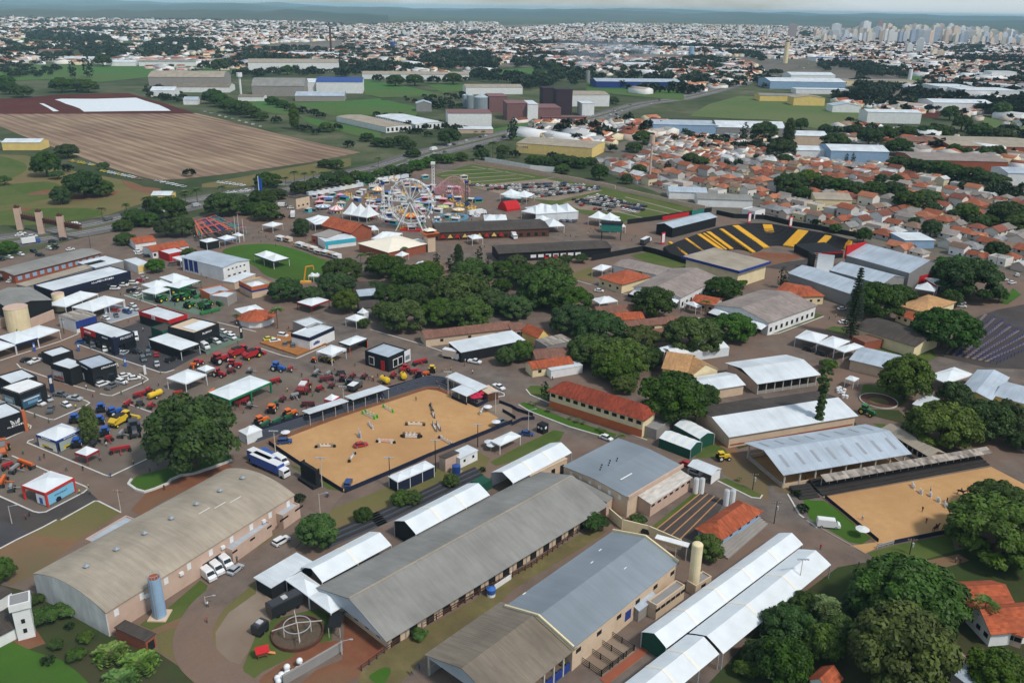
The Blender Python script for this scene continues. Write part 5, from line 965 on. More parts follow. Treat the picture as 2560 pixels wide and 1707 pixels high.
r=pavilion('black stand with white window frames and a pale blue roof','B',[(1000,1382),(1215,1447),(1412,1378)],5.8,'wall_black','roof_steel')
for s_,of in (('a',-2.5),('b',-1.5),('b',1.2)): panel(r,s_,'wall_white',1.0,4.2,2.6,of,'window_frame'); panel(r,s_,'glass_dark',1.3,3.9,2.1,of,'window',out=.16)
panel(r,'a','wall_red',.1,4.0,1.8,3.2,'door',out=.3); poster(r,'b',5.2,3.4,.8,5.4,(.75,.76,.78),[(0,2.5,2.4,1.6,(.2,.2,.22))])
# totems, banners, flag poles
def totem(T,x,y,h,lab,col,w=1.0,name='sign_totem'): 
 o=thing(name,lab,'sign',G(T,x,y),R(35)); MB().box(-w/2,w/2,-.25,.25,0,h).obj('board','wall_any2',o,col=col); MB().box(-w*.3,w*.3,-.28,-.25,h*.55,h*.85).obj('emblem','wall_white',o); return o
for a in (('E',485,300,6.5,'tall navy sign totem beside the black stand with blue picture walls',(.015,.025,.08),1.3),('A',2220,1050,5,'black sign totem at the corner of the green carpet',(.02,.02,.02),1.0),('A',1655,1240,4.2,'violet sign totem beside the oblong tent with black sides',(.05,.02,.3),.7),('A',1335,1380,3.4,'slim white sign totem at the road corner',(.7,.7,.72),.8),('A',975,825,2.8,'white sign totem on the grey carpet by the white pillared tents',(.75,.75,.78),.9),('A',1145,770,2.8,'white sign totem at the far end of the grey carpet',(.75,.75,.78),.9),('A',320,1170,3.4,'blue banner totem before the navy fronted tent',(.04,.1,.4),.8),('A',725,1170,3.4,'blue banner totem before the dark navy car stand',(.05,.12,.3),.8),('A',1155,1310,3.4,'blue banner totem beside the tall black stand',(.05,.12,.4),.8)): totem(*a)
for k,(x,yt,yb) in enumerate(((1430,295,640),(1470,270,640),(1520,325,600))): pole('R',x,yb-(20 if k else 0),9,'white flag pole at the edge of the green oval lawn','flag','wall_white',ytop=yt,name='flag_pole',cat='flag pole',group='white flag poles by the lawn',r=.12)
o,h=pole('4',1780,730,20,'tall white pole carrying a long blue flag by the avenue','flag','wall_white',ytop=520,name='flag_pole',cat='flag pole',r=.3); m=MB()
for i in range(6): m.add([(.2+i*.35,.25*math.sin(i),h-.3-i*.3),(.2+(i+1)*.35,.25*math.sin(i+1),h-.3-(i+1)*.3),(.2+(i+1)*.35,.25*math.sin(i+1),h-9-(i+1)*.5),(.2+i*.35,.25*math.sin(i),h-9-i*.5)],[(0,1,2,3)])
m.obj('flag','fabric',o,col=(.02,.1,.45))
# ribbon canopy
P=pts('R',[(880,365),(1180,290),(1540,425),(1000,525)],4.2); o=thing('ribbon_canopy','canopy of orange, green and navy ribbons stretched over the stalls','canopy',(P[0].x,P[0].y,0)); c=Vector((P[0].x,P[0].y,0)); cols=[(.6,.12,.05),(.03,.04,.12),(.02,.24,.16),(.03,.03,.12),(.6,.1,.06)]
for k in range(46):
 if k%2: t=rnd.random(); a,b=P[0].lerp(P[1],t),P[3].lerp(P[2],t+rnd.uniform(-.18,.18))
 else: t=rnd.random(); a,b=P[0].lerp(P[3],t),P[1].lerp(P[2],t+rnd.uniform(-.12,.12))
 z=Vector((0,0,-.006*k+.2)); MB().bar(a-c+z,b-c+z,rnd.uniform(.4,1.1),.03).obj('ribbon','fabric',o,col=cols[rnd.randrange(5)])
for p in P: MB().cyl((p.x-c.x,p.y-c.y,0),(p.x-c.x,p.y-c.y,4.6),.15,n=6).obj('post','steel',o)
# ------------------------------------------------------------------ middle distance: halls, stadium, fairground sheds
MID=[('brick hall with a steep orange tile roof beside the fairground','hall','M',[(420,790),(775,885),(1000,825)],6,'gx',3.6,'roof_tile','wall_brick',.8),
('flat pale roofed brick block in front of the orange roofed hall','building','M',[(285,925),(480,955),(770,890)],4.6,'slab',0,'wall_concrete','wall_brick',.1),
('long low shed with a dark roof and yellow booths facing the food court','shed','n',[(1095,581),(1373,570),(1335,548)],5,'gx',1.2,'roof_dark','wall_brown',.5),
('long black walled shed with a dark brown roof behind the dark hedge','shed','N',[(480,1045),(1850,972),(1770,880)],5,'gx',1.2,'roof_dark','wall_black',.6),
('black walled hall with a pale steel roof beside the grandstand','hall','O',[(300,180),(702,80),(590,42)],6.2,'gx',1.6,'roof_steel','wall_black',.5),
('cream hall under a grey flat roof edged in blue beside the grandstand','hall','O',[(905,572),(1162,492),(680,378)],9,'slab',0,'roof_fibre_tan','wall_cream',1.5),
('white walled hall with a pinkish ridged roof behind the big dark tree','hall','C',[(1550,892),(1897,712),(1480,630)],6,'gx',2.6,'roof_pinkish','wall_white',.6),
('white walled hall with a pinkish ridged roof along the verge lawn','hall','O',[(1185,1047),(1617,892),(1140,745)],6,'gx',2.6,'roof_pinkish','wall_white',.6),
('largest steel hangar with a grey blue vaulted roof beside the stage','hangar','D',[(715,505),(1300,668),(1520,560)],8.5,'gx',4.2,'roof_steel','wall_grey',.3),
('middle steel hangar with a pale grey roof behind the cook pine','hangar','D',[(565,642),(1045,772),(1180,690)],6.5,'gx',2.6,'roof_steel','wall_grey',.3),
('long steel hangar with a pale blue roof beside the orange roofed houses','hangar','D',[(185,668),(780,867),(900,770)],6.2,'gx',2.6,'roof_steel','wall_grey',.3),
('tan tile roofed house between the dark trees','house','D',[(1210,965),(1450,1032),(1590,900)],4,'hx',2.2,'roof_tile_tan','wall_cream',.7),
('small orange tile roofed house below the tan roofed one','house','D',[(1180,1040),(1360,1105),(1390,1050)],3.6,'hx',1.4,'roof_tile','wall_cream',.5),
('auditorium with a dark brown roof and curved cream front','auditorium','D',[(800,1170),(1350,1338),(1537,1235)],5,'gx',1.6,'roof_dark','wall_cream',.7),
('brick box beside the dark roofed auditorium','annex','D',[(775,1255),(890,1310),(985,1250)],3.6,'slab',0,'roof_tile_old','wall_brick',.1),
('low shed with a smooth grey roof below the dark roofed auditorium','shed','D',[(760,1462),(1110,1545),(1375,1465)],4.4,'gx',1,'roof_steel','wall_beige',.5),
('shed with a grey roof beside the auction yard','shed','H',[(1760,287),(2050,362),(2225,160)],5.5,'gy',1.4,'roof_steel','wall_yellow',.4),
('yellow fronted hall with a grey roof beyond the dense green trees','hall','H',[(2085,322),(2480,430),(2540,290)],5.5,'gx',1.4,'roof_steel','wall_yellow',.4),
('small white roofed store beside the bright green tree','shed','H',[(1335,402),(1450,440),(1595,345)],3.6,'gx',.9,'roof_white','wall_concrete',.3),
('tan gabled villa with cream yellow gables near the white barns','villa','C',[(1385,1540),(1610,1575),(1830,1450)],5.2,'gx',3.4,'roof_tile_tan','wall_yellow',.4),
('right hand wing of the tan gabled villa','villa','C',[(1660,1600),(1890,1545),(1820,1430)],4.8,'gy',3.0,'roof_tile_tan','wall_cream',.4),
('long low house with a weathered brown and orange tile roof','house','C',[(1040,1168),(1552,1112),(1500,1070)],3.6,'gx',1.6,'roof_tile_old','wall_cream',.5),
('low house with a bright orange tile roof beside the big dark tree','house','C',[(880,1102),(1212,1082),(1180,1025)],3.6,'gx',1.6,'roof_tile','wall_cream',.5),
('low house with a brown tile roof behind the bright orange roof','house','C',[(800,1037),(1150,1012),(1110,952)],3.6,'gx',1.5,'roof_tile_old','wall_cream',.5),
('cottage with a red brown tile roof beside a parked white car','house','C',[(1470,1202),(1702,1162),(1670,1105)],3.4,'gx',2.0,'roof_tile_red','wall_cream',.5),
('small house with a pink brown roof below the cottage','house','C',[(1240,1240),(1430,1220),(1400,1172)],3.2,'gx',1.1,'roof_tile_old','wall_pink',.4),
('cream house with a large orange hip roof by the clipped hedge','house','C',[(800,708),(1010,772),(1097,650)],4.6,'hx',2.2,'roof_tile','wall_cream',.7),
('white walled shed with a drab roof behind the orange hip roofed house','shed','C',[(935,598),(1350,690),(1445,622)],4,'gx',1.2,'roof_pinkish','wall_white',.4),
('little house with an orange roof beside a yellow palm','house','C',[(1660,925),(1860,962),(1935,905)],4,'gx',1.6,'roof_tile','wall_pink',.6),
('house with a wide orange tile roof by the long steel hangar','house','D',[(290,885),(512,875),(380,790)],4.4,'hx',1.6,'roof_tile','wall_cream',.6),
('long house with a dull orange roof behind the pinkish roofed hall','house','O',[(1250,760),(1480,800),(1560,720)],4.4,'hx',1.5,'roof_tile','wall_cream',.6),
('house with a grey brown tile roof under the round trees','house','C',[(225,1455),(540,1432),(530,1345)],3.8,'gx',1.4,'roof_tile_old','wall_pink',.4),
('restaurant with an orange tile roof beside the road corner','restaurant','C',[(190,1545),(555,1492),(520,1430)],3.6,'gx',1.4,'roof_tile','wall_cream',.5),
('white awning along the orange roofed restaurant','awning','C',[(360,1570),(650,1520),(600,1480)],3.0,'slab',0,'roof_white','wall_white',.1),
('arched roof in white and grey bands between the round trees','shed','C',[(320,1345),(562,1292),(480,1228)],3.6,'slab',0,'roof_bands','wall_grey',.1),
('small yellow chapel like house with a steep orange roof','house','C',[(240,1262),(335,1232),(270,1150)],3.6,'gy',2.6,'roof_tile','wall_yellow',.3),
('low brown roofed house beside the small yellow gabled house','house','C',[(0,1195),(120,1182),(90,1115)],3.6,'gx',1.2,'roof_tile_old','wall_pink',.3),
('very long low house with a brown tile roof behind the broad white roof','house','B',[(1560,1265),(2352,1172),(2340,1110)],3.8,'gx',1.6,'roof_tile_old','wall_beige',.5),
('broad shed with a flat white roof in front of the long brown roof','shed','B',[(1885,1400),('C',115,1287),('C',75,1198)],4.2,'s+',.5,'roof_white','wall_black',.3),
('low dark roof with a grey front under the shady trees','shed','B',[(960,988),(1140,972),(1130,910)],4,'gx',1,'roof_dark','wall_grey',.4),
('narrow pale blue roof between two dark roofs under the shady trees','shed','B',[(950,887),(1122,872),(1110,822)],4.2,'s+',.5,'roof_steel','wall_black',.2),
('dark roof under the shady trees, farthest from the road','shed','B',[(900,832),(1122,817),(1100,740)],4,'gx',1.2,'roof_dark','wall_brown',.4),
('small orange roofed kiosk between the round trees','kiosk','B',[(1765,740),(1880,735),(1830,695)],3,'hx',1.4,'roof_tile','wall_white',.4),
('beige building with a dark roof line at the edge of the fairground','building','M',[(95,475),(262,440),(180,415)],7,'slab',0,'roof_dark','wall_beige',.2),
('dark grey shed roof beside the flower ring','shed','G',[(1835,470),(2352,380),(2352,330)],3.2,'slab',0,'roof_dark','wall_brown',.1),
('house with a wide red orange tile roof in the wooded garden','house','L',[(1640,620),(1830,830),(2080,640)],4,'gy',2.0,'roof_tile','wall_white',.6),
('long house with a red orange tile roof running out of the wooded garden','house','L',[(1850,840),(2060,1060),(2400,800)],4.2,'gy',2.4,'roof_tile','wall_white',.7),
('house with a red orange tile roof behind the pale garden tower wall','house','L',[(2130,1030),(2350,1100),(2500,950)],3.6,'hx',1.6,'roof_tile','wall_pink',.5),
('tiny white chapel with a rust red roof beneath the garden trees','chapel','L',[(1500,1130),(1690,1190),(1805,1095)],3.2,'gx',1.5,'roof_tile_red','wall_white',.5),
('cottage with an orange tile roof and a white arch by the garden path','house','L',[(390,1500),(560,1600),(760,1540)],3.4,'gy',1.6,'roof_tile','wall_white',.4),
('shed with a pale grey roof at the foot of the garden trees','shed','L',[(1690,1440),(1900,1600),(2050,1520)],3.2,'gx',.6,'roof_steel','wall_concrete',.2)]
for a in MID:
 nm={'hall':'hall','shed':'shed','house':'house','hangar':'hangar'}.get(a[1],a[1].replace(' ','_')); 
 r=Bd(nm,a[0],a[1],*a[2:9],a[9],wcol=None) if False else Bd(nm,a[0],a[1],a[2],a[3],a[4],a[5],a[6],a[7],a[8],a[9],win=[('a',max(2,int(3)),1.3,1.1,min(2.0,a[4]-1.2),'dark',.18)] if a[1] in('house','villa','restaurant','building') else ())
 if 'edged in blue' in a[0]:
  MB().box(-r.L/2-1.6,r.L/2+1.6,-r.W/2-1.6,-r.W/2-1.4,r.h-1.1,r.h+.25).obj('fascia','wall_blue',r.root); MB().box(-r.L/2-1.6,r.L/2+1.6,r.W/2+1.4,r.W/2+1.6,r.h-1.1,r.h+.25).obj('fascia','wall_blue',r.root)
  for s in(-1,1): MB().box(s*(r.L/2+1.5)-.1,s*(r.L/2+1.5)+.1,-r.W/2-1.4,r.W/2+1.4,r.h-1.1,r.h+.25).obj('fascia','wall_blue',r.root)
 if 'pinkish ridged' in a[0]:
  openings(r,('a',9,1.6,1.8,2.2,'dark',.06),'opening'); (cx,cy),ln,an=side_xf(r,'d'); sg=math.cos(an)
  for k in range(3): 
   y=(-.33+.33*k)*ln; m=MB().add([(0,-ln*.16,4.6),(0,ln*.16,4.6),(5,ln*.16,3.4),(5,-ln*.16,3.4),(2.4,0,5.4)],[(0,1,4),(1,2,4),(2,3,4),(3,0,4)]); m.obj('awning','fabric_white',r.root,(cx,y,0),an)
  panel(r,'d','wall_black',2.4,3.8,out=5.1,name='sign_panel')
 if 'food court' in a[0]:
  for k in range(9): m=MB().add([(-1.6,0,0),(1.6,0,0),(0,0,2.2)],[(0,1,2)]); m.obj('booth_gable','wall_yellow' if k%2 else 'wall_red',r.root,((-.46+.065*k)*r.L*(1 if not r.flip else -1),-r.W/2-.7,1.6))
  openings(r,('a',14,2.0,2.0,1.6,'dark',.05),'opening')
 if 'black walled shed' in a[0]:
  openings(r,('a',7,3,1.6,2.4,'wall_white',.3),'sign_board'); openings(r,('a',3,2.4,2.4,1.6,'wall_red',.42),'stall_front')
 if 'hangar' in a[0] and 'largest' in a[0]:
  MB().box(-.4,.4,-r.W/2-.4,0,r.h-2,r.h+5).obj('side_banner','wall_red',r.root,((-1 if not r.flip else 1)*r.L/2,0,0)); openings(r,('b',1,12,5,3,'wall_red',.5),'entrance_front')
# aqua fronted building, cream marquee hall, water tower
r=Bd('shop_front','white roofed shop with an aqua blue front','shop','M',[(455,1005),(832,958),(790,895)],4.2,'slab',0,'roof_white','wall_white',.1); panel(r,'a','wall_aqua',2.2,4.4); panel(r,'a','wall_aqua',.1,4.4,1.2,-r.L*.45 if not r.flip else r.L*.45,'pillar',out=.2)
r=Bd('banquet_hall','banquet hall with a broad cream hipped roof and brick base','hall','M',[(870,1017),(1230,1127),(1690,1022)],5.0,'hx',3.0,'fabric_cream','wall_brick',.6)
g=G('B',1600,470); o=thing('water_tower','beige water tower with a flared four sided top by the food court','water tower',g,R(30)); MB().box(-2.2,2.2,-2.2,2.2,0,8).obj('shaft','wall_beige',o); m=MB().add([(-2.2,-2.2,8),(2.2,-2.2,8),(2.2,2.2,8),(-2.2,2.2,8),(-4.2,-4.2,10.5),(4.2,-4.2,10.5),(4.2,4.2,10.5),(-4.2,4.2,10.5)],[(0,1,5,4),(1,2,6,5),(2,3,7,6),(3,0,4,7),(4,5,6,7)]); m.obj('flared_top','wall_orange',o); MB().box(-1.6,1.6,-1.6,1.6,10.5,11.8).obj('cabin','dark',o); canopy_mesh(6,6,11.8,1.3).obj('roof','fabric_cream',o)
# fairground and parking tents
for lab,T,p,h,ri,n in (('row of four white peaked tents beside the car park with white walls','N',[(930,565),(1452,532),(1250,455)],5,3.4,4),('white peaked tent joined to the row of four beside the red inflatable','N',[(750,530),(930,562),(1020,440)],5,3.6,1),('pair of white peaked tents above the small red booth','N',[(1570,602),(1850,645),(1950,600)],5,3.4,2),('single white tent at the end of the paired peaks','N',[(1860,658),(1965,663),(2042,635)],4,2,1),('white tent behind the dark roofed food court shed','N',[(1085,718),(1280,708),(1200,650)],4.5,3,1),('low white tent between the dark shed and the row of four','N',[(900,630),(1010,650),(1060,610)],4,2.4,1),('row of three small white tents behind the teal tower','N',[(1745,722),(2032,718),(1990,680)],4,2.2,3),('pair of white tents beside the parked cars at the fairground edge','N',[(490,325),(815,362),(745,300)],5,3.2,2),('pair of white tents in front of the white trucks','N',[(300,645),(580,645),(510,575)],4,2.2,2),
   ('peaked white tent beside the pink fronted hall','D',[(1350,812),(1530,842),(1592,812)],4,3,1),('white tent with a pink wall beside the big umbrella tree','D',[(1440,718),(1560,790),(1645,760)],4,1.4,1),('white tent nearest the verge lawn, first of three with yellow signs','D',[(250,1262),(450,1312),(560,1245)],4,1.8,1),('middle white tent of three with yellow signs','D',[(450,1313),(610,1362),(730,1290)],4,1.8,1),('last of three white tents with yellow signs, beside the brick box','D',[(610,1363),(700,1398),(827,1325)],4,1.2,1),('broad white tent beside the grey roofed auction shed','H',[(1460,142),(1640,212),(1822,105)],4.2,1.8,1),('small white tent beside the white sacks','H',[(710,170),(790,195),(832,165)],3.2,1,1),('white tent with red posts at the bend of the road','C',[(725,908),(805,952),(970,925)],3.6,1.8,1),('white tent beside the orange hip roofed house','C',[(735,632),(830,650),(898,605)],4,1.6,1),('white tent over a snack bar by the pinkish roofed hall','C',[(1585,945),(1690,985),(1752,975)],3.6,1.4,1),('white tent behind the umbrella trees by the snack bar','C',[(1330,1365),(1400,1395),(1560,1365)],3.4,1.2,1),
   ('white tent beside the orange roofed brick hall','M',[(220,720),(330,790),(500,700)],4.2,2.2,3),('white tent beside the gable of the orange roofed brick hall','M',[(960,810),(1010,860),(1110,850)],4.2,1.4,1),('wide white tent behind the cream banquet hall','M',[(1020,962),(1230,985),(1480,905)],4.5,2.2,2),('white tent at the corner of the cream banquet hall','M',[(1480,985),(1640,1045),(1720,1010)],4,1.8,1),('white tent in front of the cream banquet hall','M',[(1310,1165),(1400,1180),(1500,1150)],3.6,1.8,1),('white tent over the yellow stall of the food court','N',[(90,830),(150,870),(270,850)],4,1.6,1)):
 tent(lab,T,p,h,ri,vh=.3,n=n,sides=[('a','fabric_white')] if 'white walls' in lab else [('a','wall_red')] if 'pink wall' in lab else ())
marquee('long glassy white marquee behind the spreading trees','C',[(1480,1428),(1998,1352),(1942,1280)],3.6,1.0,8,walls=[('a','fabric_white')])
# red inflatable, teal tower
r=Bd('inflatable_arch','bright red inflatable dome beside the white peaked tents','inflatable','N',[(575,515),(742,492),(710,445)],1.2,'ax',4.6,'wall_red','wall_red',0)
g=G('N',1850,870); o=thing('stage_tower','dark teal scaffold tower by the grandstand entrance','tower',g,R(-8)); MB().box(-6,6,-3,3,5,9.5).obj('box','wall_teal',o); MB().box(-6.4,6.4,-3.4,3.4,9.5,10).obj('roof','dark',o)
for x in(-5.5,5.5):
 for y in(-2.6,2.6): MB().box(x-.2,x+.2,y-.2,y+.2,0,5).obj('leg','dark',o)
# grandstand: rows of black seats round the arena with yellow stairs
P=[G('O',*p,4.6) for p in [(215,360),(620,205),(860,150),(1160,140),(1480,195),(1740,240),(1960,300)]]; Q=[G('O',*p) for p in [(330,470),(850,385),(1050,410),(1180,355),(1350,355),(1590,400),(1880,380)]]
Pc=curve(P,6); Qc=curve(Q,6); o=thing('grandstand','curved open air grandstand of black seat rows with broad yellow stairs','grandstand',Q[3]); c0=Vector((Q[3].x,Q[3].y,0)); n=16
for k in range(n):
 m=MB(); z=.5+.26*k
 for i in range(len(Pc)-1):
  q=[Qc[i].lerp(Pc[i],k/n),Qc[i+1].lerp(Pc[i+1],k/n),Qc[i+1].lerp(Pc[i+1],(k+1)/n),Qc[i].lerp(Pc[i],(k+1)/n)]; q=[Vector((p.x-c0.x,p.y-c0.y,0)) for p in q]; m.add([(p.x,p.y,0) for p in q]+[(p.x,p.y,z) for p in q],[(4,5,6,7),(0,1,5,4),(2,3,7,6),(1,2,6,5),(3,0,4,7)])
  e=.35; w2=[q[0].lerp(q[3],.35),q[1].lerp(q[2],.35),q[1].lerp(q[2],.6),q[0].lerp(q[3],.6)]; m.add([(p.x,p.y,z) for p in w2]+[(p.x,p.y,z+.4) for p in w2],[(4,5,6,7),(0,1,5,4),(2,3,7,6)])
 m.obj('seat_row','seat_black',o)
for a,b,w in (((270,310),(440,440),1.8),((420,280),(585,400),1.8),((540,240),(750,385),2.6),((585,232),(790,380),1.4),((625,218),(840,375),2.6),((745,192),(1045,405),2.2),((875,160),(1160,362),4.0),((1170,152),(1210,295),5.5),((1500,205),(1360,350),6),((1730,255),(1580,400),3.6),((1935,300),(1870,370),3)):
 A,B2=G('O',a[0],a[1],4.8),G('O',b[0],b[1],.7); d=(A-B2); m=MB(); nn=int(n*1.0); s=Vector((-d.y,d.x,0)).normalized()*w/2
 for k in range(nn):
  p,q=B2+d*(k/nn),B2+d*((k+1)/nn); zz=p.z+d.z/nn; v=[p-s,p+s,q+s,q-s]; v=[x-c0 for x in v]; m.add([(x.x,x.y,.3) for x in v]+[(x.x,x.y,zz+.1) for x in v],[(4,5,6,7),(0,1,5,4),(2,3,7,6),(1,2,6,5),(3,0,4,7)])
 m.obj('stair','step_yellow',o)
rim=wall_run('black fence round the top of the grandstand','O',[(700,60),(860,95),(1140,105),(1400,165),(1700,215),(1990,270)],3.0,.3,'wall_black',name='fence',cat='fence')
wall_run('black fence along the lawn beside the grandstand','C',[(730,560),(1200,470),(1330,500),(1600,590)],3.0,.25,'wall_black',name='fence',cat='fence')
wall_run('dark fence between the parking meadow and the black walled hall','N',[(2050,690),(2352,650),('C',1830,110)],3.0,.3,'wall_black',name='fence',cat='fence'); wall_run('red fence panel on the edge of the parking meadow','C',[(1380,190),(1620,145)],2.6,.4,'wall_red',name='fence',cat='fence'); wall_run('green fence panel on the edge of the parking meadow','C',[(1650,140),(1820,110)],3.0,.4,'wall_teal',name='fence',cat='fence')
area('rodeo_ground','earth_red','O',[(1010,440),(1100,405),(1280,415),(1520,440),(1380,490),(1150,540),(960,500)],.12)
for x,y,h,l in ((1000,140,7,'red and white sign tower on the rim of the grandstand, nearer the fairground'),(1378,180,7,'red and white sign tower on the rim of the grandstand, nearer the houses'),(208,335,7,'red and white sign tower at the foot of the grandstand')):
 q=totem('O',x,y,h,l,(.55,.02,.05),2.6,'sign_tower'); MB().box(-1.0,1.0,-.3,-.26,1.2,6.2).obj('sign_face','wall_white',q)
r=Bd('stage','black stage front with a red beam below the grandstand','stage','O',[(1590,420),(1870,400),(1800,320)],3.6,'s+',.6,'wall_black','wall_black',.3); panel(r,'a','wall_red',2.9,3.9)
g=G('O',1600,560); o=thing('scaffold_tower','grey scaffold tower beside the rodeo ground','scaffold',g); m=MB()
for z in(0,2,4,6,8):
 for x in(-3,3):
  m.bar((x,-2,z),(x,2,z),.15); 
 for y in(-2,2): m.bar((-3,y,z),(3,y,z),.15)
for x in(-3,0,3):
 for y in(-2,2): m.bar((x,y,0),(x,y,8),.18)
m.obj('frame','steel',o); MB().box(-3.2,-1,-2.2,2.2,0,8.4).obj('speaker_stack','dark',o)
g=G('O',1690,590); o=thing('ramp_sheet','tall white curved sheet standing behind the middle steel hangar','sheet',g,R(-20)); m=MB(); 
for k in range(6): a0,a1=k/6,(k+1)/6; f=lambda t:(3.5*(1-t)**2,9.5*t); m.add([(-4,-f(a0)[0],f(a0)[1]),(4,-f(a0)[0],f(a0)[1]),(4,-f(a1)[0],f(a1)[1]),(-4,-f(a1)[0],f(a1)[1])],[(0,1,2,3)])
m.obj('sheet','fabric_white',o)
area('crowd_floor','asphalt_dark','O',[(1130,545),(1330,500),(1560,470),(1600,560),(1380,580)],.1)
# footbridge pylons by the avenue
o=thing('gate_structure','row of tall beige concrete pylons carrying a brown overhead gallery across the avenue','gateway',G('V',330,620)); b0=G('V',330,620)
for k,(x,y,yt) in enumerate(((340,610,290),(690,680,360),(1035,755,430),(1190,440,350),(830,330,320))):
 g=G('V',x,y)
 if k>2: continue
 MB().box(-1.6,1.6,-1.6,1.6,0,12.5).obj('pylon','wall_pink',o,g-b0,R(12)); MB().box(-1.2,-.2,-1.2,1.2,12.5,14.2).obj('pylon_top','wall_brown',o,g-b0,R(12)); MB().box(.4,1.2,-1.2,1.2,12.5,13.8).obj('pylon_top','wall_brown',o,g-b0,R(12))
a,b=G('V',340,610)-b0,G('V',1330,800)-b0
for z,hh in((8.2,1.4),(6.6,.9)): 
 m=MB(); m.bar(a+Vector((0,1.2,z)),b+Vector((0,1.2,z)),2.2,hh); m.obj('gallery','wall_brown',o)
for k in range(26): 
 p=a.lerp(b,k/25); MB().box(p.x-.08,p.x+.08,p.y-.1,p.y+.1,8.8,11).obj('railing_bar','wall_brown',o)
# ------------------------------------------------------------------ trees
def leaf_mesh(name,Pn,Nn,size,tint,mat):
 n=len(Pn); rg=np.random.RandomState(n); N_=Nn/np.maximum(np.linalg.norm(Nn,axis=1,keepdims=True),1e-6); a=np.cross(N_,rg.normal(size=(n,3))); a/=np.maximum(np.linalg.norm(a,axis=1,keepdims=True),1e-6); b=np.cross(N_,a)
 s=(size*rg.uniform(.6,1.25,(n,1))); a=a*s; b=b*s*.75
 V=np.stack([Pn-a-b,Pn+a-b*.6,Pn+a+b,Pn-a*.7+b],1).reshape(-1,3); me=bpy.data.meshes.new(name); me.vertices.add(4*n); me.vertices.foreach_set('co',V.ravel().astype(np.float32)); me.loops.add(4*n); me.loops.foreach_set('vertex_index',np.arange(4*n,dtype=np.int32)); me.polygons.add(n); me.polygons.foreach_set('loop_start',np.arange(0,4*n,4,dtype=np.int32)); me.polygons.foreach_set('loop_total',np.full(n,4,dtype=np.int32))
 at=me.attributes.new('tint','FLOAT','POINT'); at.data.foreach_set('value',np.repeat(np.clip(tint,0,1),4).astype(np.float32)); me.materials.append(MATS[mat]); me.update(calc_edges=True); return me
def lobes_for(kind,rg):
 L=[]
 if kind=='u':
  for k in range(46):
   r=.86*math.sqrt((k+.5)/46); t=k*2.39996+rg.uniform(-.3,.3); z=.5*(1-(r/.98)**2.2)-.12+rg.uniform(-.09,.07); L.append((r*math.cos(t),r*math.sin(t),z,rg.uniform(.16,.26),.72))
  for k in range(22):
   t=k*.2856+rg.uniform(-.1,.1); q=rg.uniform(.62,.88); L.append((q*math.cos(t),q*math.sin(t),rg.uniform(-.34,-.12),rg.uniform(.15,.23),.75))
 elif kind=='r':
  for k in range(42):
   z=1-2*(k+.5)/42; q=math.sqrt(1-z*z); t=k*2.39996+rg.uniform(-.3,.3); s=rg.uniform(.62,.8)
   if z<-.55: continue
   L.append((s*q*math.cos(t),s*q*math.sin(t),s*z*.78,rg.uniform(.2,.31),.8))
  L+= [(rg.uniform(-.3,.3),rg.uniform(-.3,.3),rg.uniform(-.1,.4),.35,.8) for _ in range(6)]
 elif kind=='t':
  for k in range(34):
   z=-1.5+3.0*(k+.5)/34; q=.75*math.sqrt(max(.05,1-((z+.25)/1.75)**2)); t=k*2.39996; L.append((q*.6*math.cos(t),q*.6*math.sin(t),z,.34*q+.12,1.2))
 elif kind=='b':
  for k in range(16):
   t=k*2.39996; r=.66*math.sqrt((k+.5)/16); L.append((r*math.cos(t),r*math.sin(t),.35*(1-r*r)+rg.uniform(-.12,.05),rg.uniform(.25,.36),.8))
 elif kind=='k':
  for k in range(40):
   z=-3.2+5.2*(k+.5)/40; q=.25+.55*max(0,(z+.4)/2.4)*(1 if z<1.4 else max(.2,(2.1-z)/.7)); t=k*2.39996; L.append((q*rg.uniform(.3,.9)*math.cos(t),q*rg.uniform(.3,.9)*math.sin(t),z,rg.uniform(.16,.3),.8))
 return L
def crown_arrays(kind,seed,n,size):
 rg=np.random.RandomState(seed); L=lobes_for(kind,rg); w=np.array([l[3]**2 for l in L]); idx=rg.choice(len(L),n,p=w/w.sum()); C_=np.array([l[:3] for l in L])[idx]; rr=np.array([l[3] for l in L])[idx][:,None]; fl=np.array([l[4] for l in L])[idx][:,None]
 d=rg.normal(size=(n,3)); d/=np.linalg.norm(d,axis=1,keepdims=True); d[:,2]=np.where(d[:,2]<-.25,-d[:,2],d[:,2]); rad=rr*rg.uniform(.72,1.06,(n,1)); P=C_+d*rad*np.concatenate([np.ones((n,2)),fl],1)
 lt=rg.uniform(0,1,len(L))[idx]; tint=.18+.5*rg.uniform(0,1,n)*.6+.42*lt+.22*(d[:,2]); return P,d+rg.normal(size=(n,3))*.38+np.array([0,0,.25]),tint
CR={}
for kd,(n,sz) in {'u':(15000,.036),'r':(12000,.038),'t':(7000,.05),'b':(3500,.06),'k':(6000,.07)}.items():
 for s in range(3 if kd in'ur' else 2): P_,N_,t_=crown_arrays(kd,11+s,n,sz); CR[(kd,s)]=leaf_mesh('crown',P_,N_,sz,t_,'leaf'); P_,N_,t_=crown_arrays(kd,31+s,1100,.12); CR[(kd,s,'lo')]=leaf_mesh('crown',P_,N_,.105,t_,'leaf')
def trunk_mesh(kind):
 m=MB(); H={'u':.62,'r':.7,'t':1.75,'b':.3,'k':4.2}[kind]
 m.cyl((0,0,0),(0,0,H*.62),.085 if kind!='k' else .13,.06,7); rg=random.Random(3)
 for k in range(5 if kind in'ur' else 2):
  t=k*1.257+.4; m.cyl((0,0,H*.58),(.42*math.cos(t),.42*math.sin(t),H*.95+.1),.05,.022,5)
 return m.mesh('trunk','trunk')
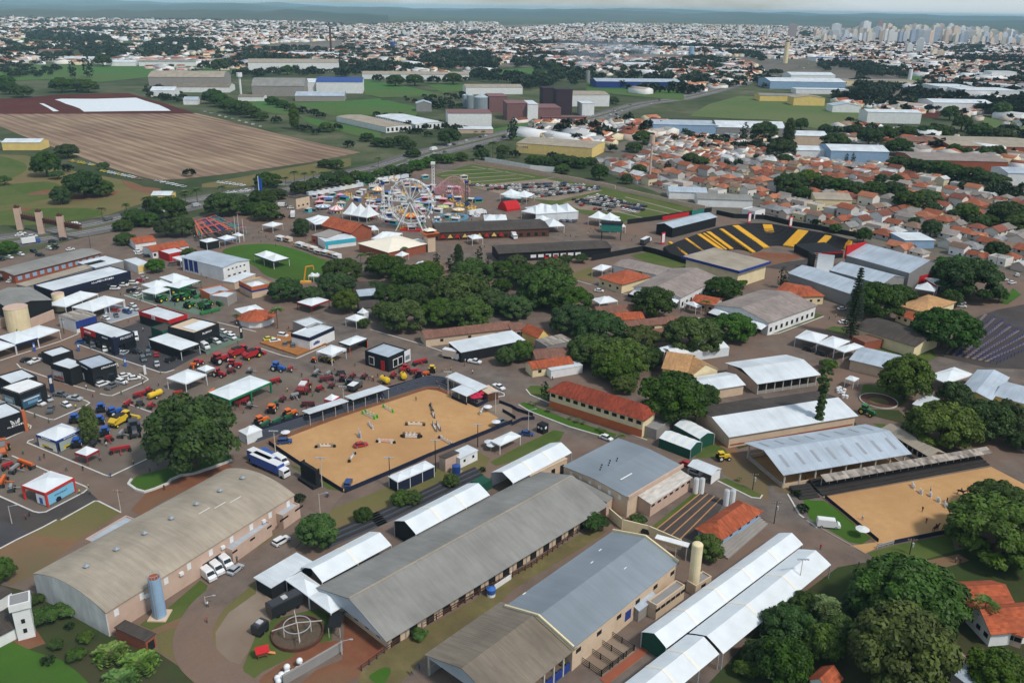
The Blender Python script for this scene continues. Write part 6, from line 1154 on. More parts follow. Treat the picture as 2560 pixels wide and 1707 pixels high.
TR={k:trunk_mesh(k) for k in 'urtbk'}
def palm_meshes():
 m=MB(); rg=random.Random(5)
 fr=[]
 P=[];Nn=[]
 for k in range(18):
  t=k*2.39996; up=rg.uniform(-.15,.75); L=1.0
  prev=None
  for i in range(9):
   s=(i+.5)/9; x=s*L; z=up*s*.9-1.0*s*s*.75; c=Vector((x*math.cos(t),x*math.sin(t),z)); 
   for sd in(-1,1):
    w=.16*math.sin(math.pi*min(1,s*.95+.06))+.03; q=c+Vector((-math.sin(t),math.cos(t),0))*sd*w*.6+Vector((0,0,-.03)); P.append(q); Nn.append(Vector((-.3*math.cos(t)+sd*.4*math.sin(t),-.3*math.sin(t)-sd*.4*math.cos(t),1)))
 P=np.array([tuple(p) for p in P]); Nn=np.array([tuple(p) for p in Nn]); return leaf_mesh('fronds',P,Nn,.1,np.random.RandomState(1).uniform(.1,1,len(P)),'leaf_palm')
PALM=palm_meshes(); PTR=MB().cyl((0,0,0),(0,0,1),.06,.035,7).mesh('trunk','trunk')
def pine_mesh():
 rg=np.random.RandomState(9); P=[];N_=[]
 for k in range(26):
  z=.08+.92*k/26; r=(1-z)**.75*.13+.012
  for j in range(10):
   t=j*.628+k*.7
   for i in range(4): s=(i+1)/4; P.append((r*s*math.cos(t),r*s*math.sin(t),z+.012*s+rg.uniform(-.006,.006))); N_.append((math.cos(t)*.5,math.sin(t)*.5,1))
 return leaf_mesh('crown',np.array(P),np.array(N_),.018,rg.uniform(0,.6,len(P)),'leaf_dark')
PINE=pine_mesh()
KZ={'u':.62,'r':.7,'t':1.75,'b':.38,'k':4.2}     # height of the crown's centre over its radius
TREES='''L 2160 100 400 u|H 2130 1290 230 u d|L 1300 720 440 u|L 1230 1270 440 r y|L 200 1010 240 r d|L 150 1350 260 r d|L 520 1180 200 r|L 620 1010 150 r|L 800 830 120 r d|L 2120 1440 240 r y|L 330 850 160 r d|L 1960 1010 70 b p
K 1790 310 155 r|K 2350 1010 110 r|K 2260 1280 150 r d|K 760 90 140 b d|K 1160 50 90 b y|K 2150 1420 130 b y
J 560 160 195 r|F 985 1420 98 r d|F 1330 1270 100 r|F 1445 1260 90 r|F 1795 1110 82 r|F 400 1275 55 b|J 1500 1100 90 b|F 2080 1010 35 b y
I 430 930 130 b|I 600 880 110 b|I 640 1010 48 r y|I 0 510 120 r|I 700 1290 90 b d|I 790 1130 80 b|I 520 1200 70 b d|I 350 780 70 b d|I 440 1330 55 u y|I 1050 1000 40 b d
E 1750 680 440 r d|E 810 590 100 t y
G 1490 340 330 r d|G 1030 215 125 u y|G 960 60 220 u|G 300 265 52 t|G 520 385 50 b d|G 370 350 52 b d|G 670 440 34 b d|G 790 520 32 b|G 870 520 45 b|G 1005 560 55 b d|G 1150 600 46 b|G 1770 330 150 r d
H 1270 190 245 r y|H 1620 600 295 u y|H 2000 560 225 r d|H 2180 560 190 r d|H 1720 330 150 r d|H 2310 740 110 r d|H 260 1230 42 b d|H 320 1370 55 b d|H 520 230 105 k
D 1010 920 205 u d|D 1200 860 130 u d|D 1720 640 175 u|D 1860 720 225 u d|D 1640 1170 245 u d|D 1690 900 100 r d|D 2130 880 75 r|D 140 710 58 t d|D 2100 460 100 r d|D 880 330 80 r d|D 440 215 45 b|D 1350 205 60 r d|D 1500 270 90 r d|D 1745 460 40 b|D 1120 190 40 b d|D 1965 200 70 r|D 1850 205 40 b|D 2200 120 130 u d|D 2310 200 100 u|D 1830 100 100 r|D 560 1520 90 b y|D 1370 1530 110 r y|D 620 260 60 r
C 1310 940 212 r d|C 2030 1150 185 u|C 1660 1230 238 u|C 560 1070 195 u d|C 810 1170 225 u d|C 720 1370 195 u|C 1180 1260 158 u y|C 990 1440 240 u|C 1220 1430 150 u d|C 90 1390 130 r|C 1940 800 148 u d|C 500 550 75 b d|C 640 550 75 b d|C 1080 710 75 b|C 1190 680 80 b|C 1300 650 70 b|C 540 910 180 u y|C 30 970 150 u|C 320 800 245 u|C 130 680 165 u d|C 370 640 155 u|C 200 880 145 u|C 40 560 85 u|C 1005 800 32 b|C 2100 770 70 b
B 1990 650 168 u|B 2260 620 110 u d|B 1500 700 165 u|B 1350 690 130 u d|B 1160 600 145 u d|B 1260 575 100 u d|B 790 640 158 u d|B 740 770 162 u d|B 270 820 138 u d|B 500 870 108 u d|B 820 930 142 r y|B 1190 1020 112 u y|B 1350 1060 188 u|B 1700 1010 178 u|B 1950 1020 198 u|B 1880 830 245 u y|B 2150 900 168 u d|B 1250 870 150 u d|B 1450 850 138 u|B 1600 640 110 u y|B 2260 780 85 u d|B 2300 960 85 u|B 415 270 85 r d|B 1660 540 42 t d|B 1790 580 55 t d|B 1860 510 60 t d|B 2050 490 46 t|B 2135 570 38 t d|B 990 1130 62 r d|B 1765 1230 38 t d|B 2290 1440 108 r|B 1100 800 90 u d|B 640 730 60 u d|B 1620 900 120 u d
R 420 150 130 u d|R 600 200 200 u d|R 750 420 165 r d|R 560 430 150 r d|R 180 300 140 u|R 60 560 118 u|R 30 400 110 u d|R 1250 150 208 u d|R 1420 110 168 u d|R 1600 200 120 u d|R 1780 230 170 u d|R 1750 80 158 u d|R 430 900 112 r|R 850 780 105 r d|R 2220 400 108 r d|R 330 330 130 u d|R 1950 300 60 u d
V 130 900 148 u|V 990 80 148 r d|V 900 920 50 b
4 310 440 100 r d|4 455 345 70 u d|4 455 475 40 b d|4 570 575 125 u d|4 710 460 45 b d|4 415 650 65 r d|4 1830 540 90 u d|4 1800 660 88 u d|4 1290 505 40 b d|4 30 560 50 b d|4 390 520 50 b|4 1900 640 60 u d|4 2050 600 70 u d|4 2150 580 70 u d|4 2250 540 70 u d|4 2330 520 60 u d|4 680 600 80 u d|4 2220 430 50 u d|4 2300 440 50 u d
5 40 560 60 u d|5 110 525 62 u d|5 180 530 65 u d|5 280 500 60 u|5 350 480 60 u|5 440 480 66 u d|5 520 440 60 u|5 600 425 58 u|5 660 400 50 u d|5 735 395 58 u|5 830 385 50 u|5 970 370 60 r|5 745 250 82 r d|5 1180 200 44 t|5 185 250 50 u d|5 260 285 52 u d|5 330 290 52 u d|5 420 275 58 u d|5 470 300 56 u d|5 500 360 52 u d|5 1115 340 48 u d|5 1200 380 40 b d|5 1110 405 48 b d|5 1330 410 66 u d|5 1400 425 72 u d|5 1500 410 84 u d|5 1580 415 66 u d|5 1650 430 58 u d|5 1710 415 48 u d|5 1520 470 56 u|5 1775 500 68 r d|5 1960 540 48 r d|5 1860 330 40 r d|5 2080 250 78 u d|5 2010 320 58 u d|5 1510 230 44 u d|5 2045 480 58 r d|5 2290 260 30 r d|5 2180 410 34 r d|5 2250 450 38 r d|5 1450 380 40 u d|5 950 330 40 u d|5 60 300 40 u d
6 75 400 66 u d|6 150 420 56 u d|6 400 435 40 r d|6 325 430 30 r d|6 520 390 25 r d|6 720 400 56 u d|6 580 200 88 u d|6 440 210 35 t d|6 750 210 52 t d|6 830 165 52 r d|6 700 320 96 u d|6 1060 290 92 u d|6 760 570 110 u d|6 880 540 88 u|6 1000 570 78 u d|6 1100 580 86 u d|6 1200 605 86 u d|6 1320 605 78 u d|6 1380 550 48 r d|6 1460 600 78 u d|6 1560 680 96 u d|6 1690 660 88 u|6 1480 540 46 r d|6 1720 740 60 u d|6 1500 430 78 u d|6 1600 445 70 u d|6 1700 460 78 u d|6 1800 475 78 u d|6 1900 495 78 u d|6 2000 515 78 u d|6 2100 535 78 u d|6 2195 555 60 u d|6 1500 315 88 u d|6 1880 345 50 r d|6 1960 360 48 r d|6 2080 365 58 r d|6 2160 365 58 r d|6 1160 135 28 u d|6 1300 250 80 u d|6 1400 235 80 u d|6 1200 200 60 u d|6 1550 215 70 u d|6 1680 215 70 u d|6 1800 225 70 u d|6 1930 160 60 r d|6 2060 220 80 u d|6 2200 240 80 u d|6 1000 200 50 u d|6 1090 370 22 t d|6 1140 395 18 t d|6 1185 395 20 t d|6 840 640 70 u d|6 2250 790 90 u|6 2120 820 60 u d|6 1950 740 50 u d|6 1880 780 50 u d|6 1850 90 60 r d|6 2200 70 60 r|6 1150 480 30 b d|6 2080 620 40 r d|6 1440 830 30 r d
S 700 330 105 u d|S 780 365 100 u d|S 880 420 108 u d|S 980 440 108 u d|S 1080 480 96 u d|S 1180 525 78 u d|S 1340 565 56 u y|S 1520 540 66 t y|S 1590 645 48 u d|S 1650 655 56 u d|S 1740 685 46 u d|S 1850 640 76 u|S 1960 640 58 u d|S 1300 370 68 u d|S 1400 400 66 u d|S 1480 440 58 u d|S 1600 470 58 u d|S 1720 490 58 u d|S 1800 520 48 u d|S 1700 60 60 u d|S 1450 60 70 u d|S 1180 80 60 u d|S 960 90 60 u d
T 90 130 55 u d|T 250 150 82 u d|T 430 145 82 u d|T 600 145 58 u d|T 780 130 88 u d|T 900 140 38 u d|T 1000 110 58 u d|T 1100 130 56 u d|T 1200 130 56 u d|T 1290 140 48 u d|T 1420 150 50 u d|T 1570 80 60 u d|T 1740 60 60 u d|T 1890 170 40 u d|T 2250 330 60 u d|T 1330 580 58 t d
1 60 600 60 u d|1 150 620 60 u d|1 30 560 60 u d|1 420 580 70 u d|1 520 575 70 u d|1 600 590 60 u d|1 700 410 55 r d|1 600 450 40 t d|1 490 470 30 t d|1 1390 450 40 u d|1 1500 450 60 r d|1 1330 490 25 r d'''
PALMS='''L 1620 540 105|L 2010 790 105|L 1390 430 115|L 540 800 120|G 170 380 22|G 215 390 26|G 345 440 30|G 540 520 22|G 605 540 30|G 660 565 22|G 800 620 26|G 840 640 28|G 1000 690 40|D 310 710 38|B 960 500 48|B 1040 490 44|B 1120 510 40|B 1360 440 38|B 185 1000 72|R 320 90 50|R 635 50 45|R 65 160 45|R 790 30 45|4 1340 610 40|4 1260 625 36|4 1515 590 36|4 1950 530 25|4 2010 490 32|4 2080 500 28|4 2140 490 25|4 2200 495 25|4 860 710 26|4 690 740 30|4 1000 665 40|5 1045 290 40|5 930 215 18|5 980 215 18|5 260 395 26|C 1785 930 50|A 2170 830 34|G 2090 1080 26'''
AREAW={'L':'in the wooded garden','K':'beside the blue grey hall','J':'between the curved road and the marquees','F':'by the jumping arena','I':'beside the beige warehouse','E':'among the tractor stands','G':'by the red roofed block','H':'by the white roofed stables','D':'around the steel hangars','C':'among the tile roofed houses','B':'in the shaded garden of the showground','R':'by the ribbon canopy','V':'by the avenue pylons','4':'on the slope by the stubble field','5':'along the avenue and car park wall','6':'among the houses beyond the grandstand','S':'beside the stubble field','T':'near the brown factory','1':'beyond the red soil','A':'by the round house'}
TN={'u':('umbrella_tree','spreading umbrella tree'),'r':('round_tree','dense rounded tree'),'t':('columnar_tree','tall narrow tree'),'b':('shrub','low bushy shrub'),'k':('ivy_tree','very tall tree clad in ivy')}
TC={'':(1.08,1.12,1),'d':(.76,.8,.74),'y':(1.25,1.12,.85),'p':(1.3,.55,1.1)}; TW={'':'mid green','d':'dark green','y':'yellow green','p':'purple flowering'}
def solve(T,x,y,rx,k):
 X,Y=px(T,x,y); r=ray(X,Y); Rr=5.0
 for _ in range(14):
  z=min(k*Rr,80); t=(CAMZ-z)/-r.z; d=(r*t).length; Rr=rx/TILES[T][2]*d/FPX
 p=r*t; return Vector((p.x,p.y,0)),Rr
items=[]
for ln in TREES.replace('\n','|').split('|'):
 f=ln.split()
 if len(f)==4 and len(f[0])==1: T=f[0]; a=f[1:]
 elif len(f)>=4: T=f[0]; a=f[1:]
 else: continue
 items.append((T,float(a[0]),float(a[1]),float(a[2])*(1.13 if T in'BCD' and a[3]=='u' else 1),a[3],a[4] if len(a)>4 else ''))
items.sort(key=lambda i:-i[3]/TILES[i[0]][2])
LOW=[]     # overflow joins the far woodland
import re
LMK=[(o.location.copy(),' '.join(re.split(r' (?:beside|by|behind|between|in front|under|along|near|next|against|at|below|above|before|of|farthest|nearest|on|running|facing|joined) ',o['label'])[0].split(',')[0].split()[:8])) for o in COL.objects if o.get('label') and not o.get('group') and o['category'] not in('fence','wall','sign','flag pole','light mast','show jump','plastic sheet','steps')]
LMK=[l for l in LMK if len(l[1].split())>2 and l[1].split()[-1] not in('a','an','the','with','and','in')]; SEEN={}
for i,(T,x,y,rx,kd,c) in enumerate(items):
 base,Rr=solve(T,x,y,rx,KZ[kd]); npx=rx/TILES[T][2]
 if i>=258: LOW.append((base,Rr,kd,c)); continue
 nm,ds=TN[kd]; sz='huge' if npx>80 else 'large' if npx>45 else 'middling' if npx>22 else 'small'
 nl,nd=min(((l,(p-base).length) for p,l in LMK),key=lambda q:q[1]); lab=f"{sz} {TW[c]} {ds} {AREAW[T]}"
 if nd<Rr*2+30: lab=f"{sz} {TW[c]} {ds.split()[-2]} {ds.split()[-1]} closest to the {nl}"
 o=thing(nm,lab,'shrub' if kd=='b' else 'tree',base,rnd.uniform(0,6.28),f'trees near the {nl}' if nd<Rr*2+30 else f'{ds}s {AREAW[T]}',(Rr,Rr,Rr*rnd.uniform(.92,1.1)))
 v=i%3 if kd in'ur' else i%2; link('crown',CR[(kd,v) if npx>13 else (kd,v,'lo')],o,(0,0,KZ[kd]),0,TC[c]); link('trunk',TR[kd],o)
# tall pine, palms, banana clumps
def tall(T,x,y,yt,lab,me,name,cat):
 g=G(T,x,y); X,Y=px(T,x,yt); q=ray(X,Y); t=math.hypot(g.x,g.y)/math.hypot(q.x,q.y); h=CAMZ+q.z*t; o=thing(name,lab,cat,g,0,None,(h,h,h)); link('crown',me,o); MB().cyl((0,0,0),(0,0,.98),.014,.003,6).obj('trunk','trunk',o)
tall('D',755,1265,600,'very tall dark cook pine beside the dark roofed auditorium',PINE,'pine_tree','tree')
for k,f in enumerate(PALMS.split('|')):
 T,x,y,rx=f.split(); x,y,rx=float(x),float(y),float(rx); kz={'G':1.4}.get(T,2.6); base,Rr=solve(T,x,y,rx,kz); sz='tall' if rx/TILES[T][2]>12 else 'small'
 o=thing('palm_tree',f'{sz} feathery palm tree {AREAW[T]}','palm',base,rnd.random()*6,f'palms {AREAW[T]}',(Rr,Rr,Rr)); link('fronds',PALM,o,(0,0,kz)); link('trunk',PTR,o,(0,0,0),0,None,(1,1,kz))
for x,y,rx in ((1010,1250,150),(1270,1340,170),(1090,1500,160)):
 base,Rr=solve('I',x,y,rx,.45); o=thing('banana_clump','clump of broad arching banana leaves below the beige warehouse','banana plant',base,rnd.random()*6,'banana clumps',(Rr,Rr,Rr)); link('leaves',PALM,o,(0,0,.42),0,(1.1,1.2,.9),(1,1,1.1)); link('leaves',PALM,o,(.1,.1,.3),1.3,(.95,1.1,.8),(.8,.8,1.2)); MB().cyl((0,0,0),(0,0,.45),.12,.08,6).obj('stem','trunk',o)
# far woodland: one mass of small crowns
LO={k:crown_arrays(k,77,90,.2) for k in 'urt'}
def woodland(name,lst,label,leaf=.2):
 Ps,Ns,Ts=[],[],[]
 for base,Rr,kd,c in lst:
  kd=kd if kd in LO else 'u'; P,Nn,t=LO[kd]; a=rnd.uniform(0,6.28); ca,sa=math.cos(a),math.sin(a); Q=P*Rr; Q=np.stack([Q[:,0]*ca-Q[:,1]*sa,Q[:,0]*sa+Q[:,1]*ca,Q[:,2]+KZ[kd]*Rr],1)+np.array([base.x,base.y,base.z]); Ps.append(Q); Ns.append(Nn); Ts.append(t*.8*({'d':.6,'y':1.2}.get(c,1))*rnd.uniform(.6,1.1)); 
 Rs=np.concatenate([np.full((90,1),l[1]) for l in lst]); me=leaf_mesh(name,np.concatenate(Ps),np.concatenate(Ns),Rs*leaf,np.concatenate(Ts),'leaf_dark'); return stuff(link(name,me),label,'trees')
def scatter(T,seq,n,r0,r1,kd='u',c='d'):
 "random trees inside a picture polygon, thinned so that they spread evenly over the ground it covers"
 P=pts(T,seq); out=[]; xs=[p.x for p in P]; ys=[p.y for p in P]; tries=0
 while len(out)<n and tries<n*60:
  tries+=1; x,y=rnd.uniform(min(xs),max(xs)),rnd.uniform(min(ys),max(ys)); ins=False
  for i in range(len(P)):
   a,b=P[i],P[i-1]
   if (a.y>y)!=(b.y>y) and x<(b.x-a.x)*(y-a.y)/(b.y-a.y)+a.x: ins=not ins
  if ins: out.append((Vector((x,y,0)),rnd.uniform(r0,r1),kd if rnd.random()<.7 else 'r',c if rnd.random()<.7 else ''))
 return out
for a in (('2',[(560,400),(750,360),(1000,380),(1100,440),(1050,480),(800,490),(560,470)],130,8,13),('2',[(-20,420),(250,440),(560,470),(580,490),(160,510),(-20,540)],90,7,12),('2',[(1180,420),(1400,400),(1500,460),(1480,500),(1350,470),(1150,460)],50,8,12),('2',[(900,490),(1250,520),(1450,540),(1420,580),(1100,550),(900,540)],60,6,10),('2',[(1500,470),(1700,500),(1750,540),(1520,540)],30,6,10),('2',[(2100,460),(2352,440),(2352,500),(2150,500)],30,7,11),('1',[(150,230),(480,240),(820,280),(800,300),(400,310),(180,270)],140,8,14),('1',[(560,350),(800,330),(860,370),(700,400)],45,8,12),('1',[(980,330),(1150,270),(1400,290),(1420,350),(1240,380),(1150,410),(980,400)],110,9,14),('1',[(1080,215),(1250,200),(1280,240),(1100,230)],50,9,14),('1',[(280,380),(480,390),(420,440),(300,430)],30,8,12),('1',[(0,440),(260,430),(430,480),(300,540),(0,540)],60,4,8),('1',[(1540,420),(1750,370),(1800,420),(1580,480)],40,7,11),('1',[(1840,390),(2300,400),(2340,420),(1800,420)],40,6,10),('1',[(1640,520),(1740,470),(2200,480),(2352,500),(2352,530),(2100,520),(1700,540)],50,6,10),('3',[(1200,470),(1520,480),(1560,540),(1250,530)],60,8,12),('3',[(0,420),(170,400),(330,430),(320,500),(120,480),(0,460)],60,8,12),('3',[(1150,570),(1500,580),(1480,640),(1400,720),(1180,650)],60,7,12),('3',[(1620,590),(1900,610),(1880,660),(1640,650)],40,7,11),('3',[(1800,350),(2060,310),(2100,380),(1850,380)],60,8,13),('3',[(2050,480),(2352,470),(2352,520),(2080,540)],40,8,12),('3',[(350,350),(560,380),(600,440),(540,420),(360,370)],50,8,12),('3',[(930,460),(1320,440),(1330,480),(960,490)],40,7,11),('3',[(820,230),(960,230),(920,260),(830,260)],30,9,14),('3',[(100,500),(380,540),(370,600),(90,580)],40,7,11)):
 LOW+=scatter(*a)
for a in (('1',[(0,280),(400,310),(900,310),(1000,420),(0,430)],150,6,12),('1',[(1400,330),(2352,330),(2352,480),(1700,480),(1500,440)],150,6,11),('2',[(0,330),(600,350),(600,440),(0,420)],110,6,11),('2',[(1200,440),(2352,430),(2352,620),(2000,600),(1500,560)],130,6,11),('3',[(0,470),(700,500),(600,620),(0,560)],90,6,10),('3',[(1000,600),(2352,560),(2352,766),(1300,766)],170,5,10),('T',[(0,430),(900,600),(800,700),(300,640),(0,560)],40,3,6),('T',[(300,310),(900,280),(900,420),(500,420)],40,3,6),('T',[(1300,200),(1750,160),(1700,220),(1400,240)],40,5,9),('S',[(0,240),(400,300),(400,420),(0,330)],40,3,7),('6',[(900,230),(2352,210),(2352,300),(1400,300)],110,4,8),('6',[(0,240),(800,300),(700,360),(0,330)],50,3,6),('6',[(1800,520),(2352,600),(2352,700),(1900,640)],40,3,5)): LOW+=scatter(*a)
TOWN_TREES=[]
# ------------------------------------------------------------------ factories, warehouses, houses and towers of the distance
def blk(name,lab,cat,T,x0,x1,yb,yt,depth,roof='slab',rise=0,rm='roof_white',wm='wall_white',win=(),group=None,rcol=None,wcol=None,turn=0,over=.4):
 "front face between x0 and x1, its foot at row yb and its eaves at row yt"
 a,b=G(T,x0,yb),G(T,x1,yb); L=(b-a).length; c=(a+b)/2; X,Y=px(T,(x0+x1)/2,yt); q=ray(X,Y); t=math.hypot(c.x,c.y)/math.hypot(q.x,q.y); h=max(2.5,CAMZ+q.z*t); u=(b-a).normalized(); an=math.atan2(u.y,u.x)+R(turn or {'6':-9,'3':-9,'2':-6,'S':-3}.get(T,0))
 r=Rect(); r.flip=False; r.L,r.W,r.h,r.rise=L,depth,h,rise; r.c=c+Vector((-u.y,u.x,0))*depth/2; r.root=thing(name,lab,cat,r.c,an,group); roof_mesh(roof,L,depth,h,rise,over).obj('roof',rm,r.root,col=rcol); wall_mesh(roof,L,depth,h,rise).obj('wall',wm,r.root,col=wcol)
 for s in win: openings(r,s)
 return r
plain('roof_blue',C(52,78,140),.1,.3,.6); plain('wall_dark',C(62,48,58),.1,.1,.85)
Bd('warehouse','white warehouse with a row of dark bays beside the brown factory','warehouse','T',[(70,475),(440,556),(660,528)],6,'gx',1,'roof_white','wall_white',.3,win=[('a',16,2.2,3,3,'dark',.04),('b',7,2.4,3.5,3,'dark',.08)])
Bd('warehouse','white warehouse with a tan roof next to the green meadow','warehouse','n',[(841,291),(965,318),(1014,310)],6,'gx',1,'roof_fibre_tan','wall_white',.3,win=[('b',6,2.6,3.5,3,'dark',.08)])
r=Bd('warehouse','cream yellow warehouse with pilasters and a banded tan roof','warehouse','T',[(1365,725),(2060,775),(2200,718)],9,'gx',1.2,'roof_fibre_tan','wall_yellow',.2); openings(r,('a',15,.4,8.6,4.3,'wall_beige',.02),'pilaster'); q=panel(r,'a','wall_cream',4,7.5,9,-r.L*.42); words(q,'~6',2.6,5.6,col=(.25,.05,.03))
for a in (('mauve and white factory block nearest the white warehouses','T',735,1135,578,455,40,'slab',0,'wall_mauve','wall_white'),('mauve factory block behind the grain silos','T',1112,1275,450,300,40,'slab',0,'wall_mauve','wall_mauve'),('mauve factory block with a white panelled front','T',1278,1465,520,365,40,'slab',0,'wall_mauve','wall_mauve'),('white factory block beside the low mauve hall','T',1465,1560,525,372,45,'slab',0,'roof_white','wall_white'),('low mauve factory hall before the dark towers','T',1560,1770,520,405,45,'slab',0,'wall_mauve','wall_mauve'),('dark brown factory tower, the broader of two','T',1727,1872,470,238,25,'slab',0,'wall_dark','wall_dark'),('dark brown factory tower, the narrower of two','T',1604,1712,430,222,25,'slab',0,'wall_dark','wall_dark'),('long white ribbed factory hall behind the dark towers','T',1872,2215,392,285,60,'gx',2,'roof_fibre_tan','wall_white'),('white factory wing beside the ribbed hall','T',1965,2075,480,365,30,'slab',0,'roof_white','wall_white'),('low mauve factory plinth by the avenue','T',1600,2010,525,490,14,'slab',0,'wall_mauve','wall_mauve'),('grey factory shed beside the yellow cranes','T',445,585,440,365,20,'gy',3,'roof_steel','wall_grey'),('long pale barracks with a pinkish roof behind the factory','T',900,1420,280,215,40,'gx',3,'roof_fibre_tan','wall_white'),('pinkish roofed shop row in front of the factory','T',830,1150,640,600,20,'slab',0,'roof_white','wall_pink'),
  ('tan vaulted grain hall of the mill','S',60,830,225,135,70,'ax',7,'roof_fibre_tan','wall_concrete'),('brown roofed mill shed with white walls','S',290,880,290,235,50,'gx',4,'roof_fibre_brown','wall_white'),('pale vaulted mill hall with a white front','S',1110,1640,330,225,60,'ax',9,'roof_fibre','wall_concrete'),('white cube building at the front of the mill','S',1285,1490,318,218,25,'slab',0,'roof_white','wall_white'),('large white hall with a blue roof','S',1760,2230,300,185,60,'gx',5,'roof_blue','wall_white'),('white mill building beside the blue roofed hall','S',1540,1760,295,190,50,'gx',4,'roof_white','wall_white'),('pale roofed shed in front of the blue roofed hall','S',1540,2040,380,325,40,'gx',4,'roof_steel','wall_concrete'),('low office building at the edge of the mill','S',960,1220,380,335,30,'gx',2,'roof_fibre_brown','wall_white'),('pale grey shed by the red soil','S',405,550,415,365,20,'gx',3,'roof_steel','wall_white'),('white gabled store at the left end of the mill','S',75,320,335,270,30,'gx',4,'roof_white','wall_white'),
  ('row of barrel vaulted tan warehouses','1',1700,2320,492,430,80,'gx',5,'roof_fibre_tan','wall_white'),('white industrial shed beyond the meadow','1',440,650,432,398,40,'gx',2,'roof_white','wall_white'),('brown quarry plant building on the left','1',270,470,390,345,40,'slab',0,'wall_brick','wall_grey'),('pale shed by the clump of trees','1',760,930,455,425,40,'gx',3,'roof_white','wall_white'),('long drab shed by the clump of trees','1',950,1340,455,425,40,'gx',3,'roof_fibre','wall_white'),('long white shed behind the vaulted warehouses','1',2000,2330,395,370,50,'gx',3,'roof_white','wall_white'),
  ('very long shed with a pale tan roof beyond the meadow','2',165,890,545,510,60,'gx',3,'roof_fibre_tan','wall_white'),('long warehouse with a blue band and pale roof','2',1770,2330,605,560,60,'gx',3,'roof_steel','wall_blue'),('white sheds near the orange roofed store','2',1930,2140,470,440,40,'gx',3,'roof_white','wall_white'),('store with an orange roof in the town','2',1770,1950,430,410,40,'gx',3,'roof_tile_tan','wall_cream'),
  ('ochre warehouse on the meadow, the longer of two','3',560,800,695,655,30,'gx',2,'roof_fibre','wall_yellow'),('ochre warehouse on the meadow, the taller of two','3',790,990,725,670,30,'gy',3,'roof_fibre_tan','wall_yellow'),('large pale blue and white logistics hall','3',650,1130,612,560,70,'gx',4,'roof_white','wall_lightblue'),('white office wing of the logistics hall','3',810,1145,645,612,25,'slab',0,'roof_white','wall_white'),('white shed behind the logistics hall','3',780,1060,548,515,50,'gx',4,'roof_white','wall_white'),('long cream apartment row behind the logistics hall','3',1110,1600,592,552,30,'slab',0,'wall_concrete','wall_cream'),('white apartment rows beside two white water tanks','3',1790,2010,665,595,60,'slab',0,'roof_white','wall_white'),('white apartment rows at the far side of the hollow','3',1970,2310,690,620,60,'slab',0,'roof_white','wall_white'),('white slab building with pale sides near the right hand meadow','3',2140,2290,548,492,30,'slab',0,'roof_white','wall_white'),('low red walled depot','3',2150,2400,605,570,40,'slab',0,'roof_tile_old','wall_brick'),('long blue black roofed depot in the town','3',950,1220,425,400,50,'slab',0,'roof_blue','wall_white'),('white works with a saw tooth roof by the red plot','3',1760,2130,766,705,50,'gx',3,'roof_white','wall_white'),
  ('grey blue flat roofed box hall beside the avenue','6',-160,270,232,172,45,'slab',0,'roof_steel','wall_lightblue'),('long grey walled hall with a bright white roof','6',275,720,242,190,35,'gx',5,'roof_white','wall_grey'),('pale cube warehouse on the meadow','6',1055,1235,88,40,25,'gy',3,'roof_steel','wall_white'),('white warehouse on a brick base','6',1300,1640,162,85,30,'gx',2,'roof_white','wall_white'),('big grey blue warehouse with a white roof','6',1060,1430,425,350,40,'gx',3,'roof_white','wall_lightblue'),('white roofed workshop beside the grey blue warehouse','6',815,1050,395,345,30,'gx',2,'roof_white','wall_white'),('white roofed hall behind the group of eucalyptus','6',780,1010,312,245,30,'gx',3,'roof_white','wall_beige'),('long brick factory with a drab roof','6',1640,2230,485,415,45,'gx',2,'roof_pinkish','wall_brick'),('very wide brick factory with a tan roof','6',1900,2500,385,318,70,'gx',3,'roof_fibre_tan','wall_brick'),('white walled workshop beside the terracotta roofs','6',2255,2400,585,500,30,'gx',2,'roof_steel','wall_white'),('tan roofed hall among the houses','6',945,1180,735,680,22,'gx',2.5,'roof_fibre_tan','wall_cream'),('white workshop with a lean-to beside the car park wall','6',140,500,735,680,20,'gx',1.5,'roof_fibre','wall_white'),('small white gabled works by the car park wall','6',-60,190,680,630,18,'gx',2,'roof_steel','wall_white'),('pinkish shed roofs beside the brick factory','6',1560,1860,345,285,30,'gx',3,'roof_tile_old','wall_pink'),
  ('white roofed workshops along the avenue','T',2010,2250,620,585,30,'gx',2,'roof_white','wall_white'),('pale store behind the cream yellow warehouse','T',1820,2180,700,665,30,'gx',2,'roof_steel','wall_white'),('white block beside the houses behind the grandstand','D',1250,1520,445,370,18,'slab',0,'roof_white','wall_lightblue'),('open shed with a white roof at the scrap yard','4',20,280,345,290,20,'gx',2,'roof_white','wall_yellow'),('small yellow building with a white roof by the avenue','4',1040,1170,690,650,12,'gx',1.5,'roof_white','wall_yellow')):
 blk('industrial_building',a[0],'building',*a[1:])
for x,yb,yt,rr,l in ((888,402,288,3.2,'slim grain silo'),(938,410,288,4.6,'slim grain silo'),(1040,445,305,9.0,'wide grain silo with a conical roof beside the mauve blocks')):
 g=G('T',x,yb); X,Y=px('T',x,yt); q=ray(X,Y); h=CAMZ+q.z*math.hypot(g.x,g.y)/math.hypot(q.x,q.y); o=thing('grain_silo',l if 'wide' in l else 'slim corrugated grain silo of the brown factory','silo',g,0,None if 'wide' in l else 'slim grain silos'); MB().cyl((0,0,0),(0,0,h),rr,n=18).obj('shell','galvanised',o); MB().cyl((0,0,h),(0,0,h+rr*.45),rr*1.02,.3,18).obj('cone_roof','roof_steel',o)
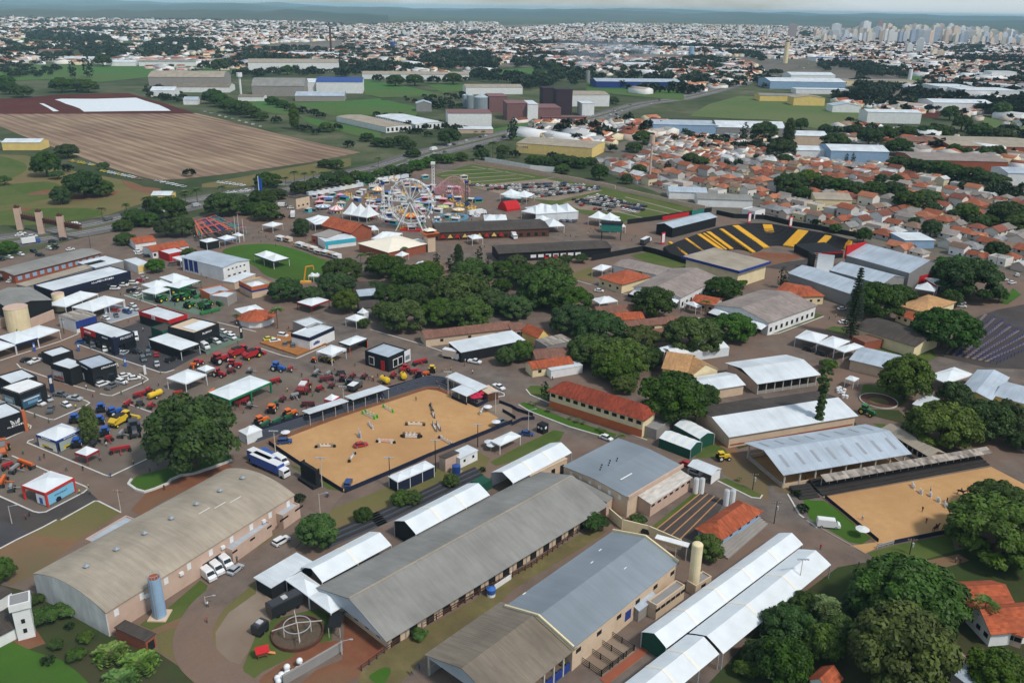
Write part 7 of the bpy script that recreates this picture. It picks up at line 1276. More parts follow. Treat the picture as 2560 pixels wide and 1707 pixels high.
def spike(T,x,yb,yt,rr,lab,mat,name='water_tower',cat='water tower',group=None,cap=None):
 g=G(T,x,yb); X,Y=px(T,x,yt); q=ray(X,Y); h=CAMZ+q.z*math.hypot(g.x,g.y)/math.hypot(q.x,q.y); o=thing(name,lab,cat,g,0,group); MB().cyl((0,0,0),(0,0,h),rr,rr,10).obj('shaft',mat,o)
 if cap: MB().cyl((0,0,h*.82),(0,0,h),cap,cap,10).obj('tank',mat,o)
for T,x,yb,yt in (('1',1020,282,240),('1',1098,282,245),('1',1253,268,222),('1',1433,258,207),('1',1612,272,218),('1',1768,258,210),('1',95,140,105)): spike(T,x,yb,yt,2.6,'slender cream water tower among the distant houses','wall_cream',group='distant cream water towers')
spike('2',360,345,285,7,'blue cylindrical water tower in the town','roof_blue'); spike('3',75,385,320,8,'pale blue water tower beside the white halls','wall_lightblue'); spike('3',1565,572,475,3.5,'slim white water tower by the right hand meadow','wall_white'); spike('3',1768,590,528,2.6,'white water tank column, one of a pair','wall_white',group='twin tank columns'); spike('3',1792,590,530,2.6,'white water tank column, one of a pair','wall_white',group='twin tank columns'); spike('S',985,320,90,1.5,'tall white water tower with a square tank at the mill','wall_white',cap=4); spike('2',1692,565,485,4,'grey concrete water tower by the blue banded warehouse','wall_grey'); spike('1',2265,370,180,2.6,'brown lattice chimney rising over the town','wall_brown',name='chimney',cat='chimney'); spike('1',2127,350,180,1.8,'pale mast rising over the town','wall_concrete',name='mast',cat='mast'); spike('3',718,435,290,6,'pale tall tower by the avenue junction','wall_cream'); spike('5',2115,560,240,.9,'red and white telecom mast among the houses','wall_pink',name='telecom_mast',cat='mast',cap=2.2)
# houses: rows of individuals in the near quarter, masses of far ones beyond
ROOFC=[((.36,.11,.055),'terracotta',6),((.24,.08,.05),'dark red',3),((.27,.17,.12),'brown',4),((.33,.29,.26),'grey brown',5),((.30,.30,.30),'grey',4),((.62,.63,.62),'white',2),((.45,.17,.09),'orange',4)]
WALLC=[((.76,.72,.64),'cream'),((.82,.81,.79),'white'),((.62,.50,.42),'pink'),((.55,.52,.48),'grey'),((.70,.60,.40),'yellow')]
def hv(kind):
 if kind==0: return wall_mesh('gx',9,7,3,1.8),roof_mesh('gx',9,7,3,1.8,.6)
 if kind==1: return wall_mesh('hx',10,8,3,2),roof_mesh('hx',10,8,3,2,.7)
 if kind==2:
  w=wall_mesh('gx',11,6,3,1.6); r=roof_mesh('gx',11,6,3,1.6,.5); w2=wall_mesh('gy',5,9,3,1.5); r2=roof_mesh('gy',5,9,3,1.5,.5); w.add([(x+2.5,y-1.6,z) for x,y,z in w2.v],w2.f); r.add([(x+2.5,y-1.6,z+.03) for x,y,z in r2.v],r2.f); return w,r
 if kind==3: return wall_mesh('flat',9,8,4.2,0),roof_mesh('flat',9,8,4.2,0,0)
 return wall_mesh('gx',9,7.5,5.6,1.8),roof_mesh('gx',9,7.5,5.6,1.8,.6)
HV=[(lambda w,r:(w.mesh('wall','wall_any'),r.mesh('roof','roof_any')))(*hv(k)) for k in range(5)]; HN=['gabled house','hipped house','L shaped house','flat roofed house','two storey house']
WINM=MB().box(-.6,.6,-.05,.05,-.5,.5).mesh('window','dark')
from mathutils import noise as mnoise
def inside(P,x,y):
 ins=False
 for i in range(len(P)):
  a,b=P[i],P[i-1]
  if (a.y>y)!=(b.y>y) and x<(b.x-a.x)*(y-a.y)/(b.y-a.y)+a.x: ins=not ins
 return ins
BLOCK=[(o.location.copy(),o.scale.x*.55) for o in COL.objects if o.get('category') in('tree','shrub')]+[(b,r_*.5) for b,r_,_,_ in LOW]+[(o.location.copy(),max([max(c.dimensions.x,c.dimensions.y) for c in o.children]+[1])*.55+4) for o in COL.objects if o.get('category') in('building','hangar','hall','warehouse','grandstand')]
SD=(G('n',1780,540)-G('n',1190,395)).normalized(); SN=Vector((-SD.y,SD.x,0)); SA=math.atan2(SD.y,SD.x)
FARH=[]
def housing(T,seq,zone,du=11.5,dv=12,skip=.05):
 P=pts(T,seq); c=sum(P,Vector())/len(P); us=[(p-c).dot(SD) for p in P]; vs_=[(p-c).dot(SN) for p in P]; u=min(us); row=0
 while u<max(us):
  v=min(vs_); k=0
  while v<max(vs_):
   p=c+SD*(u+rnd.uniform(-1,1))+SN*(v+rnd.uniform(-1,1)); k+=1; v+=dv if k%2 else dv+9
   if not inside(P,p.x,p.y) or rnd.random()<skip or any((p-b).length<r_+3 for b,r_ in BLOCK): continue
   FARH.append((p.copy(),zone))
  u+=du
housing('n',[(1690,400),(1860,372),(2000,400),(2250,420),(2400,470),(2620,510),(2620,720),(2420,660),(2260,640),(2130,595),(2000,560),(1800,535),(1640,490),(1560,450),(1600,420)],'beyond the grandstand')
housing('n',[(1480,410),(1600,395),(1690,330),(1860,325),(1990,350),(1990,400),(1860,372),(1690,400),(1560,450)],'behind the car park wall')
FARH.sort(key=lambda h:h[0].length)
def wpick(): 
 t=rnd.uniform(0,sum(c[2] for c in ROOFC))
 for c in ROOFC:
  t-=c[2]
  if t<=0: return c
MASS=[]
for i,(p,zone) in enumerate(FARH):
 rc=wpick(); wc=rnd.choice(WALLC); k=rnd.choice((0,0,1,1,2,2,3,4)); a=SA+rnd.choice((0,0,math.pi/2))+rnd.uniform(-.06,.06); s=rnd.uniform(.85,1.25); j=rnd.uniform(.75,1.15)
 if i>=292: MASS.append((p,s*9,s*7,3.2,a,tuple(x*j for x in rc[0]),wc[0])); continue
 rc0=rc[0] if k!=3 else (.42,.40,.38); o=thing('house',f"{wc[1]} {HN[k]}, {rc[1] if k!=3 else 'grey'} roof, {zone}",'house',p,a,f'houses {zone}',(s,s,s)); link('wall',HV[k][0],o,(0,0,0),0,wc[0]); link('roof',HV[k][1],o,(0,0,0),0,tuple(x*j for x in rc0))
 if i<120:
  Y={0:3.5,1:4,2:3,3:4,4:3.75}[k]
  for x in(-2.6,2.6): link('window',WINM,o,(x,-Y-.03,1.7)); link('window',WINM,o,(x,Y+.03,1.7))
def far_houses(T,seq,n,size=(8,15),hh=(3,5),bright=1.0):  # bright lifts the pale wall colours further: sunshine on far districts put into the colour
 "spread evenly over the picture area the polygon covers"
 Q=[Vector(px(*( (T,)+tuple(s)))+(0,)) for s in seq]; xs=[q.x for q in Q]; ys=[q.y for q in Q]; c=0
 while c<n:
  x,y=rnd.uniform(min(xs),max(xs)),rnd.uniform(min(ys),max(ys))
  if not inside(Q,x,y): continue
  c+=1; p=G('n',x,y); nv=mnoise.noise(Vector((p.x/420,p.y/420,seq[0][0]*.01)))+.5*mnoise.noise(Vector((p.x/150,p.y/150,3)))
  if nv<-.4:
   if rnd.random()<.75: TOWN_TREES.append((p,rnd.uniform(5,10),'u','d'))
   continue
  if rnd.random()<.035: MASS.append((p,rnd.uniform(25,70),rnd.uniform(18,35),rnd.uniform(5,9),SA,rnd.choice(((.7,.7,.7),(.5,.5,.5),(.42,.33,.28))),(.75,.74,.72))); continue
  rc=wpick(); wc=rnd.choice(WALLC); j=rnd.uniform(.7,1.2); s=rnd.uniform(*size); MASS.append((p,s,s*rnd.uniform(.6,.9),rnd.uniform(*hh),SA+rnd.choice((0,1.57))+rnd.uniform(-.15,.15),tuple(min(.8,v*j) for v in rc[0]),tuple(min(.82,v*bright) for v in wc[0])))
  if rnd.random()<.24: t=G('n',x+rnd.uniform(-6,6),y+rnd.uniform(-2,2)); TOWN_TREES.append((t,rnd.uniform(4,9),'u','d'))
far_houses('n',[(-30,44),(110,42),(300,37),(700,45),(860,62),(860,96),(780,88),(620,84),(540,96),(300,102),(150,84),(60,92),(-30,90)],8500,(9,16),bright=1.05)
far_houses('n',[(-30,90),(60,92),(100,80),(20,110),(-30,115)],150)
far_houses('n',[(330,112),(540,84),(700,82),(860,96),(900,100),(700,108),(560,120),(420,118)],900,(10,18),(3,7),1.15)
far_houses('n',[(860,66),(1000,58),(1240,55),(1260,72),(1500,56),(1600,60),(1900,64),(2100,72),(2560,96),(2600,130),(2600,170),(2350,150),(2080,140),(1960,150),(1800,140),(1600,135),(1500,150),(1200,140),(1080,132),(860,130)],19000,(8,17),(3,7),1.1)
far_houses('n',[(600,125),(860,130),(1080,132),(1050,150),(860,162),(720,150),(600,150)],600,(10,26),(4,7))
far_houses('n',[(1240,140),(1500,150),(1640,150),(1800,150),(1900,165),(1820,190),(1700,190),(1640,180),(1500,180),(1400,168),(1250,160)],900,(10,24),(4,7))
far_houses('n',[(2080,140),(2350,150),(2600,170),(2600,300),(2460,285),(2330,250),(2250,240),(2330,200),(2240,180),(2100,170),(2040,160)],2000,(9,18),(3,6))
far_houses('n',[(1720,180),(1860,170),(1900,180),(1880,200),(1800,210)],120,(14,34),(5,8)); far_houses('n',[(2080,240),(2230,262),(2340,285),(2240,285),(2100,262)],90,(10,24))
far_houses('n',[(1340,330),(1500,315),(1640,300),(1700,330),(1650,345),(1480,352)],60,(12,26),(4,6)); far_houses('n',[(2100,320),(2560,360),(2560,430),(2400,400),(2250,385),(2100,350)],60,(12,30),(4,6)); far_houses('n',[(0,150),(260,148),(560,150),(600,165),(300,165),(0,160)],110,(12,40),(4,8))
far_houses('n',[(0,100),(300,105),(600,125),(600,150),(0,150)],260,(10,26),(3,6)); far_houses('n',[(1480,170),(1700,190),(1900,200),(1720,240),(1560,235)],110,(9,22)); far_houses('n',[(300,160),(620,150),(860,165),(1240,160),(1240,190),(900,180),(700,170),(420,185)],150,(10,24)); far_houses('n',[(2250,180),(2560,180),(2560,320),(2400,300)],120,(9,20)); far_houses('n',[(1290,300),(1500,310),(1640,330),(1500,370),(1340,350)],60,(8,16))
def mass_mesh(name,lst,label):
 n=len(lst); P=np.array([(p.x,p.y) for p,*_ in lst]); L=np.array([l[1] for l in lst])/2; W=np.array([l[2] for l in lst])/2; H=np.array([l[3] for l in lst]); A=np.array([l[4] for l in lst]); ri=np.minimum(W*.45,2.6)
 lx=np.stack([-L,L,L,-L,-L,L,L,-L,-L,L],1); ly=np.stack([-W,-W,W,W,-W,-W,W,W,0*W,0*W],1); lz=np.stack([0*H,0*H,0*H,0*H,H,H,H,H,H+ri,H+ri],1); ca,sa=np.cos(A)[:,None],np.sin(A)[:,None]
 V=np.stack([P[:,:1]+lx*ca-ly*sa,P[:,1:]+lx*sa+ly*ca,lz],2).reshape(-1,3); F=[(0,1,5,4),(2,3,7,6),(1,2,6,9),(1,9,5),(3,0,4,8),(3,8,7),(4,5,9,8),(9,6,7,8)]; roofs={6,7}
 off=np.arange(n)[:,None]*10; lp=np.concatenate([off+np.array(f)[None] for f in F],1).ravel(); ln=np.tile(np.array([len(f) for f in F]),n); me=bpy.data.meshes.new(name); me.vertices.add(10*n); me.vertices.foreach_set('co',V.ravel().astype(np.float32)); me.loops.add(len(lp)); me.loops.foreach_set('vertex_index',lp.astype(np.int32)); me.polygons.add(len(ln)); st=np.concatenate([[0],np.cumsum(ln)[:-1]]); me.polygons.foreach_set('loop_start',st.astype(np.int32)); me.polygons.foreach_set('loop_total',ln.astype(np.int32))
 rc=np.array([l[5]+(1,) for l in lst]); wc=np.array([l[6]+(1,) for l in lst]); ca_=np.concatenate([np.repeat((rc if i in roofs else wc)[:,None],len(f),1) for i,f in enumerate(F)],1).reshape(-1,4); me.update(calc_edges=True); at=me.attributes.new('Col','FLOAT_COLOR','CORNER'); at.data.foreach_set('color',ca_.ravel().astype(np.float32)); me.materials.append(MATS['mass']); return stuff(link(name,me),label,'houses')
mass_mesh('distant_houses',MASS,'distant mass of small houses filling the town out to the hills')
LO={k:crown_arrays(k,78,22,.2) for k in 'ur'}
def woodland_lo(lst,nm,label):
 Ps,Ns,Ts,Rs=[],[],[],[]
 for base,Rr,kd,c in lst:
  P,Nn,t=LO['r' if kd=='r' else 'u']; Ps.append(P*Rr+np.array([base.x,base.y,.75*Rr])); Ns.append(Nn); Ts.append(t*rnd.uniform(.3,.8)); Rs.append(np.full((22,1),Rr*.4))
 me=leaf_mesh(nm,np.concatenate(Ps),np.concatenate(Ns),np.concatenate(Rs),np.concatenate(Ts),'leaf_dark'); stuff(link(nm,me),label,'trees')
woodland_lo(TOWN_TREES,'town_trees','small dark trees scattered between the distant houses')
LO={k:crown_arrays(k,77,90,.2) for k in 'urt'}
woodland('woodland',LOW,'distant dark woods and belts of trees in the valley')
# downtown towers
def tower_mat():
 m,nt,b=mk('tower'); nn=nt.nodes.new; b.inputs['Roughness'].default_value=.7; t=nn('ShaderNodeTexCoord'); br=nn('ShaderNodeTexBrick'); br.offset=0; br.inputs['Color1'].default_value=(.62,.66,.72,1); br.inputs['Color2'].default_value=(.5,.55,.62,1); br.inputs['Mortar'].default_value=(1,1,1,1); br.inputs['Scale'].default_value=1; br.inputs['Brick Width'].default_value=3.4; br.inputs['Row Height'].default_value=3.0; br.inputs['Mortar Size'].default_value=.75
 sp_=nn('ShaderNodeSeparateXYZ'); cb=nn('ShaderNodeCombineXYZ'); ad=nn('ShaderNodeMath'); lk(nt,t.outputs['Object'],sp_.inputs[0]); lk(nt,sp_.outputs[0],ad.inputs[0]); lk(nt,sp_.outputs[1],ad.inputs[1]); lk(nt,ad.outputs[0],cb.inputs[0]); lk(nt,sp_.outputs[2],cb.inputs[1]); lk(nt,cb.outputs[0],br.inputs['Vector'])
 oi=nn('ShaderNodeObjectInfo'); x=nn('ShaderNodeMix'); x.data_type='RGBA'; x.blend_type='MULTIPLY'; x.inputs['Factor'].default_value=1; lk(nt,br.outputs['Color'],x.inputs['A']); lk(nt,oi.outputs['Color'],x.inputs['B']); lk(nt,x.outputs['Result'],b.inputs['Base Color'])
tower_mat()
TCOL=[((.82,.80,.76),'white'),((.78,.70,.58),'cream'),((.62,.64,.68),'grey'),((.80,.62,.48),'peach'),((.40,.46,.56),'blue grey')]
def tower(T,x,yb,yt,wpx,col,nm,zone,dep=None):
 g=G(T,x,yb); X,Y=px(T,x,yt); q=ray(X,Y); h=CAMZ+q.z*math.hypot(g.x,g.y)/math.hypot(q.x,q.y); wd=wpx/TILES[T][2]*g.length/FPX; o=thing('apartment_tower',f'{nm} apartment tower {zone}','tower',g,rnd.uniform(-.5,.5),f'towers {zone}'); MB().box(-wd/2,wd/2,-wd*.4,wd*.4,0,h).obj('block','tower',o,col=col); MB().box(-wd*.22,wd*.22,-wd*.2,wd*.2,h,h+4.5).obj('roof_house','tower',o,col=col)
for k in range(118):
 f=k/118; x=500+1870*((k*.618)%1); row=k%3; sk=190+60*max(0,(x-1650)/700)+(30 if x<900 else 0)
 yb=[352,322,300][row]+rnd.uniform(-8,8)+(x-1400)*.014; yt=min(yb-45,sk+[62,28,6][row]+rnd.uniform(-22,22)); c,nm=rnd.choice(TCOL[:4] if row else TCOL); tower('U',x,yb,yt,rnd.uniform(26,46),c,nm,['nearest the low houses','in the middle of the downtown cluster','at the back of the downtown cluster'][row])
for x,yb,yt,w_,c,nm in ((283,300,185,62,(.42,.33,.32),'tall brown'),(1412,460,312,50,(.8,.8,.77),'very tall white'),(1320,452,358,46,(.78,.78,.76),'short white'),(925,300,160,62,(.82,.8,.78),'broad white rounded'),(1050,300,150,40,(.5,.36,.32),'brown tipped'),(1545,475,415,46,(.78,.66,.48),'short tan'),(1605,485,420,46,(.78,.62,.46),'stubby tan'),(668,300,180,70,(.8,.8,.78),'wide white')): tower('U',x,yb,yt,w_,c,nm,'standing out from the rest')
for T,x,yb,yt in (('3',402,262,182),('3',272,250,212),('3',535,235,195),('3',600,245,210),('2',842,185,148),('2',895,195,152),('2',405,250,215),('2',440,252,212),('2',490,255,215),('2',30,210,180),('2',70,210,178),('1',1005,160,135),('1',1045,160,138)): tower(T,x,yb,yt,20,(.8,.78,.73),'pale','scattered in the outer districts')
# hills on the horizon
def hills(name,r0,r1,h0,seed,a0=-50,a1=50,n=110):
 rg=np.random.RandomState(seed); ph=rg.uniform(0,6.28,8); m=MB(); rows=5
 for j in range(rows+1):
  rr=r0+(r1-r0)*j/rows; e=math.sin(math.pi*(j/rows)*.5)
  for i in range(n+1):
   a=R(a0+(a1-a0)*i/n); s=sum(math.sin(a*f+p)/(1+.25*k) for k,(f,p) in enumerate(zip((7,13,19,31,47,71,103,151),ph)))*.16+.62; m.v.append((rr*math.sin(a),rr*math.cos(a),min(e*h0*s-1,147)))
 for j in range(rows):
  for i in range(n): q=j*(n+1)+i; m.f.append((q,q+1,q+n+2,q+n+1)); m.m.append(0)
 structure(m.obj(name,'far_land',smooth=True))
ground_mat('far_land',C(36,52,40),C(52,66,48),C(84,84,64),.0004,.003,fine=.01)
hills('hills',6800,9500,60,3,-36,-8); hills('hills',12000,18000,120,5); hills('hills',18000,30000,160,8); 
# air
HZ=MB().box(-30000,30000,-400,34000,-1,152).obj('haze','dark'); HZ.data.materials.clear(); m=bpy.data.materials.new('haze'); m.use_nodes=True; nt=m.node_tree; nt.nodes.clear(); oo=nt.nodes.new('ShaderNodeOutputMaterial'); pv=nt.nodes.new('ShaderNodeVolumePrincipled'); pv.inputs['Color'].default_value=(.52,.82,1,1); pv.inputs['Density'].default_value=4.5e-5; pv.inputs['Anisotropy'].default_value=-.5; nt.links.new(pv.outputs[0],oo.inputs['Volume']); HZ.data.materials.append(m); stuff(HZ,'pale bluish haze over the whole landscape','haze')
# ------------------------------------------------------------------ vehicles
def prism(prof,w,top=None):
 "side outline (x,z) pushed out to width w; top narrows the upper points"
 m=MB(); n=len(prof); zs=[p[1] for p in prof]; hi=max(zs); lo=min(zs)
 f=lambda z:w/2*(1-(top or 0)*((z-lo)/(hi-lo)))
 V=[(x,-f(z),z) for x,z in prof]+[(x,f(z),z) for x,z in prof]; return m.add(V,[tuple(range(n)),tuple(reversed(range(n,2*n)))]+[(i,i+n,(i+1)%n+n,(i+1)%n) for i in range(n)])
def car_parts(k):
 wh=lambda x,r,w,y:MB().cyl((x,y-w/2,r),(x,y+w/2,r),r,n=10)
 if k=='c': b,g,rf,L,w=[(-2.1,.35),(2.15,.35),(2.2,.7),(1.2,.92),(-1.7,1.0),(-2.15,.9)],[(-1.75,.95),(1.15,.9),(.45,1.42),(-1.2,1.45)],[(-1.25,1.42),(.5,1.39),(.3,1.5),(-1.05,1.52)],4.3,1.75
 elif k=='s': b,g,rf,L,w=[(-2.2,.4),(2.2,.4),(2.25,.9),(1.25,1.1),(-2.1,1.15),(-2.25,1.0)],[(-2.1,1.1),(1.2,1.08),(.55,1.66),(-1.9,1.7)],[(-1.95,1.67),(.6,1.63),(.4,1.75),(-1.8,1.78)],4.5,1.85
 elif k=='p': b,g,rf,L,w=[(-2.6,.45),(2.6,.45),(2.62,.95),(1.5,1.12),(.9,1.15),(-.75,1.15),(-.8,1.1),(-2.6,1.1)],[(-.7,1.1),(1.4,1.1),(.75,1.7),(-.5,1.72)],[(-.55,1.69),(.8,1.67),(.6,1.79),(-.4,1.8)],5.2,1.85
 else: b,g,rf,L,w=[(-2.9,.4),(2.9,.4),(2.95,1.1),(2.1,1.5),(1.55,2.35),(-2.85,2.4),(-2.95,1.2)],[(2.12,1.5),(2.2,1.55),(1.68,2.2),(1.58,2.2)],[(-2.8,2.38),(1.5,2.34),(1.3,2.45),(-2.7,2.48)],5.8,2.0
 r=.33 if k in'cs' else .38; wx=L*.31
 body=prism(b,w,.04).mesh('body','paint'); glass=prism(g,w*.93,.12).mesh('window_band','glass_dark'); roof=prism(rf,w*.80).mesh('roof','paint')
 wl=[wh(sx*wx,r,.22,sy*(w/2-.1)) for sx in(-1,1) for sy in(-1,1)]; tyre=MB().cyl((0,-.11,0),(0,.11,0),r,n=10); tyre.cyl((0,-.12,0),(0,.12,0),r*.55,n=8,mi=1); tm=tyre.mesh('wheel',['rubber','steel'])
 lo=prism(b,w,.04); q=prism(g,w*.93,.12); lo.add(q.v,q.f,1); q=prism(rf,w*.8); lo.add(q.v,q.f,0)
 for q in wl: lo.add(q.v,q.f,2)
 lm=MB().box(-.03,.03,-.2,.2,-.08,.08); return dict(body=body,glass=glass,roof=roof,wheel=tm,low=lo.mesh('car',['paint','glass_dark','rubber']),wx=wx,wy=w/2-.1,r=r,L=L,w=w,lamp=lm.mesh('headlight','steel'),nose=b[2][0],lz=b[2][1]-.08)
CP={k:car_parts(k) for k in 'cspv'}; KN={'c':('car','car'),'s':('sport_utility_car','car'),'p':('pickup_truck','pickup'),'v':('van','van')}; KD={'c':'hatchback','s':'tall car','p':'pickup truck','v':'panel van'}
CC={'w':((.78,.78,.77),'white'),'k':((.015,.016,.018),'black'),'s':((.42,.44,.46),'silver'),'g':((.12,.13,.14),'dark grey'),'r':((.42,.02,.02),'red'),'b':((.02,.06,.2),'blue'),'y':((.7,.6,.05),'yellow'),'t':((.35,.24,.14),'beige')}
def ang_of(T,x,y,deg):
 "heading on the ground of a direction drawn in the picture (0 right, 90 up)"
 a=G(T,x,y); b=G(T,x+8*math.cos(R(deg)),y-8*math.sin(R(deg))); return math.atan2(b.y-a.y,b.x-a.x)
def car(T,x,y,deg,k,c,place,full=True,z=0,own=None):
 p=CP[k]; col,cn=CC[c]; g=G(T,x,y); a=ang_of(T,x,y,deg); lab=own or f'{cn} {KD[k]} {place}'; gr=None if own else f'cars {place}'
 if not full: return tag(link(KN[k][0],p['low'],None,(g.x,g.y,.12+z),a,col),lab,KN[k][1],gr)
 o=thing(KN[k][0],lab,KN[k][1],(g.x,g.y,.1+z),a,gr); link('body',p['body'],o,(0,0,0),0,col); link('window_band',p['glass'],o); link('roof',p['roof'],o,(0,0,0),0,col)
 for sx in(-1,1):
  for sy in(-1,1): link('wheel',p['wheel'],o,(sx*p['wx'],sy*p['wy'],p['r']))
 for s in(-1,1): link('headlight',p['lamp'],o,(p['nose'],s*p['w']*.36,p['lz']))
 return o
def carlist(txt,place,full=True):
 for f in txt.split('|'): q=f.split(); car(q[0],float(q[1]),float(q[2]),float(q[3]),q[4],q[5],place,full)
carlist('A 975 880 -20 c w|A 1070 850 -60 c g|A 1170 820 -15 s b|A 1060 805 0 c r|A 1220 760 -20 c w|A 1240 790 -20 c s|A 1180 800 10 c w','on the grey carpet')
carlist('A 1060 605 0 s w|A 1130 575 0 p w|A 1230 555 0 s w|A 1290 530 0 c r|A 1320 510 0 c s|A 1210 625 15 s k|A 1270 660 20 c w|A 1250 610 15 c s','before the long navy showroom')
carlist('A 750 1095 5 c b|A 855 1130 -80 s g|A 970 1165 -85 s w|A 1115 1170 30 s w|A 1150 1195 30 c s|A 1250 1190 -5 s k|A 1365 1205 -75 s g|A 1440 1210 85 c r|A 1320 1255 -60 s g|A 1445 1300 -80 c s|A 1575 1260 20 s k|A 1250 1060 -80 v w','on the dark paved car lot')
carlist('A 245 1260 20 c k|A 325 1275 20 p w|A 400 1225 -20 c k','under the black shade sail'); carlist('A 950 1485 20 s w|A 1030 1505 25 p g|A 1120 1465 -15 s w|A 1235 1430 8 c w|A 1145 1405 15 c w','beside the tall black stand')
carlist('E 365 415 -12 s w|E 445 372 -30 c s|E 470 470 65 p g|E 560 333 -8 p g|E 690 368 -8 p s|E 610 425 -25 c w','by the stand with blue picture walls'); carlist('A 1990 1095 -25 s w|A 2055 1070 -25 s g|A 2120 1025 -20 c w|A 2130 1055 -20 s w|A 2050 1000 -20 c w|A 1880 1140 -30 v w','on the green carpet'); carlist('B 250 1258 -10 s w|B 175 1305 8 c w|B 120 1288 12 c y|B 270 1335 80 c g|B 345 1350 80 s g','on the wooden deck')
carlist('V 345 1035 -15 c w|V 555 990 -15 s k|V 165 1085 -15 c w|V 810 935 -15 c w|V 915 905 -15 s g|V 30 1115 -15 s k|V 1150 955 10 c w|V 660 1050 0 s k|V 540 745 10 s w|V 470 800 10 s w|V 870 830 10 s k|V 1040 790 10 s k|V 30 1450 20 s k|V 180 1475 20 c w|V 470 1400 15 c w|V 720 1310 0 c k','in the car park by the office block')
car('F',265,765,5,'s','b','',own='dark blue car parked at the corner of the jumping arena sand'); car('F',848,1150,70,'s','b','',own='dark blue car parked at the lowest corner of the arena sand'); car('F',2245,585,25,'s','g','',own='grey car on the sand by the arena entrance'); car('F',962,795,12,'c','r','',own='red car standing among the show jumps'); car('F',230,950,-30,'v','w','',own='white minibus by the blue tanks'); car('F',2230,265,-25,'p','w','',own='white pickup by the arena pavilion'); car('G',865,730,-20,'c','w','',own='white car parked along the lawn by the gymnasium'); car('G',135,690,-5,'c','b','',own='dark blue car beside the black ticket box'); car('G',1680,1050,-20,'c','s','',own='silver car under the red posted carport'); car('G',1610,975,-20,'c','r','',own='red car behind the red posted carport'); car('J',235,260,30,'s','w','',own='white and green patrol car on the curved road'); car('L',550,110,-6,'v','w','',own='white van on the lawn by the second arena')
for i,(x,y) in enumerate(((1905,570),(1980,515),(2060,455))): car('I',x,y,-40,'v','w','beside the beige warehouse annex')
car('I',2165,520,40,'c','s','',own='silver car parked beside the white vans'); car('K',1265,180,-10,'s','k','',own='dark car behind the cream retaining wall'); car('C',800,845,-5,'c','w','',own='white car on the road by the cream orange roofed house'); car('C',1715,1115,-5,'c','w','',own='white car beside the red brown roofed cottage')
carlist('D 680 1010 5 c w|D 695 1135 0 c w|D 720 950 -15 v w|D 380 1390 -15 s k|D 500 1430 -15 s k|D 2170 1740 0 c w|D 1770 950 -5 c w|D 1775 985 -5 c w|D 2240 770 10 c w|D 2160 740 0 c w|D 2290 700 60 c w','by the steel hangars'); carlist('B 2010 1500 -10 p w|B 1870 1470 -10 v w|B 480 100 -10 c w|B 540 105 -10 c g|B 245 60 0 v w|B 325 80 10 c w|R 220 735 10 c w|R 240 765 5 c w|R 340 800 5 c k|R 650 900 5 s g|R 260 950 0 p w|R 1990 180 0 v w|R 2090 205 0 c w','inside the showground')
# cars in rows: meadow car park and avenue
def row(T,x0,y0,x1,y1,n,deg,place,mix='wwwwwkkkkssggrb'):
 for i in range(n):
  t=(i+rnd.uniform(-.15,.15))/max(1,n-1); car(T,x0+(x1-x0)*t,y0+(y1-y0)*t,deg+rnd.uniform(-4,4),rnd.choice('ccs'),rnd.choice(mix),place,False)
for a in ((360,275,560,240,6),(520,228,1290,195,19),(470,268,1510,218,24),(650,300,1700,248,24),(810,340,1690,268,19),(870,375,1480,300,14),(1690,348,2010,425,10),(1570,372,2265,482,18),(1490,402,2235,522,19),(1400,400,1500,470,4),(1480,432,1890,492,11),(2010,522,2140,550,4),(1650,512,1830,532,4),(120,222,440,232,7),(1240,660,1400,665,5)): row('N',*a,25,'in the meadow car park')
for k in range(46):
 i=rnd.randrange(6,len(AV)-1); p=AV[i].lerp(AV[i+1],rnd.random()); d=(AV[i+1]-AV[i]).normalized(); s=rnd.choice((-10.5,-7,7,10.5)); kk=rnd.choice('ccsv'); col,cn=CC[rnd.choice('wwwkssg')]; q=p+Vector((-d.y,d.x,0))*s; tag(link(KN[kk][0],CP[kk]['low'],None,(q.x,q.y,.4),math.atan2(d.y,d.x),col),f'{cn} {KD[kk]} driving on the avenue',KN[kk][1],'cars on the avenue')
for a in (('4',1080,560,1260,600,6),('4',1500,570,1660,590,7),('4',1560,640,1740,620,5),('S',620,490,1180,640,9)): row(*a,10,'along the edge of the stubble field','wwwws')
row('T',2260,430,2340,560,16,10,'in the factory yard'); row('4',480,420,640,450,9,20,'in the scrap yard','ttyyw'); row('4',700,490,960,545,12,20,'in the scrap yard','ttyww'); row('4',10,290,120,330,7,20,'in the scrap yard','twwry')
# box trucks
def truck(T,x,y,deg,lab,col,cab=(.8,.8,.8),L=9,h=3.6):
 o=thing('truck',lab,'truck',G(T,x,y),ang_of(T,x,y,deg)); MB().box(-L/2,L/2-1.2,-1.25,1.25,1,h).obj('cargo_box','paint',o,col=col); MB().box(-L/2,L/2-1.2,-1.26,1.26,h,h+.06).obj('box_roof','paint',o,col=(.75,.75,.75)); prism([(L/2-.9,.5),(L/2+1.3,.5),(L/2+1.3,1.6),(L/2+.9,2.7),(L/2-.9,2.8)],2.3).obj('cab','paint',o,col=cab); MB().box(L/2+.95,L/2+1.25,-1.0,1.0,1.65,2.4).obj('windscreen','glass_dark',o)
 for x_ in(-L/2+1,-L/2+2.2,L/2+.2):
  for s in(-1.1,1.1): MB().cyl((x_,s-.2,.5),(x_,s+.2,.5),.5,n=10).obj('wheel','rubber',o)
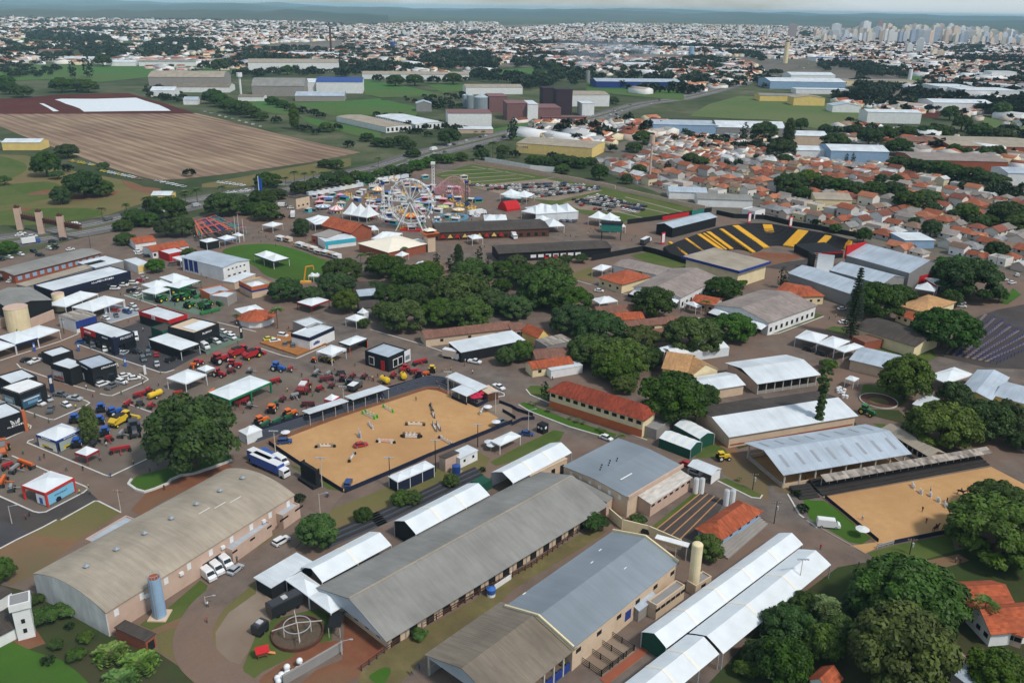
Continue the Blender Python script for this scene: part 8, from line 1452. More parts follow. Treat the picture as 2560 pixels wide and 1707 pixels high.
truck('F',120,1010,-24,'long blue sided truck with a white roof beside the beige warehouse',(.03,.09,.4),L=13); truck('F',70,960,-24,'second blue sided truck behind the first by the warehouse',(.03,.09,.4),L=11); truck('B',1800,1455,-10,'white recovery truck beside the broad white roof',(.6,.5,.4),L=7); truck('R',2120,310,80,'white box truck by the thin trees',(.75,.75,.75)); truck('V',490,850,8,'white lorry with a blue cab in the office car park',(.8,.8,.8),(.05,.12,.35),L=8); truck('N',200,580,8,'white fairground truck beside the blue water ride',(.8,.8,.8),L=12); truck('T',600,800,15,'white truck on the avenue',(.8,.8,.8)); truck('N',2270,930,28,'black and white bus below the grandstand',(.05,.05,.06),L=10); truck('N',640,850,-35,'white lorry beside the food court stand',(.75,.78,.8))
# ------------------------------------------------------------------ farm machines
def wheel(o,x,y,r,w,rim):
 m=MB().cyl((0,-w/2,0),(0,w/2,0),r,n=14); p=m.obj('wheel','rubber',o,(x,y,r)); MB().cyl((0,-w/2-.03,0),(0,w/2+.03,0),r*.5,n=8).obj('rim','paint',p,col=rim)
def tractor(T,x,y,deg,col,lab,s=1.0,rim=(.7,.7,.7),group=None):
 o=thing('tractor',lab,'tractor',G(T,x,y)+Vector((0,0,.1)),ang_of(T,x,y,deg),group,(s,s,s)); prism([(.2,.8),(2.5,.8),(2.6,1.3),(2.3,1.75),(.2,1.85)],.95,.1).obj('bonnet','paint',o,col=col); MB().box(-1.6,.3,-.6,.6,.7,1.3).obj('chassis','dark',o); prism([(-1.3,1.3),(.3,1.3),(.15,2.6),(-1.1,2.65)],1.5,.12).obj('cab','glass_dark',o); MB().box(-1.35,.3,-.82,.82,2.62,2.82).obj('cab_roof','paint',o,col=col)
 for s_ in(-1,1): wheel(o,-.8,s_*.95,.95,.5,rim); wheel(o,1.8,s_*.85,.62,.38,rim); MB().box(-1.5,.1,s_*.95-.3,s_*.95+.3,1.85,1.98).obj('mudguard','paint',o,col=col)
 return o
def combine(T,x,y,deg,col,lab,dark=(.03,.03,.03),hw=6):
 o=thing('combine_harvester',lab,'harvester',G(T,x,y)+Vector((0,0,.1)),ang_of(T,x,y,deg)); prism([(-3.6,1.3),(2,1.1),(2.2,2.2),(1.8,3.0),(-2.8,3.1),(-3.8,2.2)],2.7,.06).obj('body','paint',o,col=col); MB().box(-2.2,1.2,-1.1,1.1,3.05,3.5).obj('grain_tank','matt',o,col=dark); prism([(2.0,1.7),(3.6,1.7),(3.4,3.2),(2.0,3.3)],1.9,.08).obj('cab','glass_dark',o); MB().box(1.9,3.6,-1.0,1.0,3.28,3.45).obj('cab_roof','paint',o,col=col); prism([(4.2,.3),(5.6,.2),(5.4,1.1),(4.2,1.3)],hw).obj('header','paint',o,col=col); MB().bar((2.8,0,1.4),(4.4,0,.8),1.2,.9).obj('feeder','dark',o); MB().bar((-1,-1.2,3.2),(-3.8,-1.9,3.0),.3).obj('unloading_pipe','paint',o,col=col)
 for s_ in(-1,1): wheel(o,1.9,s_*1.5,.95,.7,(.8,.7,.1)); wheel(o,-2.6,s_*1.1,.65,.45,(.8,.7,.1))
def implement(T,x,y,deg,col,lab,L=5,n=8,frame=(.05,.05,.05)):
 o=thing('seed_drill',lab,'farm implement',G(T,x,y)+Vector((0,0,.1)),ang_of(T,x,y,deg)); MB().box(-L/2,L/2,-.2,.2,.9,1.15).obj('beam','paint',o,col=frame); MB().box(-L/2+.2,L/2-.2,-.1,.6,1.2,1.9).obj('hopper','paint',o,col=col); MB().bar((0,-.2,1),(0,-2.6,.5),.2).obj('drawbar','paint',o,col=col)
 for k in range(n): MB().box(-.14,.14,-.2,1.2,.05,1.0).obj('row_unit','paint',o,(-L/2+.3+k*(L-.6)/(n-1),0,0),col=col if k%2 else frame)
 for s_ in(-1,1): wheel(o,s_*L*.42,-.5,.5,.35,frame)
 return o
def tanker(T,x,y,deg,col,lab,L=3.4,r=.9):
 o=thing('tank_trailer',lab,'tank trailer',G(T,x,y)+Vector((0,0,.1)),ang_of(T,x,y,deg)); MB().cyl((-L/2,0,1.6),(L/2,0,1.6),r,n=14).obj('tank','paint',o,col=col)
 for s_ in(-1,1): MB().ball((s_*L/2,0,1.6),r,12,6,sx=.35).obj('tank_end','paint',o,col=col); wheel(o,-.3,s_*.95,.6,.35,(.6,.6,.6))
 MB().bar((L/2,0,.8),(L/2+1.6,0,.6),.15).obj('drawbar','dark',o); MB().cyl((0,0,1.6+r),(0,0,1.9+r),.3,n=8).obj('hatch','dark',o)
Bl=(.02,.10,.42); Rd=(.42,.02,.025); Gn=(.02,.16,.04); Og=(.75,.14,.01); Yw=(.75,.48,.02)
for x,y,d,l in ((935,470,80,'by the road'),(695,570,60,'behind the navy banded tent'),(925,585,75,'beside the yellow leaved tree'),(972,690,80,'before the yellow leaved tree'),(715,795,70,'at the side of the navy banded tent'),(1050,510,20,'behind the yellow harvester')): tractor('E',x,y,d,Bl,f'blue tractor {l}',1.1)
combine('E',1110,590,30,Yw,'yellow harvester with a dark top among the blue tractors'); tractor('E',1240,680,-80,(.06,.06,.07),'dark field sprayer on tall wheels beside the yellow harvester',1.6,(.3,.3,.3)); implement('E',1110,850,10,Rd,'folded red implement near the big round tree',6,7); implement('E',1290,340,15,Rd,'red seed drill beside the yellow tank',4.5); tanker('E',1430,350,22,Yw,'long yellow tank trailer on the corner lot',4.6,1); implement('E',1370,300,40,Rd,'small red implement behind the yellow tank',2.4,4); implement('E',1640,335,15,Rd,'slim red implement by the corner kerb',3.6,5); implement('E',2240,400,20,Rd,'red planter under the green framed tent',7,12); implement('E',2080,460,30,Rd,'red planter at the corner of the green framed tent',3.5,6); implement('E',235,985,-20,Og,'orange planter beside the red framed tent',6.5,9); combine('E',30,860,80,(.5,.12,.03),'orange and grey sprayer at the edge of the lot',(.2,.2,.2),3); implement('E',40,1140,60,Og,'large orange implement beside the red framed tent',5,7); implement('E',120,1200,80,(.3,.3,.3),'grey spreader behind the red framed tent',2.5,4)
for x,y,d,s,l in ((2020,1280,20,1.5,'on tall wheels by the small tent'),(2150,1320,0,1.15,'with white rims'),(2010,1400,-10,1.1,'in front of the small tent'),(1820,1300,20,.9,'beside the maroon posted tent')): tractor('A',x,y,d,Rd,f'red tractor {l}',s)
combine('A',2190,1210,20,Rd,'red harvester behind the white rimmed tractor',hw=3); combine('A',2320,1230,20,Rd,'red harvester next to another in the tractor lot',hw=3)
for x,y,l in ((1690,700,'nearest the row of flags'),(1740,770,'with its front to the road'),(1630,710,'beside the dark sided tent'),(1900,760,'behind the other green machines'),(1480,720,'at the corner of the green paving')): tractor('A',x,y,20,Gn,f'green tractor {l}',1.2,(.7,.6,.05))
combine('A',1880,790,-25,Gn,'green harvester with a wide green header',(.03,.06,.03),9); combine('A',1740,665,-10,Gn,'green harvester beside the orange walled stand',(.03,.06,.03),4); implement('A',1650,655,5,Yw,'yellow header on the green paving',6,8); implement('A',1980,740,-20,Gn,'long green planter along the kerb',9,14)
tractor('F',200,100,-10,Bl,'blue tractor on the grey paved lot',1.2); implement('F',320,100,70,Rd,'red baler beside the blue tractor on the grey lot',3,5); implement('F',180,215,15,Rd,'red planter next to the green framed tent',4,7); combine('F',440,290,55,(.25,.03,.03),'maroon harvester with white covers',(.7,.7,.7),3); implement('F',650,195,8,(.2,.03,.04),'maroon twin hopper seeder',5,8); implement('F',480,430,0,(.15,.03,.03),'dark seeder by the stand roof',4.5,8); tractor('F',860,240,60,(.03,.03,.03),'black tractor near the twin hopper seeder'); truck('F',905,275,35,'black covered farm truck behind the stand roof',(.04,.04,.05),(.1,.1,.1),L=5,h=2.6); tanker('F',1185,215,-25,Yw,'yellow tank trailer behind the stand roof',3.4,1.1); tanker('F',1355,180,-60,Yw,'yellow tank trailer turned towards the arena',2.6,1.1); implement('F',1265,160,50,Rd,'red implement between the two yellow tanks',3,5); tractor('F',1375,100,60,Rd,'red tractor beyond the yellow tanks'); implement('F',1510,40,15,Rd,'long red drill beside the black stand with white frames',6,9); tractor('F',1510,165,50,(.2,.03,.04),'maroon machine with a grey roof by the arena fence',1.1); tractor('F',1620,110,80,Yw,'yellow machine standing alone on the road',1.0); tractor('F',800,195,60,(.2,.03,.04),'small maroon machine beside the twin hopper seeder',.9)
for x,y,d,l in ((50,590,20,'nearest the small white tent'),(150,480,60,'behind the green implements'),(310,525,20,'close to the stand roof')): tractor('F',x,y,d,Og,f'orange tractor {l}',1.1)
for x,y,l in ((90,620,'next to the arena terraces'),(305,550,'with orange hoppers'),(200,590,'with a silver cover'),(160,440,'at the back of the orange tractors')): implement('F',x,y,30,(.02,.13,.06),f'green seeder {l}',4,7)
for x,y,l in ((540,1490,'orange'),(620,1480,'yellow'),(690,1500,'amber')): tractor('B',x,y,30,Og if l=='orange' else Yw,f'{l} compact loader under the lettered tent',.7)
tractor('G',2200 if False else 1930,920,5,Yw,'yellow farm implement on the dirt by the green walled marquees',1.0); tractor('H',895,500,-20,Gn,'green tractor beside the flower ring',1.2,(.7,.6,.05))
g=G('B',440,760); o=thing('lifting_arm','orange folding lifting arm beside the lawn','crane',g); MB().bar((0,0,0),(1.5,0,8),.6).obj('lower_arm','paint',o,col=(.8,.35,.02)); MB().bar((1.5,0,8),(5,0,8.6),.5).obj('upper_arm','paint',o,col=(.8,.35,.02)); MB().bar((5,0,8.6),(5.2,0,6.5),.4).obj('jib','paint',o,col=(.8,.35,.02)); MB().box(-1.5,3.5,-1,1,0,.9).obj('base','paint',o,col=(.8,.4,.05))
# food stalls along the lawn
for k,(x,y) in enumerate(((230,375),(300,385),(410,435),(470,455),(530,475),(585,500),(640,510),(700,525),(745,540))): 
 o=thing('food_stall',['white','beige','white striped','cream','white and grey','pale','white signed','small white','corner'][k]+' food stall beside the green oval lawn','food stall',G('B',x,y),ang_of('B',x,y,-16)); MB().box(-2.4,2.4,-1.3,1.3,.5,2.8).obj('body','paint',o,col=[(.75,.75,.73),(.6,.5,.4)][k%2]); MB().box(-2.6,2.6,-2.2,-1.3,2.5,2.6).obj('awning','fabric',o,col=[(.7,.7,.7),(.6,.3,.2)][k%3==1]); MB().box(-1.6,1.6,-1.34,-1.3,1.3,2.2).obj('hatch','dark',o)
 for s in(-1.5,1.5): MB().cyl((s,-1.2,.35),(s,1.2,.35),.35,n=8).obj('axle','rubber',o)
# ------------------------------------------------------------------ fairground
def toph(T,x,yb,yt):
 g=G(T,x,yb); X,Y=px(T,x,yt); q=ray(X,Y); return g,CAMZ+q.z*math.hypot(g.x,g.y)/math.hypot(q.x,q.y)
g,hh=toph('M',1510,860,510); Rw=275/4.9*(g.length)/FPX; o=thing('ferris_wheel','big white ferris wheel with round cabins on slanted legs','ferris wheel',g,R(-8))
def hoop(r,y,t=.28,n=48):
 m=MB()
 for k in range(n): a,b=2*math.pi*k/n,2*math.pi*(k+1)/n; m.bar((r*math.cos(a),y,hh+r*math.sin(a)),(r*math.cos(b),y,hh+r*math.sin(b)),t)
 return m
for y in(-1.1,1.1): hoop(Rw,y,.38).obj('rim','wall_white',o); hoop(Rw*.86,y,.16).obj('inner_rim','wall_white',o)
for k in range(16):
 a=2*math.pi*k/16; 
 for y in(-1,1): MB().bar((1.2*math.cos(a),y*.8,hh+1.2*math.sin(a)),(Rw*math.cos(a),y,hh+Rw*math.sin(a)),.26).obj('spoke','wall_white',o)
MB().cyl((0,-1.6,hh),(0,1.6,hh),1.7,n=16).obj('hub','wall_grey',o)
cab=MB().ball((0,0,-.9),.85,8,6); cab.cyl((0,0,-.25),(0,0,.1),1.0,.2,8); cme=cab.mesh('cabin','paint')
for k in range(24): a=2*math.pi*(k+.5)/24; link('cabin',cme,o,((Rw+.3)*math.cos(a),0,hh+(Rw+.3)*math.sin(a)),0,(.82,.82,.84))
for s in(-1,1):
 for y in(-1,1): MB().bar((0,y*1.5,hh),(s*8.5,y*4,0),.55).obj('leg','wall_white',o)
MB().box(-6,6,-3,3,0,.8).obj('platform','wall_red',o)
def fair_tower(T,x,yb,yt,w,lab,mat,head=None,name='drop_tower'):
 g,h=toph(T,x,yb,yt); o=thing(name,lab,'fairground ride',g); m=MB()
 for sx in(-1,1):
  for sy in(-1,1): m.bar((sx*w,sy*w,0),(sx*w*.8,sy*w*.8,h),.3)
 n=int(h/2.2)
 for k in range(n): z=k*h/n; m.bar((-w,-w,z),(w,-w,z+h/n),.18); m.bar((w,w,z),(-w,w,z+h/n),.18); m.bar((-w,w,z),(-w,-w,z+h/n),.18)
 m.obj('lattice',mat,o); MB().box(-w*1.6,w*1.6,-w*1.6,w*1.6,h,h+1.6).obj('head',head or mat,o); MB().cyl((0,0,1),(0,0,2),w*2.2,n=12).obj('seat_ring','wall_blue',o)
 for k in range(6): a=k*1.047; MB().bar((w*4.5*math.cos(a),w*4.5*math.sin(a),.1),(0,0,h*.22),.25).obj('brace',mat,o)
fair_tower('M',1782,415,55,.9,'tall white drop tower behind the ferris wheel','wall_white'); fair_tower('M',1170,570,300,.7,'blue and white tower ride with spread legs','wall_white','wall_blue'); fair_tower('M',2190,560,285,.8,'bright green tower ride beside the coaster','wall_green','wall_blue')
def carousel(T,x,y,rr,h,c1,lab,hr=2.2,c2=(.8,.8,.78)):
 o=thing('carousel',lab,'carousel',G(T,x,y)); n=16
 for k in range(n): a,b=2*math.pi*k/n,2*math.pi*(k+1)/n; m=MB().add([(rr*math.cos(a),rr*math.sin(a),h),(rr*math.cos(b),rr*math.sin(b),h),(0,0,h+hr)],[(0,1,2)]); m.obj('roof_segment','fabric',o,col=c1 if k%2 else c2)
 ring(rr-.1,rr,h-.6,h,16).obj('rim','fabric',o,col=c1); MB().cyl((0,0,0),(0,0,h+hr*.8),.7,n=10).obj('centre_drum','paint',o,col=c1); MB().cyl((0,0,0),(0,0,.5),rr*.95,n=16).obj('platform','wall_grey',o)
 for k in range(10): a=k*.628; MB().cb((rr*.75*math.cos(a),rr*.75*math.sin(a),1.3),(.5,1.2,.9),a).obj('seat','paint',o,col=rnd.choice(((.6,.1,.1),(.1,.3,.6),(.8,.6,.1),(.8,.8,.8)))); MB().cyl((rr*.75*math.cos(a),rr*.75*math.sin(a),.5),(rr*.75*math.cos(a),rr*.75*math.sin(a),h),.06,n=5).obj('pole','steel',o)
carousel('M',595,655,4.6,3.2,(.75,.3,.33),'carousel with a pink and white striped cone roof'); carousel('M',1100,415,4.4,3.2,(.85,.4,.08),'carousel with an orange and white striped roof'); carousel('M',430,610,5,2.6,(.25,.35,.5),'round blue grey ride near the beige building',1.2); carousel('N',672,420,7.5,4.5,(.5,.72,.78),'large round ride with a pale blue flat roof',.8,(.62,.6,.5)); carousel('M',1500,720,5.5,2.4,(.65,.1,.06),'red and yellow spinning ride seen through the ferris wheel',1.5,(.8,.6,.1)); carousel('M',2090,640,4,2,(.8,.5,.15),'orange and white spinning ride beside the blue track',1.0); carousel('M',1900,600,4,1.8,(.7,.65,.15),'yellow ride with round cars beside the green tower',.9,(.3,.5,.4))
tent('big white tent with three tall peaks in the fairground','M',[(665,655),(965,705),(1085,655)],3.5,6.5,n=3,vh=.4)
def loop_track(T,P,zf,lab,mat,legs=26,w=1.6,name='roller_coaster'):
 Q=curve([G(T,*p) for p in P],8,True); c=Q[0].copy(); o=thing(name,lab,'fairground ride',c); n=len(Q); m=MB(); ml=MB()
 for i in range(n):
  a,b=Q[i]-c,Q[(i+1)%n]-c; a.z,b.z=zf(i/n),zf(((i+1)%n)/n); d=(b-a); d.z=0; s=Vector((-d.y,d.x,0)).normalized()*w/2
  for k in(-1,1): m.bar(a+s*k,b+s*k,.22)
  m.bar(a+s,a-s,.16)
  if i%max(1,n//legs)==0: ml.bar((a.x+s.x,a.y+s.y,0),a+s,.16); ml.bar((a.x-s.x,a.y-s.y,0),a-s,.16); ml.bar((a.x+s.x,a.y+s.y,0),a-s,.1)
 m.obj('track',mat,o); ml.obj('supports',mat,o); return o
plain('pink_steel',C(206,150,156),.1,1,.6); plain('sky_steel',C(120,176,204),.1,1,.6)
loop_track('M',[(1830,440),(2000,460),(2180,455),(2210,400),(2100,350),(1950,340),(1830,380)],lambda t:5.5+3*math.sin(t*12.6),'pink lattice roller coaster beside the parking meadow','pink_steel',44); loop_track('M',[(1800,430),(1950,400),(2120,430),(2050,460)],lambda t:3+2*math.sin(t*19),'low inner loop of pink coaster track','pink_steel',24); loop_track('M',[(1800,760),(1900,700),(2050,690),(2180,710),(2160,750),(2000,790),(1880,800)],lambda t:1.6,'oval pale blue track of a small water ride','sky_steel',30,2.2,'water_ride')
BCOL=[((.7,.7,.7),'white'),((.55,.05,.06),'red'),((.05,.15,.45),'blue'),((.75,.5,.05),'yellow'),((.08,.4,.2),'green'),((.7,.35,.4),'pink'),((.8,.35,.05),'orange'),((.1,.5,.55),'turquoise'),((.5,.45,.4),'beige')]
SP=[(330,470),(540,450),(720,440),(920,410),(500,520),(1000,560),(1060,620),(1020,700),(900,620),(1250,700),(1290,790),(1400,840),(1520,865),(1640,800),(1340,500),(1330,420),(1450,330),(1600,330),(1700,360),(1680,230),(1300,260),(1200,300),(960,300),(1050,320),(1150,280),(1900,520),(2020,500),(2080,500),(1980,430),(2250,600),(2240,520),(2330,520),(2300,690),(1650,650),(1580,620),(1380,640),(1840,650),(1960,720),(2110,560),(1750,560),(1100,540),(1180,640),(1230,780),(640,470),(780,470),(850,510),(250,640),(390,540),(1440,560),(1600,540)]
for _ in range(60): x=rnd.uniform(330,2300); SP.append((x,rnd.uniform(455-.12*(x-300),620+.1*(x-300))))
for k,(x,y) in enumerate(SP):
 (c,cn),(c2,n2)=BCOL[(k*5+2)%9 if k%4 else 0],BCOL[(k*7+1)%9 if k%3 else 0]; kd=k%3; nm=['booth','game stall','small ride'][kd]; o=thing(nm.replace(' ','_'),f'{cn} and {n2} fairground {nm}','stall' if kd<2 else 'fairground ride',G('M',x,y),rnd.uniform(-.6,.6),f'fairground {nm}s'); w=rnd.uniform(3,6); d=rnd.uniform(2.4,4)
 if kd<2: MB().box(-w/2,w/2,-d/2,d/2,.1,2.6).obj('body','paint',o,col=c); (canopy_mesh(w+.8,d+.8,2.6,1.1) if kd else MB().box(-w/2-.3,w/2+.3,-d/2-.3,d/2+.3,2.6,2.9)).obj('canopy','fabric',o,col=c2); MB().box(-w*.4,w*.4,-d/2-.06,-d/2,1,2.1).obj('hatch','dark',o)
 else:
  MB().cyl((0,0,0),(0,0,.5),w*.6,n=12).obj('platform','paint',o,col=c); MB().cyl((0,0,.5),(0,0,rnd.uniform(2.5,5)),.35,n=8).obj('mast','paint',o,col=c2)
  for j in range(6): a=j*1.047; MB().bar((0,0,2.2),(w*.55*math.cos(a),w*.55*math.sin(a),1.6),.15).obj('arm','steel',o); MB().ball((w*.55*math.cos(a),w*.55*math.sin(a),1.2),.6,6,4).obj('car','paint',o,col=c2 if j%2 else c)
for x0,y0,x1,y1,n,l in ((300,440,860,340,9,'along the avenue trees'),(900,300,1420,230,8,'behind the ferris wheel')):
 for k in range(n): x,y=x0+(x1-x0)*k/(n-1),y0+(y1-y0)*k/(n-1); o=thing('fair_trailer',f'white fairground trailer {l}','trailer',G('M',x,y),ang_of('M',x,y,10),f'trailers {l}'); MB().box(-4,4,-1.3,1.3,.6,3.2).obj('body','paint',o,col=rnd.choice(((.75,.75,.75),(.6,.65,.7),(.7,.68,.6)))); MB().cyl((-2,-1.2,.4),(-2,1.2,.4),.45,n=8).obj('axle','rubber',o)
wall_run('pinkish beige boundary wall of the parking meadow','5',[(920,430),(1280,490),(1880,610)],2.8,.4,'wall_beige'); wall_run('pinkish beige boundary wall beside the workshops','5',[(1980,640),(2352,725),('6',170,750)],2.8,.4,'wall_beige'); wall_run('white sheeted fence behind the boundary wall','5',[(990,425),(1110,445),(1300,480),(1470,495)],4.2,.2,'wall_white')
# blue pens of the auction yard
for k in range(7):
 a,b=G('D',1700+60*k,1430+12*k),G('D',2060+75*k,1060+38*k); o=thing('pen_row','row of blue metal cattle pens on the dark auction yard','cattle pen',a,math.atan2((b-a).y,(b-a).x),'blue pen rows'); L=(b-a).length; m=MB(); n=int(L/3)
 for j in range(n): x=j*3; m.bar((x,-1.6,.1),(x,-1.6,1.6),.14); m.bar((x,-1.6,1.4),(x,1.6,1.4),.07)
 m.bar((0,-1.6,1.4),(L,-1.6,1.4),.09); m.bar((0,1.6,1.4),(L,1.6,1.4),.09); m.obj('rails','wall_blue',o); MB().add([(0,1.9,.08),(L,1.9,.08),(L,3.0,.08),(0,3.0,.08)],[(0,1,2,3)]).obj('walkway','gravel',o)
o=thing('flower_ring','round brown flower bed ringed by a low kerb','flower bed',G('H',1015,380)); ring(3.4,6,.05,.35).obj('bed','wall_brown',o); ring(6,6.3,.05,.5).obj('kerb','concrete_pole',o); MB().cyl((0,0,.05),(0,0,.2),3.4,n=20).obj('centre','bank',o)
for x,y in ((640,280),(665,300),(690,320),(660,270),(700,290),(690,345),(720,350),(645,300)): tag(MB().cyl((0,0,0),(0,0,1.1),.55,.6,10).obj('sack','bale',None,G('H',x,y)),'bulky white sack stacked beside the stable','sack','white sacks by the stable')
# ------------------------------------------------------------------ people and horses: one skinned surface each
def skinned(name,J,E,rad,mats,slot,scale=1):
 me=bpy.data.meshes.new(name); me.from_pydata(J,E,[]); ob=bpy.data.objects.new(name,me); COL.objects.link(ob); ob.modifiers.new('s','SKIN'); ob.modifiers.new('d','SUBSURF').levels=1
 for i,r_ in enumerate(rad): me.skin_vertices[0].data[i].radius=(r_,r_)
 me.skin_vertices[0].data[0].use_root=True; dg=bpy.context.evaluated_depsgraph_get(); out=bpy.data.meshes.new_from_object(ob.evaluated_get(dg)); bpy.data.objects.remove(ob)
 out.materials.clear(); [out.materials.append(MATS[m]) for m in mats]
 for p in out.polygons: p.material_index=slot(p.center); p.use_smooth=True
 return out
plain('hair',C(40,30,26),.1,3,.8); plain('trousers',C(44,48,62),.2,3,.9); plain('horse_coat',(1,1,1),.12,2,.6,obj=True)
def person_mesh(st,ride=False):
 J=[(0,0,.95),(0,0,1.2),(0,0,1.42),(0,0,1.55),(0,.02,1.68),(-.19,0,1.42),(-.25,.02,1.14),(-.24,.12,.92),(.19,0,1.42),(.25,-.02,1.14),(.24,.1,.92),(-.1,0,.92),(-.11,st*.5,.5),(-.11,st-.05,.06),(-.11,st+.1,.03),(.1,0,.92),(.11,-st*.3,.5),(.11,-st-.1,.06),(.11,-st+.06,.03)]
 if ride:
  for i,s in((12,-1),(16,1)): J[i]=(s*.34,.28,.75); J[i+1]=(s*.36,.1,.38); J[i+2]=(s*.36,.24,.34)
  J[7]=(-.12,.42,1.05); J[10]=(.12,.42,1.05); J[6]=(-.24,.16,1.15); J[9]=(.24,.16,1.15)
 return skinned('person',J,[(0,1),(1,2),(2,3),(3,4),(2,5),(5,6),(6,7),(2,8),(8,9),(9,10),(0,11),(11,12),(12,13),(13,14),(0,15),(15,16),(16,17),(17,18)],[.14,.14,.13,.06,.11,.07,.055,.045,.07,.055,.045,.09,.07,.05,.05,.09,.07,.05,.05],['trousers','matt','skin','hair'],lambda c:0 if c.z<.95 else 3 if c.z>1.72 else 2 if c.z>1.5 or (abs(c.x)>.2 and c.z<1.12) else 1)
PM=[person_mesh(0),person_mesh(.22),person_mesh(0,True)]
SH=[((.75,.75,.75),'white'),((.03,.03,.04),'black'),((.45,.04,.04),'red'),((.05,.1,.35),'blue'),((.2,.2,.22),'grey'),((.7,.6,.1),'yellow'),((.06,.25,.1),'green')]
def person(T,x,y,place,k=None,own=None):
 k=rnd.randrange(2) if k is None else k; c,n=rnd.choice(SH); g=G(T,x,y); tag(link('person',PM[k],None,(g.x,g.y,.12),rnd.uniform(0,6.28),c),own or f"person in a {n} shirt {['standing','walking'][k]} {place}",'person',None if own else f'people {place}')
for place,txt in (('on the showground roads','E 370 925|E 410 905|E 1020 1080|E 830 1240|E 735 1235|E 700 450|F 655 1265|F 665 1260|F 1080 200|F 910 60|F 1710 110|F 1745 110|F 1790 100|F 1915 60|F 1990 130|A 1110 660|A 1260 700|A 1290 710|A 1200 570|A 1850 480|A 1900 500|A 1070 800|I 1910 850|I 1905 990|I 2180 430|L 480 320|L 1720 440|L 1760 450|H 340 1100|H 300 1040|D 700 1000|D 560 1100|D 620 1080|B 1260 1390|B 920 900|B 380 1010|B 410 1000|E 240 1470|E 275 1440|G 1440 1280|A 160 1000|B 300 1190|R 1830 590|R 1700 510|R 1790 560|C 1600 1010|C 1700 1000|C 1550 1040|O 1450 940|G 370 190'),('at the food court','M 1250 1060|M 1700 960|M 1760 980|M 1850 960|M 1900 980|M 2000 960|M 2100 990|M 2200 980|M 1800 1000|M 2260 960|M 1650 980|M 1950 1000|N 500 1090|N 620 1080|N 300 980|N 420 960|N 900 800|N 1000 840|N 1300 830|N 2100 900|N 2150 850|N 2000 800'),('in the fairground','M 700 560|M 900 560|M 1100 700|M 1150 760|M 1300 600|M 1400 600|M 1700 600|M 1780 700|M 1850 560|M 2000 580|M 2150 620|M 1600 760|M 1000 760|M 850 740|M 1350 700|M 640 700|M 500 640|M 2250 750'),('on the terraces of the jumping arena','F 540 535|F 640 500|F 720 480|F 900 430|F 940 415|F 1040 390|F 1140 370|F 1160 360|F 1350 290|F 1420 250|F 1480 240|F 880 440|F 660 490|F 1300 300'),('on the sand of the second arena','H 1415 1230|H 1490 1210|H 1640 1310|H 1415 1395|H 1450 1500|H 1770 1410|H 865 1470'),('by the marquee rows','K 480 1400|J 1500 1420|J 1430 1470|L 830 480')):
 for f in txt.split('|'): a=f.split(); person(a[0],float(a[1]),float(a[2]),place)
for T,q,n,pl in (('E',(0,200,2300,1200),40,'among the tractor stands'),('A',(600,500,2300,1500),45,'among the car stands'),('M',(300,350,2300,850),40,'in the fairground'),('N',(0,750,1700,860),30,'at the food court'),('R',(900,480,2300,700),25,'near the green oval lawn'),('F',(200,60,1700,420),25,'behind the arena terraces')):
 for _ in range(n): person(T,rnd.uniform(q[0],q[2]),rnd.uniform(q[1],q[3]),pl)
for T,x,y,x2,y2,n in (('E',1180,420,1500,470,4),('F',250,380,700,240,5),('F',560,130,1000,180,5),('A',1780,1330,2300,1380,4),('E',880,780,1250,650,4),('E',1950,330,2300,430,5),('F',1180,60,1560,150,5),('E',10,930,150,1040,3)):
 for k in range(n): q=k/(n-1); implement(T,x+(x2-x)*q,y+(y2-y)*q+rnd.uniform(-15,15),rnd.uniform(0,60),rnd.choice((Rd,(.2,.03,.04),Og,(.05,.05,.06),(.3,.3,.3))),'compact farm implement shown on a stand lot',rnd.uniform(2,4),rnd.randrange(4,7))['group']='small implements on the lots'
HJ=[(0,-.6,1.3),(0,-.1,1.28),(0,.55,1.3),(0,.95,1.6),(0,1.25,2.0),(0,1.55,1.85),(0,1.75,1.65),(-.18,.6,1.0),(-.18,.62,.55),(-.18,.55,.05),(.18,.6,1.0),(.18,.75,.6),(.18,.62,.15),(-.2,-.65,1.05),(-.2,-.82,.58),(-.2,-.72,.05),(.2,-.65,1.05),(.2,-.7,.58),(.2,-.95,.1),(0,-.95,1.35),(0,-1.15,.8)]
HM=skinned('horse',HJ,[(0,1),(1,2),(2,3),(3,4),(4,5),(5,6),(2,7),(7,8),(8,9),(2,10),(10,11),(11,12),(0,13),(13,14),(14,15),(0,16),(16,17),(17,18),(0,19),(19,20)],[.33,.32,.3,.2,.15,.13,.09,.12,.08,.07,.12,.08,.07,.15,.09,.07,.15,.09,.07,.07,.05],['horse_coat'],lambda c:0)
for T,x,y,c,l in (('H',1765,1240,(.04,.025,.02),'dark brown horse cantering on the second arena'),('L',1535,150,(.05,.03,.02),'bay horse near the navy fence of the second arena'),('F',2070,500,(.6,.6,.58),'grey horse at the entrance of the jumping arena')):
 g=G(T,x,y); a=rnd.uniform(0,6.28); tag(link('horse',HM,None,(g.x,g.y,.12),a,c),l,'horse'); tag(link('person',PM[2],None,(g.x,g.y,.8),a,(.7,.7,.72) if 'grey' in l else (.05,.05,.08)),f"rider seated on the {l.split(' on ')[0].split(' near')[0].split(' at ')[0]}",'person')
for x0,y0,x1,y1 in ((1320,1150,1345,1190),(1390,1210,1415,1240),(1480,1240,1500,1265),(1545,1290,1580,1315),(1620,1330,1640,1365),(1690,1380,1710,1410)): jump('H',x0,y0,x1,y1,'white practice jump in the row on the second arena',Wt,(Wt,)).__setitem__('group','practice jumps')
parasol('L',855,200,'white and green parasol at the corner of the second arena',(.7,.72,.7),2.8,1.8)
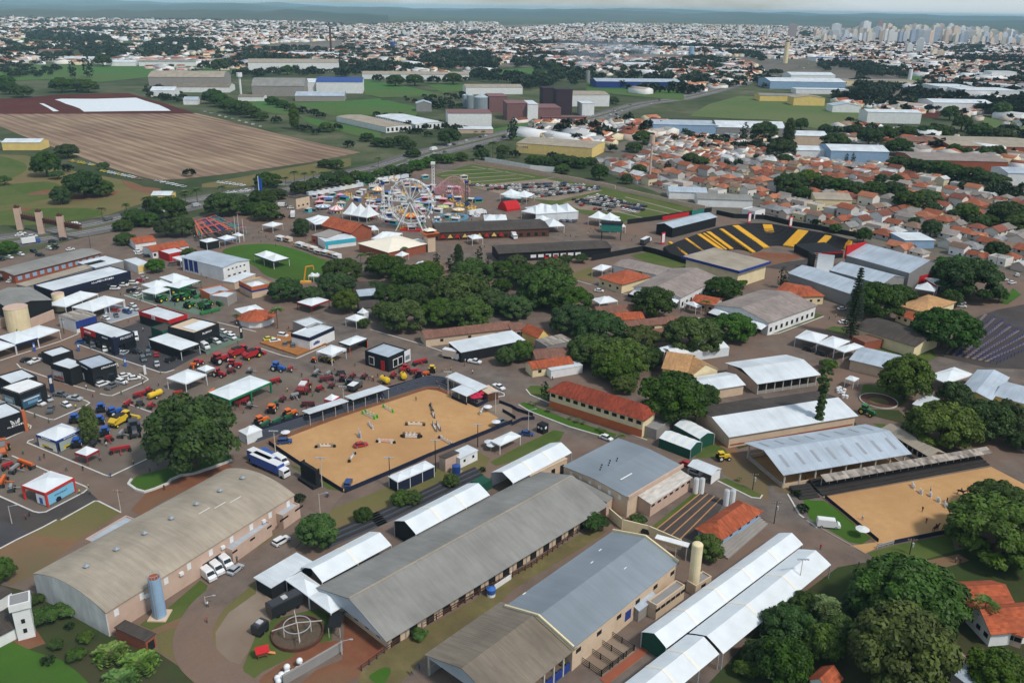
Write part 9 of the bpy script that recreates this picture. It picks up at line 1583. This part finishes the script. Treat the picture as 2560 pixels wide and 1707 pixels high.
for T,x,y,yt,l,k in (('E',1110,1390,1180,'concrete power pole with a transformer by the worn grass','wire'),('F',590,1420,1225,'street lamp beside the curved road','lamp'),('E',110,1500,1330,'street lamp on the dark road by the grey carpet','lamp'),('L',270,720,390,'slim light mast beside the marquee rows','double'),('K',1410,1540,1370,'slim light mast among the marquee rows','double'),('H',55,1500,1290,'power pole at the road by the riding barn','wire'),('G',2210,1190,1030,'power pole on the verge by the striped car park','wire'),('L',1300,360,200,'power pole by the near fence of the second arena','wire'),('G',150,640,455,'street lamp beside the black ticket box','lamp'),('D',2085,640,500,'white street pole by the umbrella trees','wire'),('A',835,235,100,'power pole behind the office block','wire'),('A',590,500 if False else 1010,860,'power pole beside the blue walled garage','wire'),('J',790,1280,1150,'pole at the corner of the dirt yard','lamp'),('I',1890,830,745,'street lamp along the curved road bend','lamp')): pole(T,x,y,8,l,k,'dark' if k=='wire' and T!='E' else 'concrete_pole',ytop=yt,name='power_pole' if k=='wire' else 'street_lamp' if k=='lamp' else 'light_mast',cat='pole' if k=='wire' else 'street lamp' if k=='lamp' else 'light mast',r=.13)

# thin smoke above the brown factory
SM=MB().ball((0,0,0),1,16,10).obj('smoke','dark',None,G('T',1830,250)+Vector((60,30,62))); SM.scale=(95,40,24); SM.data.materials.clear(); m=bpy.data.materials.new('smoke'); m.use_nodes=True; nt=m.node_tree; nt.nodes.clear(); oo=nt.nodes.new('ShaderNodeOutputMaterial'); pv=nt.nodes.new('ShaderNodeVolumePrincipled'); tx=nt.nodes.new('ShaderNodeTexCoord'); nz=nt.nodes.new('ShaderNodeTexNoise'); nz.inputs['Scale'].default_value=2.2; rp=nt.nodes.new('ShaderNodeValToRGB'); rp.color_ramp.elements[0].position=.48; rp.color_ramp.elements[1].position=.8; rp.color_ramp.elements[1].color=(.03,.03,.03,1); nt.links.new(tx.outputs['Object'],nz.inputs['Vector']); nt.links.new(nz.outputs['Fac'],rp.inputs['Fac']); nt.links.new(rp.outputs['Color'],pv.inputs['Density']); pv.inputs['Color'].default_value=(.75,.82,.95,1); nt.links.new(pv.outputs[0],oo.inputs['Volume']); SM.data.materials.append(m); stuff(SM,'thin bluish smoke drifting above the dark factory towers','smoke')
